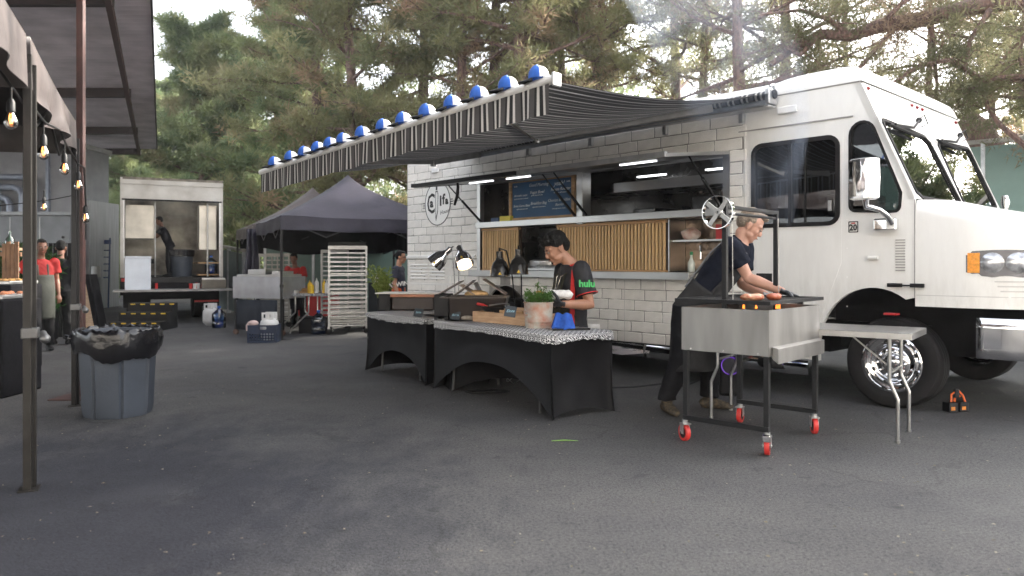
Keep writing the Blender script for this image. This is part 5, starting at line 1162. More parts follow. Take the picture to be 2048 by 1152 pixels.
# ================================================================ GRILL CART
FR = Vector((1.723, 5.068, 0)); GA = R(47.5); gc = thing('charcoal_grill_cart', 'stainless steel charcoal grill on a black frame with red casters and crank wheel', 'grill', FR, GA)
GL, GW = .86, .61; z0, zb, zt = .160, .672, .985
for x, y in ((0, 0), (GL, 0), (0, GW), (GL, GW)): MB().box((x - .018, y - .018, z0 + .035), (x + .018, y + .018, zb - .002)).build('leg', black_metal, gc, bevel=.003)
for x in (0, GL): MB().box((x - .018, -.018, z0), (x + .018, GW + .018, z0 + .034)).build('bottom_rail', black_metal, gc, bevel=.003)
bx = MB(); th = .006
for a, b_ in (((-.025, -.025), (GL + .025, -.019)), ((-.025, GW + .019), (GL + .025, GW + .025)), ((-.025, -.018), (-.019, GW + .018)), ((GL + .019, -.018), (GL + .025, GW + .018))): MB().box((a[0], a[1], zb), (b_[0], b_[1], zt)).build('firebox_panel', steel_b, gc, bevel=.0015)
MB().box((-.018, -.018, zb + .01), (GL + .018, GW + .018, zb + .02)).build('firebox_floor', black_metal, gc)
cb = MB(); rq = random.Random(6)
for i in range(160): cb.cbox((rq.uniform(.03, GL - .03), rq.uniform(.03, GW - .03), .80 + rq.uniform(0, .07)), (.06, .05, .04), Matrix.Rotation(rq.uniform(0, 3), 3, (rq.random(), rq.random(), 1)))
cb.build('charcoal', mat('charcoal', (.02, .018, .017), .9, c2=(.12, .11, .1), vs=20), gc, kind='stuff')
MB().add([(.02, -.028, .735), (GL - .0, -.028, .735), (GL, -.07, .725), (.02, -.07, .725), (.02, -.07, .622), (GL, -.07, .622), (.02, -.028, .655), (GL, -.028, .655)], [(0, 1, 2, 3), (3, 2, 5, 4), (4, 5, 7, 6), (0, 3, 4, 6), (1, 7, 5, 2)]).build('ash_drawer', steel_b, gc, bevel=.002)
for x, y in ((-.027, .05), (-.027, GW - .05), (-.027, GW / 2)): MB().ball((x, y, zb + .012), (.004, .006, .006), 6, 4).build('bolt', chrome, gc)
def caster(x, y, rz, brake=False):
    M_ = Matrix.Translation((x, y, 0)) @ Matrix.Rotation(rz, 4, 'Z')
    c = MB().lathe([(.042, -.017), (.060, -.017), (.064, -.010), (.064, .010), (.060, .017), (.042, .017)], 26, (0, 0, 0), 'y').xf(M_ @ Matrix.Translation((.025, 0, .064))).build('caster', red_rubber, gc)
    MB().lathe([(.0, -.014), (.042, -.016), (.042, .016), (.0, .014)], 22, (0, 0, 0), 'y').xf(M_ @ Matrix.Translation((.025, 0, .064))).build('hub', black_plastic, c)
    MB().box((-.02, -.030, .125), (.045, .030, .134)).box((-.002, -.028, .055), (.045, -.024, .126)).box((-.002, .024, .055), (.045, .028, .126)).cyl((.02, 0, .133), (.02, 0, .16), .02, n=12).xf(M_).build('fork', alu, c)
    MB().cyl((.025, -.034, .064), (.025, .034, .064), .008, n=8).xf(M_).build('axle', chrome, c)
    if brake: MB().box((-.075, -.026, .105), (-.015, .026, .150)).xf(M_).build('brake_pedal', chrome, c, bevel=.006)
caster(0, 0, R(20), True); caster(0, GW, R(60)); caster(GL, 0, R(35)); caster(GL, GW, R(10))
for x in (-.0, GL): MB().box((x - .017, GW / 2 - .017, zb + .03), (x + .017, GW / 2 + .017, 1.715)).build('upright', black_metal, gc, bevel=.003)
MB().box((.018, GW / 2 - .017, 1.685), (GL - .018, GW / 2 + .017, 1.712)).build('top_beam', black_metal, gc, bevel=.003); MB().cyl((-.12, GW / 2, 1.655), (GL, GW / 2, 1.655), .011, n=10).build('winch_shaft', black_metal, gc)
wx = -.10; wz = 1.655; wh = MB().lathe([(.112, -.018), (.116, -.018), (.116, .018), (.112, .018), (.112, -.018)], 44, (wx, GW / 2, wz), 'x').build('crank_wheel', chrome, gc, ang=60)
for k in range(2):
    a = R(38 + 90 * k); d = Vector((0, math.cos(a), math.sin(a))) * .111; MB().bar(Vector((wx, GW / 2, wz)) - d, Vector((wx, GW / 2, wz)) + d, .030, .006, up=(1, 0, 0)).build('wheel_spoke', steel, wh)
MB().lathe([(.0, -.02), (.022, -.02), (.022, .03), (.0, .03)], 16, (wx, GW / 2, wz), 'x').build('wheel_hub', steel, wh)
for x in (.05, GL - .03):
    MB().tube([(x, GW / 2 - .03, 1.65), (x, GW / 2 - .035, 1.06)], .002, 4).build('lift_cable', steel, gc)
    ch_ = MB()
    for i in range(9): ch_.tube([(x + .006 * math.cos(a), GW / 2 - .035 + (.006 * math.cos(a) if i % 2 else 0), 1.20 - i * .018 + .011 * math.sin(a)) for a in [k * PI / 3 for k in range(6)]], .002, 4, closed=True)
    ch_.build('lift_chain', steel, gc)
ZG = 1.035; gr = MB().plate([[(-.06, -.05), (GL + .04, -.05), (GL + .04, GW + .06), (-.06, GW + .06)], [(-.035, -.025), (GL + .015, -.025), (GL + .015, GW + .035), (-.035, GW + .035)]], -.012, .012, Matrix(((1, 0, 0, 0), (0, 0, 1, 0), (0, 1, 0, ZG), (0, 0, 0, 1)))).build('grate_frame', black_metal, gc)
vb = MB()
for i in range(38):
    y = -.02 + i * (GW + .05) / 37; vb.box((-.035, y - .005, ZG - .010), (GL + .015, y + .005, ZG + .006))
vb.build('grate_bars', mat('sooty_iron', (.014, .013, .013), .6, .4, var=.5), gc, kind='stuff')
MB().box((-.035, -.03, ZG - .016), (-.02, GW + .03, ZG - .002)).box((GL / 2, -.03, ZG - .022), (GL / 2 + .012, GW + .03, ZG - .012)).build('grate_crossbar', black_metal, gc)
GM = Matrix.Translation(FR) @ Matrix.Rotation(GA, 4, 'Z')
def meat(px, py, sc, label, c1):
    p = ground_at(px, py, ZG + .006); t = MB(); t.ball((0, 0, .022), (.085 * sc, .045, .025), 16, 9).ball((.05 * sc, .01, .024), (.05 * sc, .04, .024), 12, 8).ball((-.05 * sc, -.005, .024), (.045, .04, .026), 12, 8)
    t.v = [tuple(Vector(v) * (1 + .10 * mnoise.noise(Vector(v) * 40))) for v in t.v]; return t.build('grilled_meat', c1, label=label, cat='meat', loc=p, rotz=R(8))
meat(1505, 601, .9, 'reddish seared cut on the grate, left of the gloved hand', mat('seared_meat', (.34, .08, .03), .45, c2=(.50, .32, .2), vs=28, bump=.5))
meat(1551, 600, .45, 'small orange seared piece on the grate under the gloved hand', mat('orange_meat', (.40, .10, .035), .45, c2=(.30, .08, .04), vs=30, bump=.5))
fl_ = MB()
for px, h_ in ((1487, .045), (1512, .03), (1558, .06), (1553, .04)):
    p = GM.inverted() @ ground_at(px, 617, .955); MB().tube([p, p + Vector((.004, 0, h_ * .5)), p + Vector((-.003, 0, h_))], [.010, .008, .001], 7).build('flame', flame_m, gc)
# steel side table
a0, b0, c0_ = ground_at(1424, 838), ground_at(1790, 886), ground_at(1825, 864); ta = math.atan2(b0.y - a0.y, b0.x - a0.x); tl = (b0 - a0).length
stt = thing('steel_folding_table', 'stainless steel folding table reaching from behind the grill towards the front wheel', 'table', a0, ta); tH = .80
Wt = .50
MB().box((-.12, -.06, tH - .045), (tl + .12, -.055, tH - .001)).box((-.12, Wt + .055, tH - .045), (tl + .12, Wt + .06, tH - .001)).box((tl + .115, -.055, tH - .045), (tl + .12, Wt + .055, tH - .001)).box((-.12, -.06, tH), (tl + .12, Wt + .06, tH + .003)).build('steel_top', steel, stt, bevel=.002)
for x, s_ in ((.04, 1), (tl - .04, -1)):
    o_ = MB()
    for y in (.02, Wt - .04):
        o_ = MB().tube([(x, y, tH - .01), (x, y, .47), (x, y + .0, .44), (x - s_ * .055, y, .31), (x - s_ * .055, y, .28), (x - s_ * .055, y, .012)], .0135, 10).tube([(x - s_ * .055, y, .02), (x - s_ * .055, y, 0)], .017, 10).build('leg', steel, stt)
    MB().tube([(x, .02, .50), (x, Wt - .04, .50)], .011, 8).build('leg_brace', steel, stt); MB().bar((x + s_ * .02, Wt / 2, .50), (x + s_ * .36, Wt / 2, tH - .02), .022, .008).build('folding_strut', steel, stt)
# speaker under the table, battery pack, trash can
p = ground_at(1462, 790); sk = thing('portable_speaker', 'black portable speaker with a purple light ring on the ground behind the grill', 'speaker', p, R(-20))
MB().box((-.11, -.09, 0), (.11, .10, .46)).build('cabinet', black_plastic, sk, bevel=.03); MB().lathe([(.078, -.004), (.082, -.006), (.088, -.006), (.090, -.0)], 30, (0, -.092, .30), 'y').build('ring_light', glow('purple_ring', (.10, .03, .32), .15), sk); MB().lathe([(.0, -.002), (.076, -.002)], 24, (0, -.092, .30), 'y').build('woofer', mat('woofer_cone', (.03, .03, .035), .5), sk)
p = ground_at(1912, 823); bt = thing('battery_pack', 'two black batteries with orange clamps on the ground before the front tyre', 'battery', p, R(12))
for x in (-.055, .055):
    MB().box((x - .045, -.04, 0), (x + .045, .05, .085)).build('battery', black_plastic, bt, bevel=.008); MB().box((x - .03, -.0415, .02), (x + .01, -.040, .05)).build('battery_label', mat('orange_label', (.6, .2, .02)), bt)
MB().tube([(-.05, 0, .085), (-.04, .01, .15), (.02, .0, .19), (.07, .0, .14), (.09, -.02, .05)], .009, 6).tube([(.0, .02, .085), (.01, .01, .16), (.04, .0, .13)], .012, 6).build('clamp_cable', mat('orange_cable', (.65, .12, .02), .5), bt)
MB().box((-.015, -.01, .12), (.03, .02, .20)).build('black_clamp', black_plastic, bt, bevel=.006)
tc_ = thing('trash_can', 'grey blue ribbed trash can lined with a black bag at the left', 'trash can', ground_at(224, 832) + Vector((0, .10, 0)), R(10))
def oct_w(r, h, a): k = abs(((a / (2 * PI) * 8) % 1) - .5) * 2; return r * (math.cos(PI / 8) / math.cos((1 - k) * PI / 8 * .98) * 1.05 if k > .12 else .955)
MB().lathe([(.255, .0), (.262, .015), (.266, .05), (.270, .06), (.300, .70), (.312, .705), (.312, .725), (.29, .725), (.285, .70)], 96, wob=oct_w).build('bin', can_blue, tc_, ang=50)
bg_ = MB(); 
def bagw(r, h, a): return r * (1 + .010 * math.sin(a * 9 + h * 30) + .014 * math.sin(a * 4 + 1) + .008 * math.sin(a * 23 + h * 60))
def hb(a): return .515 + .035 * math.sin(a * 2 + .6) + .02 * math.sin(a * 5)
bl_ = MB(); n_ = 120; vs = []
for lv, (r, h) in enumerate(((.318, 0.), (.335, .1), (.345, .3), (.350, .55), (.345, .85), (.338, 1.0), (.326, 1.04), (.305, .97), (.29, .75), (.27, .45))):
    for j in range(n_):
        a = 2 * PI * j / n_; hh = hb(a) + (.735 + .006 * math.sin(a * 13) + .005 * math.sin(a * 29) - hb(a)) * h; rr_ = bagw(r, hh, a) * (1 + .02 * mnoise.noise(Vector((math.cos(a) * 6, math.sin(a) * 6, hh * 14)))); vs.append((rr_ * math.cos(a), rr_ * math.sin(a), hh + .012 * mnoise.noise(Vector((math.cos(a) * 9, math.sin(a) * 9, lv)))))
bl_.add(vs, [(l * n_ + j, l * n_ + (j + 1) % n_, (l + 1) * n_ + (j + 1) % n_, (l + 1) * n_ + j) for l in range(9) for j in range(n_)], True); bl_.build('bin_liner_bag', bag_m, tc_, ang=80)
kb = MB(); kb.ball((-.35, -.05, .66), (.05, .03, .03), 10, 6).tube([(-.33, -.04, .66), (-.40, -.06, .69), (-.38, -.07, .62)], [.02, .014, .004], 6); kb.build('liner_knot', bag_m, tc_)
# things on the truck counter
MB().box((0, 0, 0), (.16, .10, .07)).build('paper_box', mat('blue_box', (.08, .12, .22), .6), label='small blue card box behind the hatch glass, left of the menu board', cat='box', loc=tw(-5.52, .10, 1.886), rotz=TA)
MB().box((0, 0, 0), (.22, .12, .085)).build('tray_box', mat('yellow_box', (.72, .62, .10), .6), label='yellow box beside the blue one on the window ledge', cat='box', loc=tw(-5.33, .10, 1.886), rotz=TA)
bgm = MB().ball((0, 0, .07), (.11, .07, .075), 14, 10); bgm.v = [tuple(Vector(v) * (1 + .18 * mnoise.noise(Vector(v) * 30))) for v in bgm.v]
bgm.build('crumpled_bag', mat('white_bag', (.66, .60, .55), .5, c2=(.45, .25, .2), vs=12), label='crumpled white plastic bag on the little steel shelf', cat='bag', loc=tw(-2.22, .2, 1.56))
bo2 = thing('spray_bottle', 'clear bottle with a green cap standing in the steel serving bay', 'bottle', tw(-2.16, .12, 1.206)); MB().lathe([(.035, 0), (.04, .01), (.04, .10), (.02, .14), (.014, .17), (.014, .19)], 16).build('bottle', mat('cloudy_plastic', (.55, .58, .52), .3), bo2); MB().lathe([(.018, .19), (.018, .225), (.001, .226)], 12).build('cap', mat('green_cap', (.02, .25, .09), .4), bo2)
MB().box((-.05, -.03, 0), (.05, .03, .16)).build('red_carton', red_p, label='red carton on the shelf edge behind the crank wheel', cat='carton', loc=tw(-1.80, .15, 1.566), rotz=TA)
for x, s_ in ((-1.18, 1), (-.85, 1.2), (-.66, 1.)):
    f = MB()
    for i in range(14): f.ball((rs.uniform(-.09, .09), rs.uniform(-.03, .03), .02 + rs.uniform(0, .03)), (.03 * s_, .025, .02), 8, 5)
    f.build('bread_rolls', mat('bread_brown', (.34, .18, .11), .7, var=.4, vs=30, bump=.4), label={-1.18: 'heap of brown rolls behind the door window, left end', -.85: 'heap of brown rolls behind the door window, under the mullion', -.66: 'heap of brown rolls behind the door window, right end'}[x], cat='food', group='rolls behind the door window', loc=tw(x, .10, 1.686), rotz=TA)
MB().box((-.40, 0, 0), (.40, .4, .07)).lathe([(.25, .03), (.26, .05), (.26, .10), (.2, .12)], 16).build('foil_trays', mat('foil', (.6, .6, .6), .3, .9, var=.3, vs=30, bump=.5), label='foil trays on the pass shelf behind the young man', cat='trays', loc=tw(-4.45, .20, 1.236), rotz=TA)
# ================================================================ PEOPLE
def frame(f, u):
    f = Vector(f).normalized(); u = Vector(u); u = (u - f * u.dot(f)).normalized(); r = f.cross(u); return Matrix((r, f, u)).transposed()   # columns: right, front, up
def head_mb(c, f, u, s):
    Q = frame(f, u); mb = MB(); P = lambda x, y, z_: Vector(c) + Q @ (Vector((x, y, z_)) * s)
    B = lambda x, y, z_, a, b, d, n=16, m=11: mb.ball(P(x, y, z_), (a * s, b * s, d * s), n, m, Q)
    B(0, -.012, .035, .074, .094, .088); B(0, .022, -.005, .062, .070, .088); B(0, .030, -.055, .050, .055, .058); B(0, .062, -.088, .026, .026, .024)
    for x in (-1, 1):
        B(x * .036, .060, -.022, .022, .022, .028); B(x * .034, .068, .030, .028, .018, .013); B(x * .040, .028, -.058, .020, .040, .026)
        B(x * .079, -.008, -.010, .009, .018, .032); B(x * .084, -.016, .004, .006, .014, .020)
    B(0, .086, .012, .010, .014, .020); B(0, .098, -.012, .012, .016, .018); B(0, .100, -.024, .018, .014, .010)
    B(0, .082, -.048, .024, .016, .006); B(0, .080, -.060, .021, .015, .008); B(0, .078, -.028, .018, .012, .014)
    return mb, P, Q
def hand_mb(mb, w, d, n_, th, s, curl=.5, grip=0.):
    """w wrist, d direction of the fingers, n_ palm normal (curl direction), th side of the thumb"""
    w = Vector(w); d = Vector(d).normalized(); n_ = Vector(n_); n_ = (n_ - d * n_.dot(d)).normalized(); t = Vector(th); t = (t - d * t.dot(d) - n_ * t.dot(n_)).normalized()
    Q = Matrix((t, d, n_)).transposed(); mb.tube([w - d * .03 * s, w, w + d * .03 * s, w + d * .07 * s, w + d * .095 * s], [(.024 * s, .020 * s), (.027 * s, .019 * s), (.038 * s, .017 * s), (.043 * s, .015 * s), (.038 * s, .011 * s)], 12, ref=n_)
    for k, (o_, l_) in enumerate(((.030, .075), (.010, .084), (-.010, .078), (-.029, .062))):
        p = w + d * .088 * s + t * o_ * s; pts = [p - d * .02 * s, p]; a = .15 + .1 * k * curl; 
        for q, fr in enumerate((.45, .32, .23)):
            a += curl * (.55 + .25 * q); dd = d * math.cos(a) + n_ * math.sin(a) + t * o_ * 2.5 * (1 - curl); pts.append(pts[-1] + dd.normalized() * l_ * fr * s)
        mb.tube(pts, [.0095 * s, .0095 * s, .0088 * s, .0080 * s, .0066 * s], 8)
    p = w + d * .022 * s + t * .028 * s; d1 = (t * .8 + d * .75 + n_ * .35 * (1 + curl)).normalized(); d2 = (t * .25 + d * .9 + n_ * .5 * (1 + curl)).normalized()
    mb.tube([p - d1 * .015 * s, p, p + d1 * .04 * s, p + d1 * .04 * s + d2 * .032 * s, p + d1 * .04 * s + d2 * .055 * s], [.013 * s, .014 * s, .012 * s, .0105 * s, .0075 * s], 9)
def limb(mb, pts, rs_, n=14): mb.tube(pts, rs_, n)
def lerp3(a, b, t): return Vector(a).lerp(Vector(b), t)
def person(name_label, base, J, s, skin, hair, shirt_m, trousers_m, shoe_material, vox=.009, gloves=(None, None), hands=None, hairfn=None, group=None, sleeve=.62, detail=True, face=True, shirt=True, belly=1.):
    """J: joint dict in world coordinates; returns the root empty"""
    root = thing('person', name_label, 'person', base, 0, group); b0 = Vector(base); L = {k: (Vector(v) - b0) if k not in ('f', 'u', 'hf') else Vector(v) for k, v in J.items()}
    sd = (L['sR'] - L['sL']).normalized(); hips = (L['hR'] + L['hL']) / 2; sh = (L['sR'] + L['sL']) / 2; up = (sh - hips).normalized(); fr = sd.cross(up) * -1
    if fr.dot(L['hf']) < 0: fr = -fr
    mb, P, Q = head_mb(L['head'], L['f'], L['u'], s)
    nk = P(0, -.02, -.07); limb(mb, [sh - up * .02 * s, sh + up * .04 * s, nk, P(0, -.01, -.02)], [.065 * s, .055 * s, .052 * s, .05 * s])
    def torso(mb, e=0., lo=-.10, bel=1.):
        mb.tube([hips + up * lo * s, hips - up * .02 * s, lerp3(hips, sh, .25) + fr * .012 * s * bel, lerp3(hips, sh, .55) + fr * .012 * s, lerp3(hips, sh, .82), sh + up * .01 * s, sh + up * .05 * s],
                [((.135 + e) * s, (.095 + e) * s), ((.160 + e) * s, (.115 + e) * s), ((.145 + e) * s * (1 + .12 * (bel - 1)), (.105 + e) * s * bel), ((.160 + e) * s, (.112 + e) * s), ((.175 + e) * s, (.105 + e) * s), ((.12 + e) * s, (.075 + e) * s), ((.062 + e) * s, (.058 + e) * s)], 20, ref=fr)
        for k in ('L', 'R'): mb.ball(L['s' + k] - up * .005 * s, (.062 * s + e, .062 * s + e, .062 * s + e), 12, 8)
    torso(mb, 0, -.08, belly)
    for k in ('L', 'R'):
        S, E, W_ = L['s' + k], L['e' + k], L['w' + k]
        limb(mb, [S, lerp3(S, E, .3), lerp3(S, E, .75), E, lerp3(E, W_, .25), lerp3(E, W_, .7), W_], [.056 * s, .052 * s, .043 * s, .041 * s, .044 * s, .033 * s, .026 * s])
        H, K_, A_ = L['h' + k], L['k' + k], L['a' + k]
        limb(mb, [H, lerp3(H, K_, .4), K_, lerp3(K_, A_, .35), A_ + Vector((0, 0, .02))], [.085 * s, .075 * s, .055 * s, .058 * s, .038 * s])
    hs_ = hands or {}
    for i, k in enumerate(('L', 'R')):
        d, n_, th, cu = hs_.get(k, ((L['w' + k] - L['e' + k]).normalized(), -up, fr, .5))
        if gloves[i] is None: hand_mb(mb, L['w' + k], d, n_, th, s, cu)
        else: g_ = MB(); hand_mb(g_, L['w' + k], d, n_, th, s * 1.04, cu); fused('glove', g_, .0045 * s if detail else .008, gloves[i], root, 1)
    body = fused('body', mb, vox * s, skin, root, 3)
    # clothes
    if shirt:
        c = MB(); torso(c, .016, -.04, belly)
        for k in ('L', 'R'):
            S, E = L['s' + k], L['e' + k]; c.tube([S + up * .004, lerp3(S, E, .25), lerp3(S, E, sleeve * .7), lerp3(S, E, sleeve)], [.076 * s, .076 * s, .078 * s, .082 * s], 14)
        fused('shirt', c, .012 * s, shirt_m, root, 3, .010 * s, 9., seed=len(name_label))
    c = MB(); c.tube([hips + up * .06 * s, hips - up * .0, hips - up * .09 * s], [(.160 * s, .120 * s), (.172 * s, .130 * s), (.145 * s, .115 * s)], 18, ref=fr)
    for k in ('L', 'R'):
        H, K_, A_ = L['h' + k], L['k' + k], L['a' + k]; c.tube([H + up * .02 * s, lerp3(H, K_, .35), K_, lerp3(K_, A_, .5), A_ + Vector((0, 0, .06 * s)), A_ + Vector((0, 0, .015 * s))], [.098 * s, .092 * s, .078 * s, .075 * s, .073 * s, .078 * s], 14)
    fused('trousers', c, .013 * s, trousers_m, root, 2, .011 * s, 8., seed=3)
    for k in ('L', 'R'):
        A_ = L['a' + k]; t_ = L.get('t' + k); d = (Vector((t_.x, t_.y, 0)) - Vector((A_.x, A_.y, 0))).normalized() if t_ is not None else Vector((fr.x, fr.y, 0)).normalized(); z0 = A_.z - .085 * s
        c = MB(); g = Vector((A_.x, A_.y, z0)); Z = Vector((0, 0, 1))
        c.tube([g - d * .07 * s + Z * .032 * s, g - d * .05 * s + Z * .045 * s, g + Z * .055 * s, g + d * .08 * s + Z * .042 * s, g + d * .15 * s + Z * .030 * s, g + d * .19 * s + Z * .026 * s], [(.030 * s, .028 * s), (.040 * s, .042 * s), (.042 * s, .052 * s), (.048 * s, .038 * s), (.046 * s, .028 * s), (.025 * s, .020 * s)], 14)
        c.tube([A_ + Z * .02 * s, g + Z * .05 * s], [.046 * s, .044 * s], 12)
        fused('shoe', c, .009 * s, shoe_material, root, 2)
    if hairfn: 
        h = MB(); hairfn(h, P, Q, s); fused('hair', h, .006 * s, hair, root, 1, .0035 * s, 60.)
    if face:
        for x in (-1, 1):
            e = MB(); e.ball(P(x * .031, .080, .010), (.0115 * s, .0115 * s, .0070 * s), 12, 8, Q); eb = e.build('eye', eye_white, root)
            MB().ball(P(x * .031, .0895, .0085), (.0050 * s, .003 * s, .0050 * s), 10, 6, Q).build('iris', eye_dark, eb)
            MB().tube([P(x * .016, .0905, .030), P(x * .032, .091, .035), P(x * .050, .080, .030)], [.0035 * s, .0045 * s, .002 * s], 6).build('eyebrow', hair, root)
        MB().tube([P(-.020, .0915, -.055), P(0, .0995, -.053), P(.020, .0915, -.055)], [.002 * s, .0048 * s, .002 * s], 7).build('lips', lip_m, root)
    return root, L, P, Q, fr, up, sd, sh, hips
def hair_short(h, P, Q, s, front=.0, vol=1.):
    B = lambda x, y, z_, a, b, d: h.ball(P(x, y, z_), (a * s * vol, b * s * vol, d * s * vol), 16, 10, Q)
    B(0, -.030, .062, .076, .086, .076); B(0, -.055, .020, .072, .062, .075); B(0, .030 + front, .105, .055, .045, .028)
    for x in (-1, 1): B(x * .062, -.018, .045, .020, .040, .040)
def hair_full(h, P, Q, s):
    B = lambda x, y, z_, a, b, d: h.ball(P(x, y, z_), (a * s, b * s, d * s), 16, 10, Q)
    B(0, -.025, .070, .088, .098, .082); B(0, -.070, .020, .078, .055, .070); B(0, .045, .100, .066, .048, .040); B(.02, .070, .088, .042, .026, .026); B(-.03, .065, .09, .033, .028, .026)
    for x in (-1, 1): B(x * .066, -.012, .055, .022, .045, .040)
    for i in range(16): a = i * 2.4; B(.055 * math.cos(a), .02 + .06 * math.sin(a), .125 + .01 * math.sin(i * 3), .022, .022, .018)
# ---- chef bending over the grill
s = 1.10
CJ = dict(head=at(1500, 452, 6.28), f=(.80, -.18, -.56), u=(.50, -.12, .86), hf=(1, -.1, 0),
          sR=at(1462, 492, 6.12), sL=at(1490, 494, 6.50), eR=at(1497, 556, 6.10), eL=at(1484, 568, 6.42), wR=at(1568, 584, 5.86), wL=at(1534, 591, 6.05),
          hR=at(1368, 618, 6.36), hL=at(1394, 614, 6.62), kR=at(1362, 712, 6.36), kL=at(1420, 716, 6.66), aR=Vector((0, 0, 0)), aL=Vector((0, 0, 0)))
fR, fL = ground_at(1334, 826), ground_at(1418, 818); CJ['aR'] = fR + Vector((0, 0, .095)); CJ['aL'] = fL + Vector((0, 0, .095)); CJ['tR'] = fR + Vector((.04, -.2, .05)); CJ['tL'] = fL + Vector((.25, -.06, .05))
root, L, P, Q, fr, up, sdv, sh, hips = person('grey blond chef in dark polo and charcoal apron bending over the grill', ((fR + fL) / 2), CJ, s, skin_a, hair_blond, navy, trouser_m, shoe_m, .0065,
    (glove_grey, glove_m), dict(R=((.75, -.1, -.28), (.1, -.1, -1), (0, -1, .2), .55), L=((.9, -.2, -.25), (0, 0, -1), (0, -1, 0), .6)), lambda h, P, Q, s: hair_short(h, P, Q, s * 1., .018))
# apron: waist panel wrapping the hips and falling to the knee
ap = MB()
def apf(u, v):
    a = R(-128 + 256 * u); c = hips + up * (.24 * (1 - v)) * s if v < .35 else None
    z_ = v; top = hips + up * .22 * s; low = (L['kR'] + L['kL']) / 2 + Vector((-.05, 0, -.10))
    c = top.lerp(hips, v / .35) if v < .35 else hips.lerp(low, (v - .35) / .65)
    ax = up.lerp(Vector((0, 0, 1)), min(1, v * 1.6)).normalized(); f2 = (fr - ax * fr.dot(ax)).normalized(); s2 = ax.cross(f2); w = .176 + .030 * v + .012 * math.sin(a * 5 + v * 4) * v; d = .142 + .05 * v
    return c + (s2 * math.sin(a) * w + f2 * math.cos(a) * d) * s
ap.grid(apf, 36, 20); o = ap.build('apron', apron_m, root); m_ = o.modifiers.new('s', 'SOLIDIFY'); m_.thickness = .006
bib = MB()
def bibf(u, v):
    c = (hips + up * .20 * s).lerp(sh - up * .10 * s, v); a = R(-60 + 120 * u) * (1 - .25 * v); return c + (sdv * math.sin(a) * .172 + fr * math.cos(a) * .150) * s
bib.grid(bibf, 16, 12); o = bib.build('apron_bib', apron_m, root); m_ = o.modifiers.new('s', 'SOLIDIFY'); m_.thickness = .005
bk = -fr
def strap(p_list, w=.035, m=grey_strap, name='strap'):
    mb = MB()
    for a, b_ in zip(p_list, p_list[1:]): pass
    mb.tube(p_list, [(w / 2 * s, .010 * s)] * len(p_list), 8, ref=fr); return mb.build(name, m, root)
def onb(t, off, dd): return hips.lerp(sh, t) + bk * dd * s + sdv * off * s
strap([onb(.20, .07, .115), onb(.5, .05, .125), onb(.75, .06, .122), onb(.95, .075, .095), onb(1.05, .08, .03), onb(1.0, .08, -.10)], .045)

def collar(m, r_=.016, k=1.):
    cc = sh + up * .045 * s; MB().tube([cc + (sdv * math.cos(a) * .072 + fr * (math.sin(a) * .070) - up * (.030 * max(0, math.sin(a)))) * s * k for a in [i * PI / 7 for i in range(14)]], r_ * s, 8, closed=True).build('collar', m, root)
collar(navy)
# ---- young man behind the nearest table
s = 1.22; Yb = 7.38
BJ = dict(head=at(1113, 499, Yb), f=(-.84, -.22, -.46), u=(-.42, -.1, .88), hf=(-1, -.5, 0),
          sL=at(1162, 539, Yb - .15), sR=at(1127, 539, Yb + .22), eL=at(1180, 610, Yb - .22), eR=at(1120, 612, Yb + .18), wL=at(1122, 608, Yb - .42), wR=at(1100, 592, Yb - .12),
          hL=at(1160, 668, Yb + .0), hR=at(1130, 668, Yb + .24), kL=Vector((0, 0, 0)), kR=Vector((0, 0, 0)), aL=Vector((0, 0, 0)), aR=Vector((0, 0, 0)))
b0_ = at(1150, 600, Yb + .12); b0_.z = 0
for k, dx, dy in (('L', .06, -.10), ('R', -.08, .12)):
    BJ['a' + k] = b0_ + Vector((dx, dy, .10)); BJ['k' + k] = b0_ + Vector((dx - .05, dy - .04, .36)); BJ['t' + k] = b0_ + Vector((dx - .3, dy - .1, 0))
root, L, P, Q, fr, up, sdv, sh, hips = person('young black haired man in black and red jersey working behind the nearest table', b0_, BJ, s, skin_b, hair_black, mat('black_jersey', (.016, .016, .020), .7, var=.3, vs=9, bump=.3, bs=18), olive_m, black_plastic, .0065,
    (glove_m, glove_m), dict(L=((-.9, -.1, .15), (-.1, .5, .6), (0, -.3, 1), .75), R=((-.8, -.4, -.2), (0, 0, -1), (0, -1, 0), .8)), hair_full, sleeve=.72)
redj = mat('jersey_red', (.55, .02, .02), .7)
def onf(t, off, dd): return hips.lerp(sh, t) + fr * dd * s + sdv * off * s
for off, dd in ((-.075, .122), (.075, .122)):
    MB().tube([onf(.1, off * 1.1, dd + .03), onf(.4, off, dd + .022), onf(.7, off * .95, dd + .018), onf(.93, off * .9, dd - .02), onf(1.06, off * .75, .01)], [(.022 * s, .004)] * 5, 8, ref=fr).build('apron_strap', olive_m, root)
bib = MB()
def bibf2(u, v):
    c = (hips - up * .16 * s).lerp(hips.lerp(sh, .42), v); a = R(-95 + 190 * u) * (1 - .35 * v); return c + (sdv * math.sin(a) * (.182 - .0 * v) + fr * math.cos(a) * .150) * s
bib.grid(bibf2, 20, 14); o = bib.build('apron_bib', olive_m, root); m_ = o.modifiers.new('s', 'SOLIDIFY'); m_.thickness = .005
sL_, eL_ = L['sL'], L['eL']; ax = (eL_ - sL_).normalized(); out = Vector((.1, -1, 0)); out = (out - ax * out.dot(ax)).normalized(); tx = ax.cross(out)
if tx.x > 0: pass
cM_ = Matrix.Translation(sL_.lerp(eL_, .50) + out * .097 * s) @ Matrix((ax.cross(out) * -1, -ax, out)).transposed().to_4x4()
X_ = Vector((1, 0, 0)); X_ = (X_ - out * X_.dot(out)).normalized(); Y_ = out.cross(X_)
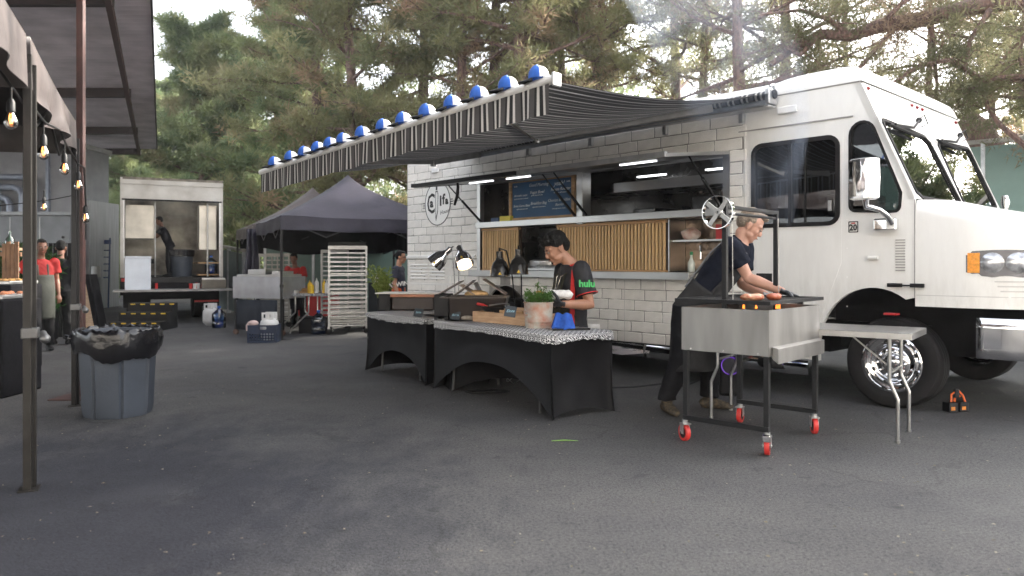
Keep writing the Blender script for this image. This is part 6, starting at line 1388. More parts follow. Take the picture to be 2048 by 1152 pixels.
cM_ = Matrix.Translation(sL_.lerp(eL_, .47) + out * .093 * s) @ Matrix((X_, Y_, out)).transposed().to_4x4()
text(root, 'hulu', .074 * s, cM_, mat('green_print', (.06, .45, .12), .6), 'sleeve_print', bold=.0035)
hemc = sL_.lerp(eL_, .70); MB().tube([hemc - ax * .004, hemc + ax * .004], .088 * s, 24, cap=False).build('sleeve_hem', redj, root)
MB().tube([sh + sdv * (-.16 * s) + fr * .06 * s + up * .0, hips.lerp(sh, .72) + sdv * (-.162 * s) + fr * .072 * s, hips.lerp(sh, .4) + sdv * (-.155 * s) + fr * .075 * s, hips.lerp(sh, .15) + sdv * (-.165 * s) + fr * .08 * s], [(.022 * s, .012 * s)] * 4, 8, ref=sdv).build('side_stripe', redj, root)
collar(redj, .011)
MB().tube([onf(1.02, -.05, .03), onf(.9, -.04, .12), onf(.72, -.015, .145), onf(.62, 0, .15), onf(.72, .015, .145), onf(.9, .04, .12), onf(1.02, .05, .03)], .004, 6).build('neck_chain', mat('silver_chain', (.6, .57, .5), .25, 1), root)
MB().ball(P(0, .090, -.044), (.022 * s, .008 * s, .004 * s), 10, 6, Q).ball(P(0, .080, -.082), (.016 * s, .012 * s, .012 * s), 10, 6, Q).build('moustache', hair_black, root)
tw_ = MB(); wp = (L['wL'] + L['wR']) / 2 + Vector((-.02, -.10, .03))
tw_.ball(wp + Vector((.07, -.02, .03)), (.11, .05, .045), 14, 8).ball(wp + Vector((-.01, -.03, .025)), (.075, .045, .05), 12, 8).ball(wp + Vector((.13, 0, .015)), (.05, .04, .035), 12, 8)
b_ = root.location; tl_ = MB(); tl_.v, tl_.f, tl_.sm = tw_.v, tw_.f, tw_.sm
holder = thing('folded_towel', 'white towel bunched in the hands of the man at the nearest table', 'towel', b_ + wp)
tl_.v = [tuple(Vector(v) - wp) for v in tl_.v]; fused('towel_cloth', tl_, .008, towel_m, holder, 2, .010, 16.)
hb_ = MB()
for i in range(9): hb_.ball((rs.uniform(-.03, .03), rs.uniform(-.02, .02), rs.uniform(-.03, .04)), (.016, .014, .016), 8, 5)
hb_.build('petal_bundle', mat('yellow_brown_petals', (.55, .36, .04), .6, c2=(.10, .05, .02), vs=60), label='yellow and brown bundle in the right glove of the man at the nearest table', cat='garnish', loc=b_ + L['wR'] + Vector((-.10, -.10, .02)))
wt = MB().grid(lambda u, v: (.02 * math.sin(u * 9) * v + .04 * v, (u - .5) * .14 + .02 * v, -.34 * v), 12, 10).build('hanging_towel', towel_m, label='white towel tucked into the waist of the man at the nearest table', cat='towel', loc=b_ + hips + Vector((.20, -.02, .10)), rotz=R(75)); m_ = wt.modifiers.new('s', 'SOLIDIFY'); m_.thickness = .012
# ---- helpers for the background figures
def stand(px, pyfoot, pytop, fdir, label, skin, hair_, shirt_, trous, apron=None, arms='down', s_mul=1., lean=.0, hairf=hair_short, z0=0., Y=None, shoes=black_plastic, facef=True, group=None, belly=1., hd=None, headf=None):
    if Y is None: g = ground_at(px, pyfoot); Y = g.y
    else: g = at(px, 527, Y)
    g.z = z0; top = 1.3 - (pytop - 527) / 1500 * Y; H = top - z0; s = H / 1.76 * s_mul; f = Vector((*fdir, 0)).normalized(); r = Vector((f.y, -f.x, 0)); Z = Vector((0, 0, 1))
    hp = g + Z * .92 * s; ln_ = f * lean * s; shc = hp + (Z * .50 * math.cos(lean) + f * .50 * math.sin(lean)) * s; hd_ = shc + (Z * .235 + f * (.05 + .1 * lean)) * s
    J = dict(head=hd_, f=headf or (f + Vector((0, 0, -.15 - .5 * lean))), u=Z + f * .1, hf=f, hR=hp + r * .09 * s, hL=hp - r * .09 * s, sR=shc + r * .185 * s, sL=shc - r * .185 * s,
             kR=g + Z * .49 * s + r * .10 * s + f * .03 * s, kL=g + Z * .49 * s - r * .10 * s + f * .03 * s, aR=g + Z * .09 * s + r * .11 * s, aL=g + Z * .09 * s - r * .11 * s)
    for k, sg in (('R', 1), ('L', -1)):
        S = J['s' + k]
        if arms == 'hips' or (arms == 'hipR' and k == 'R'): J['e' + k] = S + (r * sg * .20 - Z * .22 - f * .06) * s; J['w' + k] = S + (r * sg * .04 - Z * .40 + f * .02) * s
        elif arms == 'front': J['e' + k] = S + (r * sg * .06 - Z * .27 + f * .06) * s; J['w' + k] = S + (-r * sg * .06 - Z * .34 + f * .28) * s
        elif arms == 'reach': J['e' + k] = S + (-Z * .22 + f * .17) * s; J['w' + k] = S + (-Z * .24 + f * .42) * s
        else: J['e' + k] = S + (r * sg * .04 - Z * .28 - f * .02) * s; J['w' + k] = S + (r * sg * .05 - Z * .52 + f * .06) * s
    res = person(label, g, J, s, skin, hair_, shirt_, trous, shoes, .012, hairfn=(lambda h, P, Q, s2: hairf(h, P, Q, s2)), detail=False, face=facef, group=group, belly=belly)
    root, L, P, Q, fr, up, sdv, sh, hips = res
    if apron:
        low = Z * .50 * s
        def af(u, v):
            a = R(-85 + 170 * u) * (1 - .35 * max(0, v - .55) / .45); c = (L['hR'] + L['hL']) / 2 - Z * .40 * s; c = c.lerp(hips.lerp(sh, .60), v); return c + (sdv * math.sin(a) * .190 + fr * math.cos(a) * (.160 + .05 * (1 - v) + .035 * belly * math.sin(min(1, v * 1.1) * PI))) * s
        mb = MB().grid(af, 16, 18); o = mb.build('apron', apron, root); m_ = o.modifiers.new('s', 'SOLIDIFY'); m_.thickness = .005
        for off in (-.07, .07): MB().tube([hips.lerp(sh, .58) + (fr * .135 + sdv * off) * s, hips.lerp(sh, .9) + (fr * .105 + sdv * off) * s, sh + (up * .04 + sdv * off * .8) * s], [(.014 * s, .004)] * 3, 6, ref=fr).build('apron_strap', apron, root)
    return res, s
(rm, s_) = stand(82, 702, 482, (.75, -.75), 'man in a bright red shirt and grey green apron behind the tent post', skin_c, hair_black, red_shirt, black_bay, mat('grey_green_apron', (.060, .063, .052), .85, var=.3, vs=5, bump=.3, bs=12), 'hipR', belly=1.3)
r0, L, P, Q, fr, up, sdv, sh, hips = rm
m2 = L['sL'].lerp(L['eL'], .4); 
for k in ('R', 'L'):
    m2 = L['s' + k].lerp(L['e' + k], .45)
    if (r0.location + m2).x < (r0.location + sh).x:
        o_ = Vector((-.1, -1, .1)).normalized(); X_ = Vector((1, 0, 0)); X_ = (X_ - o_ * X_.dot(o_)).normalized(); text(r0, 'XO', .10, Matrix.Translation(m2 + o_ * .088) @ Matrix((X_, o_.cross(X_), o_)).transposed().to_4x4() @ Matrix.Rotation(R(-40), 4, 'Z'), paper, 'sleeve_print', bold=.004)
stand(121, 690, 484, (-.35, .9), 'man in plain black clothes with his back turned beside the red shirted man', skin_c, hair_black, fabric_black, black_bay, None, 'down')
stand(598, 655, 528, (-.1, -1), 'man in a red shirt and black apron working under the dark tent', skin_c, hair_black, red_shirt, black_bay, fabric_black, 'front', Y=15.0, s_mul=1.18, lean=.45)
(wm, s_) = stand(797, 700, 504, (.95, -.1), 'person with sunglasses and navy orange jersey at the rear of the truck', skin_b, hair_black, mat('navy_jersey', (.02, .022, .045), .7), black_bay, None, 'down', Y=12.35, hairf=lambda h, P, Q, s: (hair_short(h, P, Q, s), h.tube([P(0, -.09, .05), P(0, -.14, .02), P(0, -.15, -.05)], [.03 * s, .028 * s, .012 * s], 8)))
r0, L, P, Q, fr, up, sdv, sh, hips = wm
MB().box((0, 0, 0), (0, 0, 0)) 
MB().tube([P(-.07, .04, .012), P(-.05, .085, .012), P(0, .098, .014), P(.05, .085, .012), P(.07, .04, .012)], [(.012 * s_, .004)] * 5, 6, ref=(0, 0, 1)).build('sunglasses', black_print, r0)
MB().tube([hips + up * .0, hips.lerp(sh, .30)], [(.178 * s_, .135 * s_), (.172 * s_, .132 * s_)], 18, ref=fr, cap=False).build('orange_band', mat('orange_jersey', (.62, .10, .02), .7), r0)
MB().ball(sh + up * .02 * s_ - fr * .0, (.085 * s_, .085 * s_, .03 * s_), 12, 8).build('orange_collar', mat('orange_jersey', (.6, .1, .02)), r0)
o_ = Vector((0, -1, 0)); text(r0, 'BAYWIN', .10, Matrix.Translation(hips.lerp(sh, .42) + Vector((0, -.20, 0))) @ Matrix((Vector((1, 0, 0)), o_.cross(Vector((1, 0, 0))), o_)).transposed().to_4x4() @ Matrix.Rotation(R(8), 4, 'Z'), paper, 'jersey_print', bold=.003)
# ================================================================ TENTS
def popup_tent(name, label, c, rz, h, ze, zp, drop, m, legs, seed=0, z_leg=None, dm=black_metal, wob=.03, topm=None, truss=True):
    t = thing(name, label, 'canopy tent', (c[0], c[1], 0), rz); topm = topm or m; mb = MB(); cs = [(-h, -h), (h, -h), (h, h), (-h, h)]
    for k in range(4):
        a, b_ = Vector(cs[k]), Vector(cs[(k + 1) % 4])
        def f(u, v, a=a, b_=b_):
            e = a.lerp(b_, u); p = e * v; rid = abs(2 * u - 1) ** 2.2; z_ = zp + (ze - zp) * (v ** (.72 + .13 * (1 - rid))) - (1 - rid) * .10 * math.sin(v * PI) * v
            z_ += .022 * mnoise.noise(Vector((e.x * v * 1.3 + seed, e.y * v * 1.3, seed))) * v - .025 * (1 - rid) * v ** 6; return (p.x, p.y, z_)
        mb.grid(f, 22, 14, flip=True)
    mb.build('canopy_top', topm, t, weld=True, ang=70); mb = MB()
    for k in range(4):
        a, b_ = Vector(cs[k]), Vector(cs[(k + 1) % 4]); n_ = Vector(((b_ - a).y, -(b_ - a).x)).normalized()
        def f(u, v, a=a, b_=b_, n_=n_):
            e = a.lerp(b_, u); q = math.sin(u * PI); o_ = wob * v * (math.sin(u * 21 + k * 2 + seed) * .5 + mnoise.noise(Vector((e.x * 3, e.y * 3, v * 2 + seed)))) * q; p = e + n_ * (o_ + .01 * v)
            return (p.x, p.y, ze - drop * v - .025 * q - .012 * v * math.sin(u * 16 + seed) * q)
        mb.grid(f, 40, 6, flip=True)
    mb.build('valance', m, t, weld=True, ang=70)
    for k in legs:
        x, y = cs[k][0] * .985, cs[k][1] * .985
        MB().box((x - .02, y - .02, 0), (x + .02, y + .02, ze - .03)).build('leg', dm, t); MB().box((x - .045, y - .045, 0), (x + .045, y + .045, .008)).build('foot_plate', dm, t)
        MB().box((x - .03, y - .03, ze * .42), (x + .03, y + .03, ze * .42 + .05)).build('leg_slider', dm, t)
    if truss:
        for k in (1, 2):
            a, b_ = Vector(cs[k]) * .96, Vector(cs[(k + 1) % 4]) * .96
            MB().grid(lambda u, v, a=a, b_=b_: (*(a.lerp(b_, u) * (1 + .01 * math.sin(u * 30))), ze - .1 - (.42 + .10 * math.sin(u * PI) + .03 * math.sin(u * 11)) * v), 24, 3).build('rolled_side', black_bay, t)
        for k in range(4):
            a, b_ = Vector((*cs[k], 0)) * .97, Vector((*cs[(k + 1) % 4], 0)) * .97; n_ = 4
            for i in range(n_):
                p, q = a.lerp(b_, i / n_), a.lerp(b_, (i + 1) / n_)
                MB().bar(p + Vector((0, 0, ze - .06 - .30 * (i % 2))), q + Vector((0, 0, ze - .06 - .30 * ((i + 1) % 2))), .012, .022).build('truss_bar', mat('dark_truss', (.035, .035, .038), .4, .5), t)
    return t
popup_tent('popup_tent', 'nearer dark pop up tent whose peak stands left of the truck', (-3.25, 14.85), R(26.2), 1.54, 2.12, 3.06, .24, tent_m, (0, 1, 2, 3), 2)
popup_tent('popup_tent', 'farther brown topped pop up tent behind the nearer dark one', (-4.72, 17.75), R(26.2), 1.54, 2.12, 3.10, .24, tent_brown, (0, 1, 2, 3), 5)
dr_ = MB().grid(lambda u, v: ((u - .5) * (.16 + .26 * v) + .02 * math.sin(v * 4), .05 * math.sin(u * 14 + v * 2), 2.0 - 1.35 * v), 22, 12).build('tent_drape', tent_m, label='dark curtain gathered at the left corner of the nearer tent', cat='curtain', loc=(-5.30, 15.2, 0)); m_ = dr_.modifiers.new('s', 'SOLIDIFY'); m_.thickness = .02
l1, l2 = Vector((-2.781, 4.305)), Vector((-4.0, 6.85)); d = (l2 - l1); hh = d.length / 2; d.normalize(); n_ = Vector((-d.y, d.x)); c = l1 + d * hh + n_ * hh
nt_ = popup_tent('popup_tent', 'near tent at the left edge with faded brownish cloth and a string of bulbs', c, math.atan2(d.y, d.x), hh * 1.01, 2.60, 3.45, .30, mat('tent_faded', (.095, .078, .075), .5, c2=(.02, .017, .019), vs=2.2, bump=.3, bs=8), (), 9, wob=.09, truss=False)
MB().grid(lambda u, v: ((u - .5) * 2 * hh * .98, (v - .5) * 2 * hh * .98, 2.52 + .35 * (1 - max(abs(2 * u - 1), abs(2 * v - 1)))), 8, 8).build('canopy_lining', black_bay, nt_)
for lx in (-1, 1):
    x, y = lx * hh, -hh
    pm = mat('grey_tent_post', (.018, .016, .014), .5, .4, var=.4, vs=9, rvar=.15)
    MB().box((x - .021, y - .021, 0), (x + .021, y + .021, 2.5)).build('leg', pm if lx < 0 else black_metal, nt_, bevel=.003)
    MB().box((x + .026, y - .040, 0), (x + .056, y - .010, 2.45)).build('leg', pm if lx < 0 else black_metal, nt_, bevel=.003)
    MB().box((x - .055, y - .06, .0), (x + .075, y + .045, .008)).build('foot_plate', pm, nt_, bevel=.002)
    MB().box((x - .032, y - .055, .87), (x + .066, y + .03, .93)).build('leg_clamp', mat('dull_clamp', (.14, .14, .14), .5, .8), nt_, bevel=.006); MB().cyl((x - .03, y - .08, .90), (x - .10, y - .10, .88), .018, n=10).ball((x - .12, y - .10, .875), .028, 10, 7).build('clamp_knob', mat('dull_clamp', (.14, .14, .14)), nt_)
for y_ in (-hh + .0,): 
    for i in range(4):
        a = -hh + i * hh / 2; MB().bar((a, y_ + .05, 2.42 - .22 * (i % 2)), (a + hh / 2, y_ + .05, 2.42 - .22 * ((i + 1) % 2)), .014, .024).build('truss_bar', black_metal, nt_)
# string of bulbs
pts = [at(-20, 120, 3.9), at(8, 152, 4.0), at(22, 172, 4.1), at(45, 205, 4.35), at(72, 222, 4.6), at(91, 246, 4.9), at(108, 254, 5.3), at(120, 260, 5.6), at(129, 282, 5.8), at(142, 305, 6.2), at(156, 328, 6.6), at(168, 335, 6.8), at(172, 420, 6.9), at(171, 480, 6.9)]
MB().tube(pts, .008, 6).build('light_string_wire', black_plastic, label='black wire of the bulb string draped along the near tent edge', cat='wire')
glow_f = glow('filament', (1, .36, .10), .9)
blb = None
for (px, py, Y), lb_ in zip(((22, 205, 4.1), (87, 275, 4.9), (129, 312, 5.8), (157, 348, 6.6), (171, 415, 6.9)), ('largest clear bulb with a glowing filament at the left edge under the near tent', 'second clear bulb from the left on the tent string', 'third clear bulb from the left on the tent string', 'fourth clear bulb beside the upper end of the dark tent leg', 'small bulb hanging low beside the dark tent leg')):
    if blb is None:
        blb = thing('string_bulb', lb_, 'light bulb', at(px, py, Y), 0, 'bulbs on the tent string')
        MB().lathe([(.001, .02), (.012, .02), (.021, .0), (.022, -.05), (.017, -.055)], 14).cyl((0, 0, .02), (0, 0, .10), .006, n=6).build('socket', black_plastic, blb)
        g_ = MB().lathe([(.015, -.055), (.020, -.065), (.034, -.098), (.035, -.112), (.028, -.132), (.014, -.144), (.0005, -.147)], 18).build('glass_bulb', bulb_glass, blb)
        MB().tube([(-.006, 0, -.06), (-.010, 0, -.09), (-.004, 0, -.115), (.004, 0, -.115), (.010, 0, -.09), (.006, 0, -.06)], .0032, 6).ball((0, 0, -.10), (.010, .008, .014), 8, 6).build('filament', glow_f, blb)
    else: dup(blb, at(px, py, Y), 0, lb_)
MB().tube([at(-10, 412, 9), at(60, 405, 9), at(110, 398, 9), at(150, 390, 9)], .006, 5).build('light_string_wire', black_plastic, label='second thin bulb wire crossing in front of the grey pipes', cat='wire')
dup(blb, at(88, 398, 9), 0, 'lone small bulb in front of the grey pipes')
# ================================================================ BOX TRUCK
BO = Vector((-8.62, 16.5, 0)); BA = R(26.5); bt = thing('box_truck', 'old white box truck with open back, kitchen inside and lowered tail lift', 'truck', BO, BA)
def bx(px, py=527, yy=0.):
    c_, s_ = math.cos(BA), math.sin(BA); r = (px - 1024) / 1500; ox, oy = BO.x - s_ * yy, BO.y + c_ * yy; x = (r * oy - ox) / (c_ - r * s_); Y = oy + s_ * x; return x, 1.3 - (py - 527) / 1500 * Y
BW = bx(446)[0]; old_white = mat('old_white_paint', (.52, .50, .46), .5, c2=(.38, .35, .31), vs=3, detail=7); soot = mat('sooty_steel', (.60, .56, .48), .4, .4, c2=(.10, .09, .08), vs=1.6, detail=7, rvar=.1)
cabm = mat('cabinet_steel', (.58, .55, .49), .35, .5, c2=(.34, .32, .28), vs=2)
MB().box((0, 0, .92), (.05, 5, 3.16)).box((0, -.02, .92), (.045, .0, 3.2)).build('side_wall', old_white, bt); MB().box((BW - .05, 0, .92), (BW, 5, 3.16)).build('side_wall', old_white, bt)
MB().box((.051, 3.6, .99), (BW - .051, 3.65, 3.1)).build('back_wall', soot, bt); MB().box((0, -.01, 3.161), (BW, .25, 3.22)).build('roof_edge', mat('grimy_edge', (.16, .14, .11), .8, var=.5, vs=8), bt)
trr = bpy.data.materials.new('translucent_roof'); trr.use_nodes = True; _n = trr.node_tree.nodes; _n.clear(); _o = _n.new('ShaderNodeOutputMaterial'); _t = _n.new('ShaderNodeBsdfTranslucent'); _t.inputs[0].default_value = (.5, .48, .44, 1); trr.node_tree.links.new(_t.outputs[0], _o.inputs[0])
MB().add([(0, .25, 3.19), (BW, .25, 3.19), (BW, 5, 3.19), (0, 5, 3.19)], [(0, 1, 2, 3)]).build('roof', trr, bt)
MB().box((.0, -.04, 2.80 + .26), (BW, .0, 3.16)).build('header', old_white, bt); MB().box((.03, -.025, 2.72), (BW - .03, .03, 3.058)).build('roller_door', old_white, bt); MB().box((.03, -.035, 2.70), (BW - .03, -.027, 2.735)).build('door_seal', black_bay, bt)
MB().box((.0, 0, .90), (BW, 5, .985)).build('floor', black_bay, bt); MB().box((0, -.05, .88), (BW, -.001, .99)).build('rear_sill', black_metal, bt)
for x in (.052, BW - .085): MB().box((x, -.03, .99), (x + .032, .0, 2.7)).build('door_rail', alu, bt)
for x in (.02, BW - .10): MB().box((x, -.06, .90), (x + .07, -.051, .97)).build('tail_lamp', red_p, bt)
xa, xb = bx(250)[0], bx(296, 412, .25)[0]
MB().box((.09, .25, 1.86), (.68, .85, 2.62)).build('wall_cabinet', cabm, bt, bevel=.01); MB().box((1.62, .25, 1.62), (BW - .12, .85, 2.66)).build('wall_cabinet', cabm, bt, bevel=.01)
MB().box((.09, .3, 1.30), (.68, 3.4, 1.40)).box((.10, .9, .99), (.62, 3.4, 1.3)).build('counter', black_bay, bt)
MB().box((1.60, .25, 1.30), (BW - .06, 3.4, 1.33)).box((1.60, .3, 1.02), (BW - .06, .9, 1.05)).build('shelf', wood, bt)
MB().cyl((1.80, .18, .99), (1.80, .18, 2.7), .018, n=8).build('grab_pole', alu, bt); MB().cyl((.70, .22, .99), (.70, .22, 2.7), .013, n=8).build('grab_pole', alu, bt)
for i in range(5): MB().box((.75 + i * .02, 3.57, 1.1 + .36 * i), (1.5, 3.595, 1.12 + .36 * i)).build('wall_batten', soot, bt)
MB().box((-.12, -1.0, .70), (BW + .12, -.06, .735)).build('tail_lift_platform', mat('worn_aluminium', (.30, .29, .28), .5, .5, var=.3), bt); MB().box((.15, -.06, .50), (BW - .15, .4, .88)).box((.0, -.12, .60), (.10, -.06, .9)).build('lift_frame', black_bay, bt)
MB().box((BW - .62, -.06, .42), (BW - .1, -.04, .46)).build('red_marker_strip', red_p, bt)
for x in (.72, 1.55): MB().cyl((x, -.10, .735), (x, -.10, .86), .03, n=10).build('red_roller', red_p, bt)
for x in (.22, .50, BW - .50, BW - .22): 
    w = MB().lathe([(.2, -.11), (.40, -.11), (.44, -.08), (.44, .08), (.40, .11), (.2, .11)], 24, (x, 1.1, .44), 'x').build('wheel', rubber, bt)
MB().box((.3, .5, .50), (BW - .3, 4.8, .88)).box((.05, .35, .30), (.55, .37, .88)).box((BW - .55, .35, .30), (BW - .05, .37, .88)).build('chassis', black_bay, bt)
BM = Matrix.Translation(BO) @ Matrix.Rotation(BA, 4, 'Z')
MB().box((0, 0, 0), (.50, .48, .68)).box((-.01, -.02, .685), (.51, .49, .72)).build('chest_freezer', mat('freezer_white', (.62, .66, .72), .35, var=.06), label='plain white freezer standing on the tail lift', cat='freezer', loc=BM @ Vector((.10, -.62, .736)), rotz=BA)
def bin_at(label, loc, s): MB().lathe([(.23 * s, 0), (.27 * s, .60 * s), (.285 * s, .60 * s), (.285 * s, .64 * s)], 28).build('x', can_blue).name = 'round_bin'
rb = MB().lathe([(.0, .0), (.23, 0), (.265, .58), (.28, .58), (.28, .61), (.25, .61)], 28).build('round_bin', can_blue, label='grey blue round bin inside the box truck beside the cook', cat='bin', loc=BM @ Vector((1.27, .8, .99)))
MB().lathe([(.29, .48), (.30, .62), (.27, .64), (.2, .5)], 28).build('bin_bag', bag_m, rb)
stand(340, 553, 459, (-.95, -.3), 'cook in black leaning over the stove inside the box truck', skin_c, hair_black, fabric_black, trouser_m, None, 'reach', Y=17.7, z0=.99, lean=.40, s_mul=1.28, facef=False)
tb_ = thing('utensil_tub', 'steel tub of utensils on the right end of the tail lift', 'tub', BM @ Vector((1.62, -.55, .736)), BA); MB().box((0, 0, 0), (.52, .36, .20)).build('tub', mat('dull_tub', (.14, .13, .11), .4, .6), tb_, bevel=.01); MB().box((.02, .02, .201), (.5, .34, .24)).build('foil_lid', alu, tb_)
for i in range(3): MB().lathe([(.03, 0), (.038, .12), (.0, .12)], 12).build('paper_cup', paper if i else red_p, label=('red cup beside the steel tub on the tail lift', 'white cup right of the red cup on the tail lift', 'white cup behind the red cup on the tail lift')[i], cat='cup', loc=BM @ Vector((1.40 + i * .08, -.5 + .1 * (i == 2), .736)), rotz=0)
jug_l = None
def jug(label, loc):
    t = thing('water_jug', label, 'water jug', loc, 0, 'blue water jugs'); MB().lathe([(.0, 0), (.12, 0), (.135, .02), (.135, .12), (.128, .135), (.135, .15), (.135, .27), (.125, .30), (.06, .36), (.03, .38), (.03, .42), (.0, .42)], 24).build('bottle', jug_m, t); MB().lathe([(.0, .01), (.115, .01), (.125, .03), (.125, .18), (.0, .185)], 20).build('water', glass('jug_water_' + label[:4].strip(), (.35, .62, .95), .05), t); MB().lathe([(.034, .40), (.034, .44), (0, .44)], 12).build('cap', cap_blue, t); return t
jug('blue water jug standing by the white gas bottle near the box truck', ground_at(438, 656)); jug('blue water jug on the ground under the condiment table', ground_at(637, 668)); j = jug('blue water jug with yellow label on the shelf in the box truck', BM @ Vector((BW - .22, .45, 1.05)))
def gas(label, loc, s=1.):
    t = thing('gas_bottle', label, 'gas bottle', loc, 0, 'white propane bottles'); MB().lathe([(.10, 0), (.11, .02), (.15, .06), (.155, .10), (.155, .27), (.14, .32), (.08, .36), (.0, .365)], 26).build('tank', propane_m, t); MB().cyl((0, 0, .36), (0, 0, .43), .02, n=8).build('valve', alu, t)
    MB().plate([[(-.10, .34), (.10, .34), (.10, .46), (-.10, .46)], [(-.07, .37), (-.02, .37), (-.02, .43), (-.07, .43)], [(.02, .37), (.07, .37), (.07, .43), (.02, .43)]], -.10, -.09).build('collar', propane_m, t); MB().plate([[(-.10, .34), (.10, .34), (.10, .46), (-.10, .46)]], .09, .10).build('collar', propane_m, t); t.scale = (s, s, s); return t
gas('white gas bottle on the ground between box truck and blue jug', ground_at(421, 650)); gas('white gas bottle standing in the navy milk crate', Vector((-4.08, 12.62, .02)), 1.)
# milk crate
mc = thing('milk_crate', 'navy milk crate holding a gas bottle beside the tent leg', 'crate', (-4.32, 12.25, 0), R(8))
for a, b_ in (((0, 0), (.46, .0)), ((0, .40), (.46, .40))):
    hol = [[(.02 + .045 * i + .02, .03 + .045 * j), (.02 + .045 * i + .04, .05 + .045 * j), (.02 + .045 * i + .02, .07 + .045 * j), (.02 + .045 * i, .05 + .045 * j)] for i in range(9) for j in range(3)]
    MB().plate([[(0, 0), (.46, 0), (.46, .29), (0, .29)], rrect(.16, .215, .30, .265, .02, 3)] + hol, a[1] - .008, a[1] + .008).build('crate_side', crate_m, mc)
for x in (0, .46): MB().box((x - .008, .009, 0), (x + .008, .391, .29)).build('crate_end', crate_m, mc)
MB().box((0, 0, 0), (.46, .40, .02)).build('crate_base', crate_m, mc)
MB().ball((0, 0, .02), (.09, .06, .05), 10, 6).tube([(-.06, 0, .03), (-.09, -.02, -.02), (-.09, -.04, -.10)], [.03, .03, .02], 8).build('rag', mat('pinkish_rag', (.55, .42, .40), .9), label='pinkish rag over the rim of the navy crate', cat='rag', loc=(-4.24, 12.3, .30))
# second grill on a stand
g2 = thing('steel_grill_box', 'stainless grill box on a dark wheeled stand at the left of the tents', 'grill', (-5.12, 13.75, 0), R(-16))
MB().box((0, 0, .66), (1.05, .75, 1.06)).build('firebox', mat('dull_stainless', (.36, .37, .40), .35, .85, var=.15), g2, bevel=.006); MB().box((.05, .05, 1.061), (1.0, .7, 1.10)).box((.25, .1, 1.10), (.62, .5, 1.19)).box((.72, .15, 1.10), (.95, .5, 1.16)).build('grill_top_pans', steel, g2, bevel=.004)
for x, y in ((.02, .02), (1.0, .02), (.02, .7), (1.0, .7)): MB().box((x, y, .10), (x + .04, y + .04, .66)).build('leg', black_metal, g2); MB().lathe([(0, -.02), (.05, -.02), (.05, .02), (0, .02)], 14, (x + .02, y + .02, .05), 'y').build('caster', mat('brown_caster', (.10, .05, .035), .6), g2)
o = MB().grid(lambda u, v: (.02 + .9 * u, .03 + .02 * math.sin(u * 12), .64 - .55 * v), 14, 3).build('dark_cover', mat('dark_blue_grey_cover', (.02, .026, .038), .8), g2); m_ = o.modifiers.new('s', 'SOLIDIFY'); m_.thickness = .01
# condiment table under the tent
ct = thing('folding_table', 'folding table with patterned top and condiments under the nearer tent', 'table', (-4.35, 13.75, 0), R(-4)); MB().box((0, 0, .70), (.98, .70, .75)).build('tabletop', mat('mottled_cloth', (.42, .42, .43), .8, c2=(.08, .08, .09), vs=28, detail=1), ct, bevel=.008)
for x in (.05, .30): MB().tube([(x + .3, .1, .70), (x + .3, .1, .40), (x, .05, .10), (x - .03, .03, .01)], .014, 8).build('leg', steel, ct); MB().tube([(x + .3, .6, .70), (x + .3, .6, .40), (x + .55, .6, .10), (x + .6, .6, .01)], .014, 8).build('leg', steel, ct)
CT = lambda x, y: Vector((-4.35, 13.75, 0)) + Matrix.Rotation(R(-4), 3, 'Z') @ Vector((x * .78, y, .751))
for x, y, r_, h_, m_, nm, lb_ in ((.76, .18, .04, .24, yellow, 'squeeze_bottle', 'yellow squeeze bottle left of the pair on the condiment table'), (.84, .10, .045, .20, yellow, 'mustard_tub', 'short yellow tub at the middle of the condiment table'), (1.10, .2, .035, .26, yellow, 'squeeze_bottle', 'yellow squeeze bottle at the right end of the condiment table'), (1.19, .14, .038, .24, paper, 'squeeze_bottle', 'white squeeze bottle at the right end of the condiment table'), (.90, .25, .04, .28, paper, 'squeeze_bottle', 'tall whitish squeeze bottle behind the yellow tub')):
    MB().lathe([(0, 0), (r_, 0), (r_, h_ * .7), (r_ * .6, h_ * .8), (.012, h_ * .84), (.005, h_), (0, h_)], 14).build(nm, m_, label=lb_, cat='bottle', loc=CT(x, y))
MB().box((0, 0, 0), (.36, .22, .05)).build('white_tray', paper, label='white flat tray on the left end of the condiment table', cat='tray', loc=CT(.02, .05)); MB().box((0, 0, 0), (.45, .3, .03)).ball((.2, .15, .05), (.15, .1, .04), 10, 6).build('chopping_board', wood, label='wooden chopping board with food in front of the man under the tent', cat='board', loc=CT(.30, .25))
MB().box((0, 0, 0), (.5, .42, .30)).build('black_tote', black_plastic, label='black storage tote under the condiment table', cat='tote', loc=(-3.95, 13.9, 0), rotz=.05)
# sheet pan racks
def rack(label, loc, rz, w, d_, h, n, m, wheels=True, slope=0):
    t = thing('sheet_pan_rack', label, 'rack', loc, rz, 'sheet pan racks')
    for x in (0, w):
        for y in (0, d_): MB().box((x - .013, y - .013, .12), (x + .013, y + .013, h)).build('upright', m, t)
        if wheels:
            for y in (0, d_): MB().lathe([(0, -.015), (.055, -.015), (.055, .015), (0, .015)], 16, (x, y, .06), 'y').build('caster', black_plastic, t); MB().box((x - .02, y - .02, .10), (x + .02, y + .02, .14)).build('caster_fork', steel, t)
    me = MB().box((0, -.012, -.012), (w, .012, .012)).mesh('shelf_runner'); me.materials.append(m)
    for i in range(n):
        z_ = .16 + (h - .2) * i / (n - 1)
        for y in (0, d_): o = bpy.data.objects.new('shelf_runner', me); col.objects.link(o); o.parent = t; o.location = (0, y, z_)
    for y in (0, d_): MB().box((0, y - .012, h - .02), (w, y + .012, h + .005)).build('top_bar', m, t)
    return t
r1 = rack('tall aluminium sheet pan rack with many rails, left of the buffet', (-3.36, 13.75, 0), R(12), .68, .50, 1.62, 18, alu)
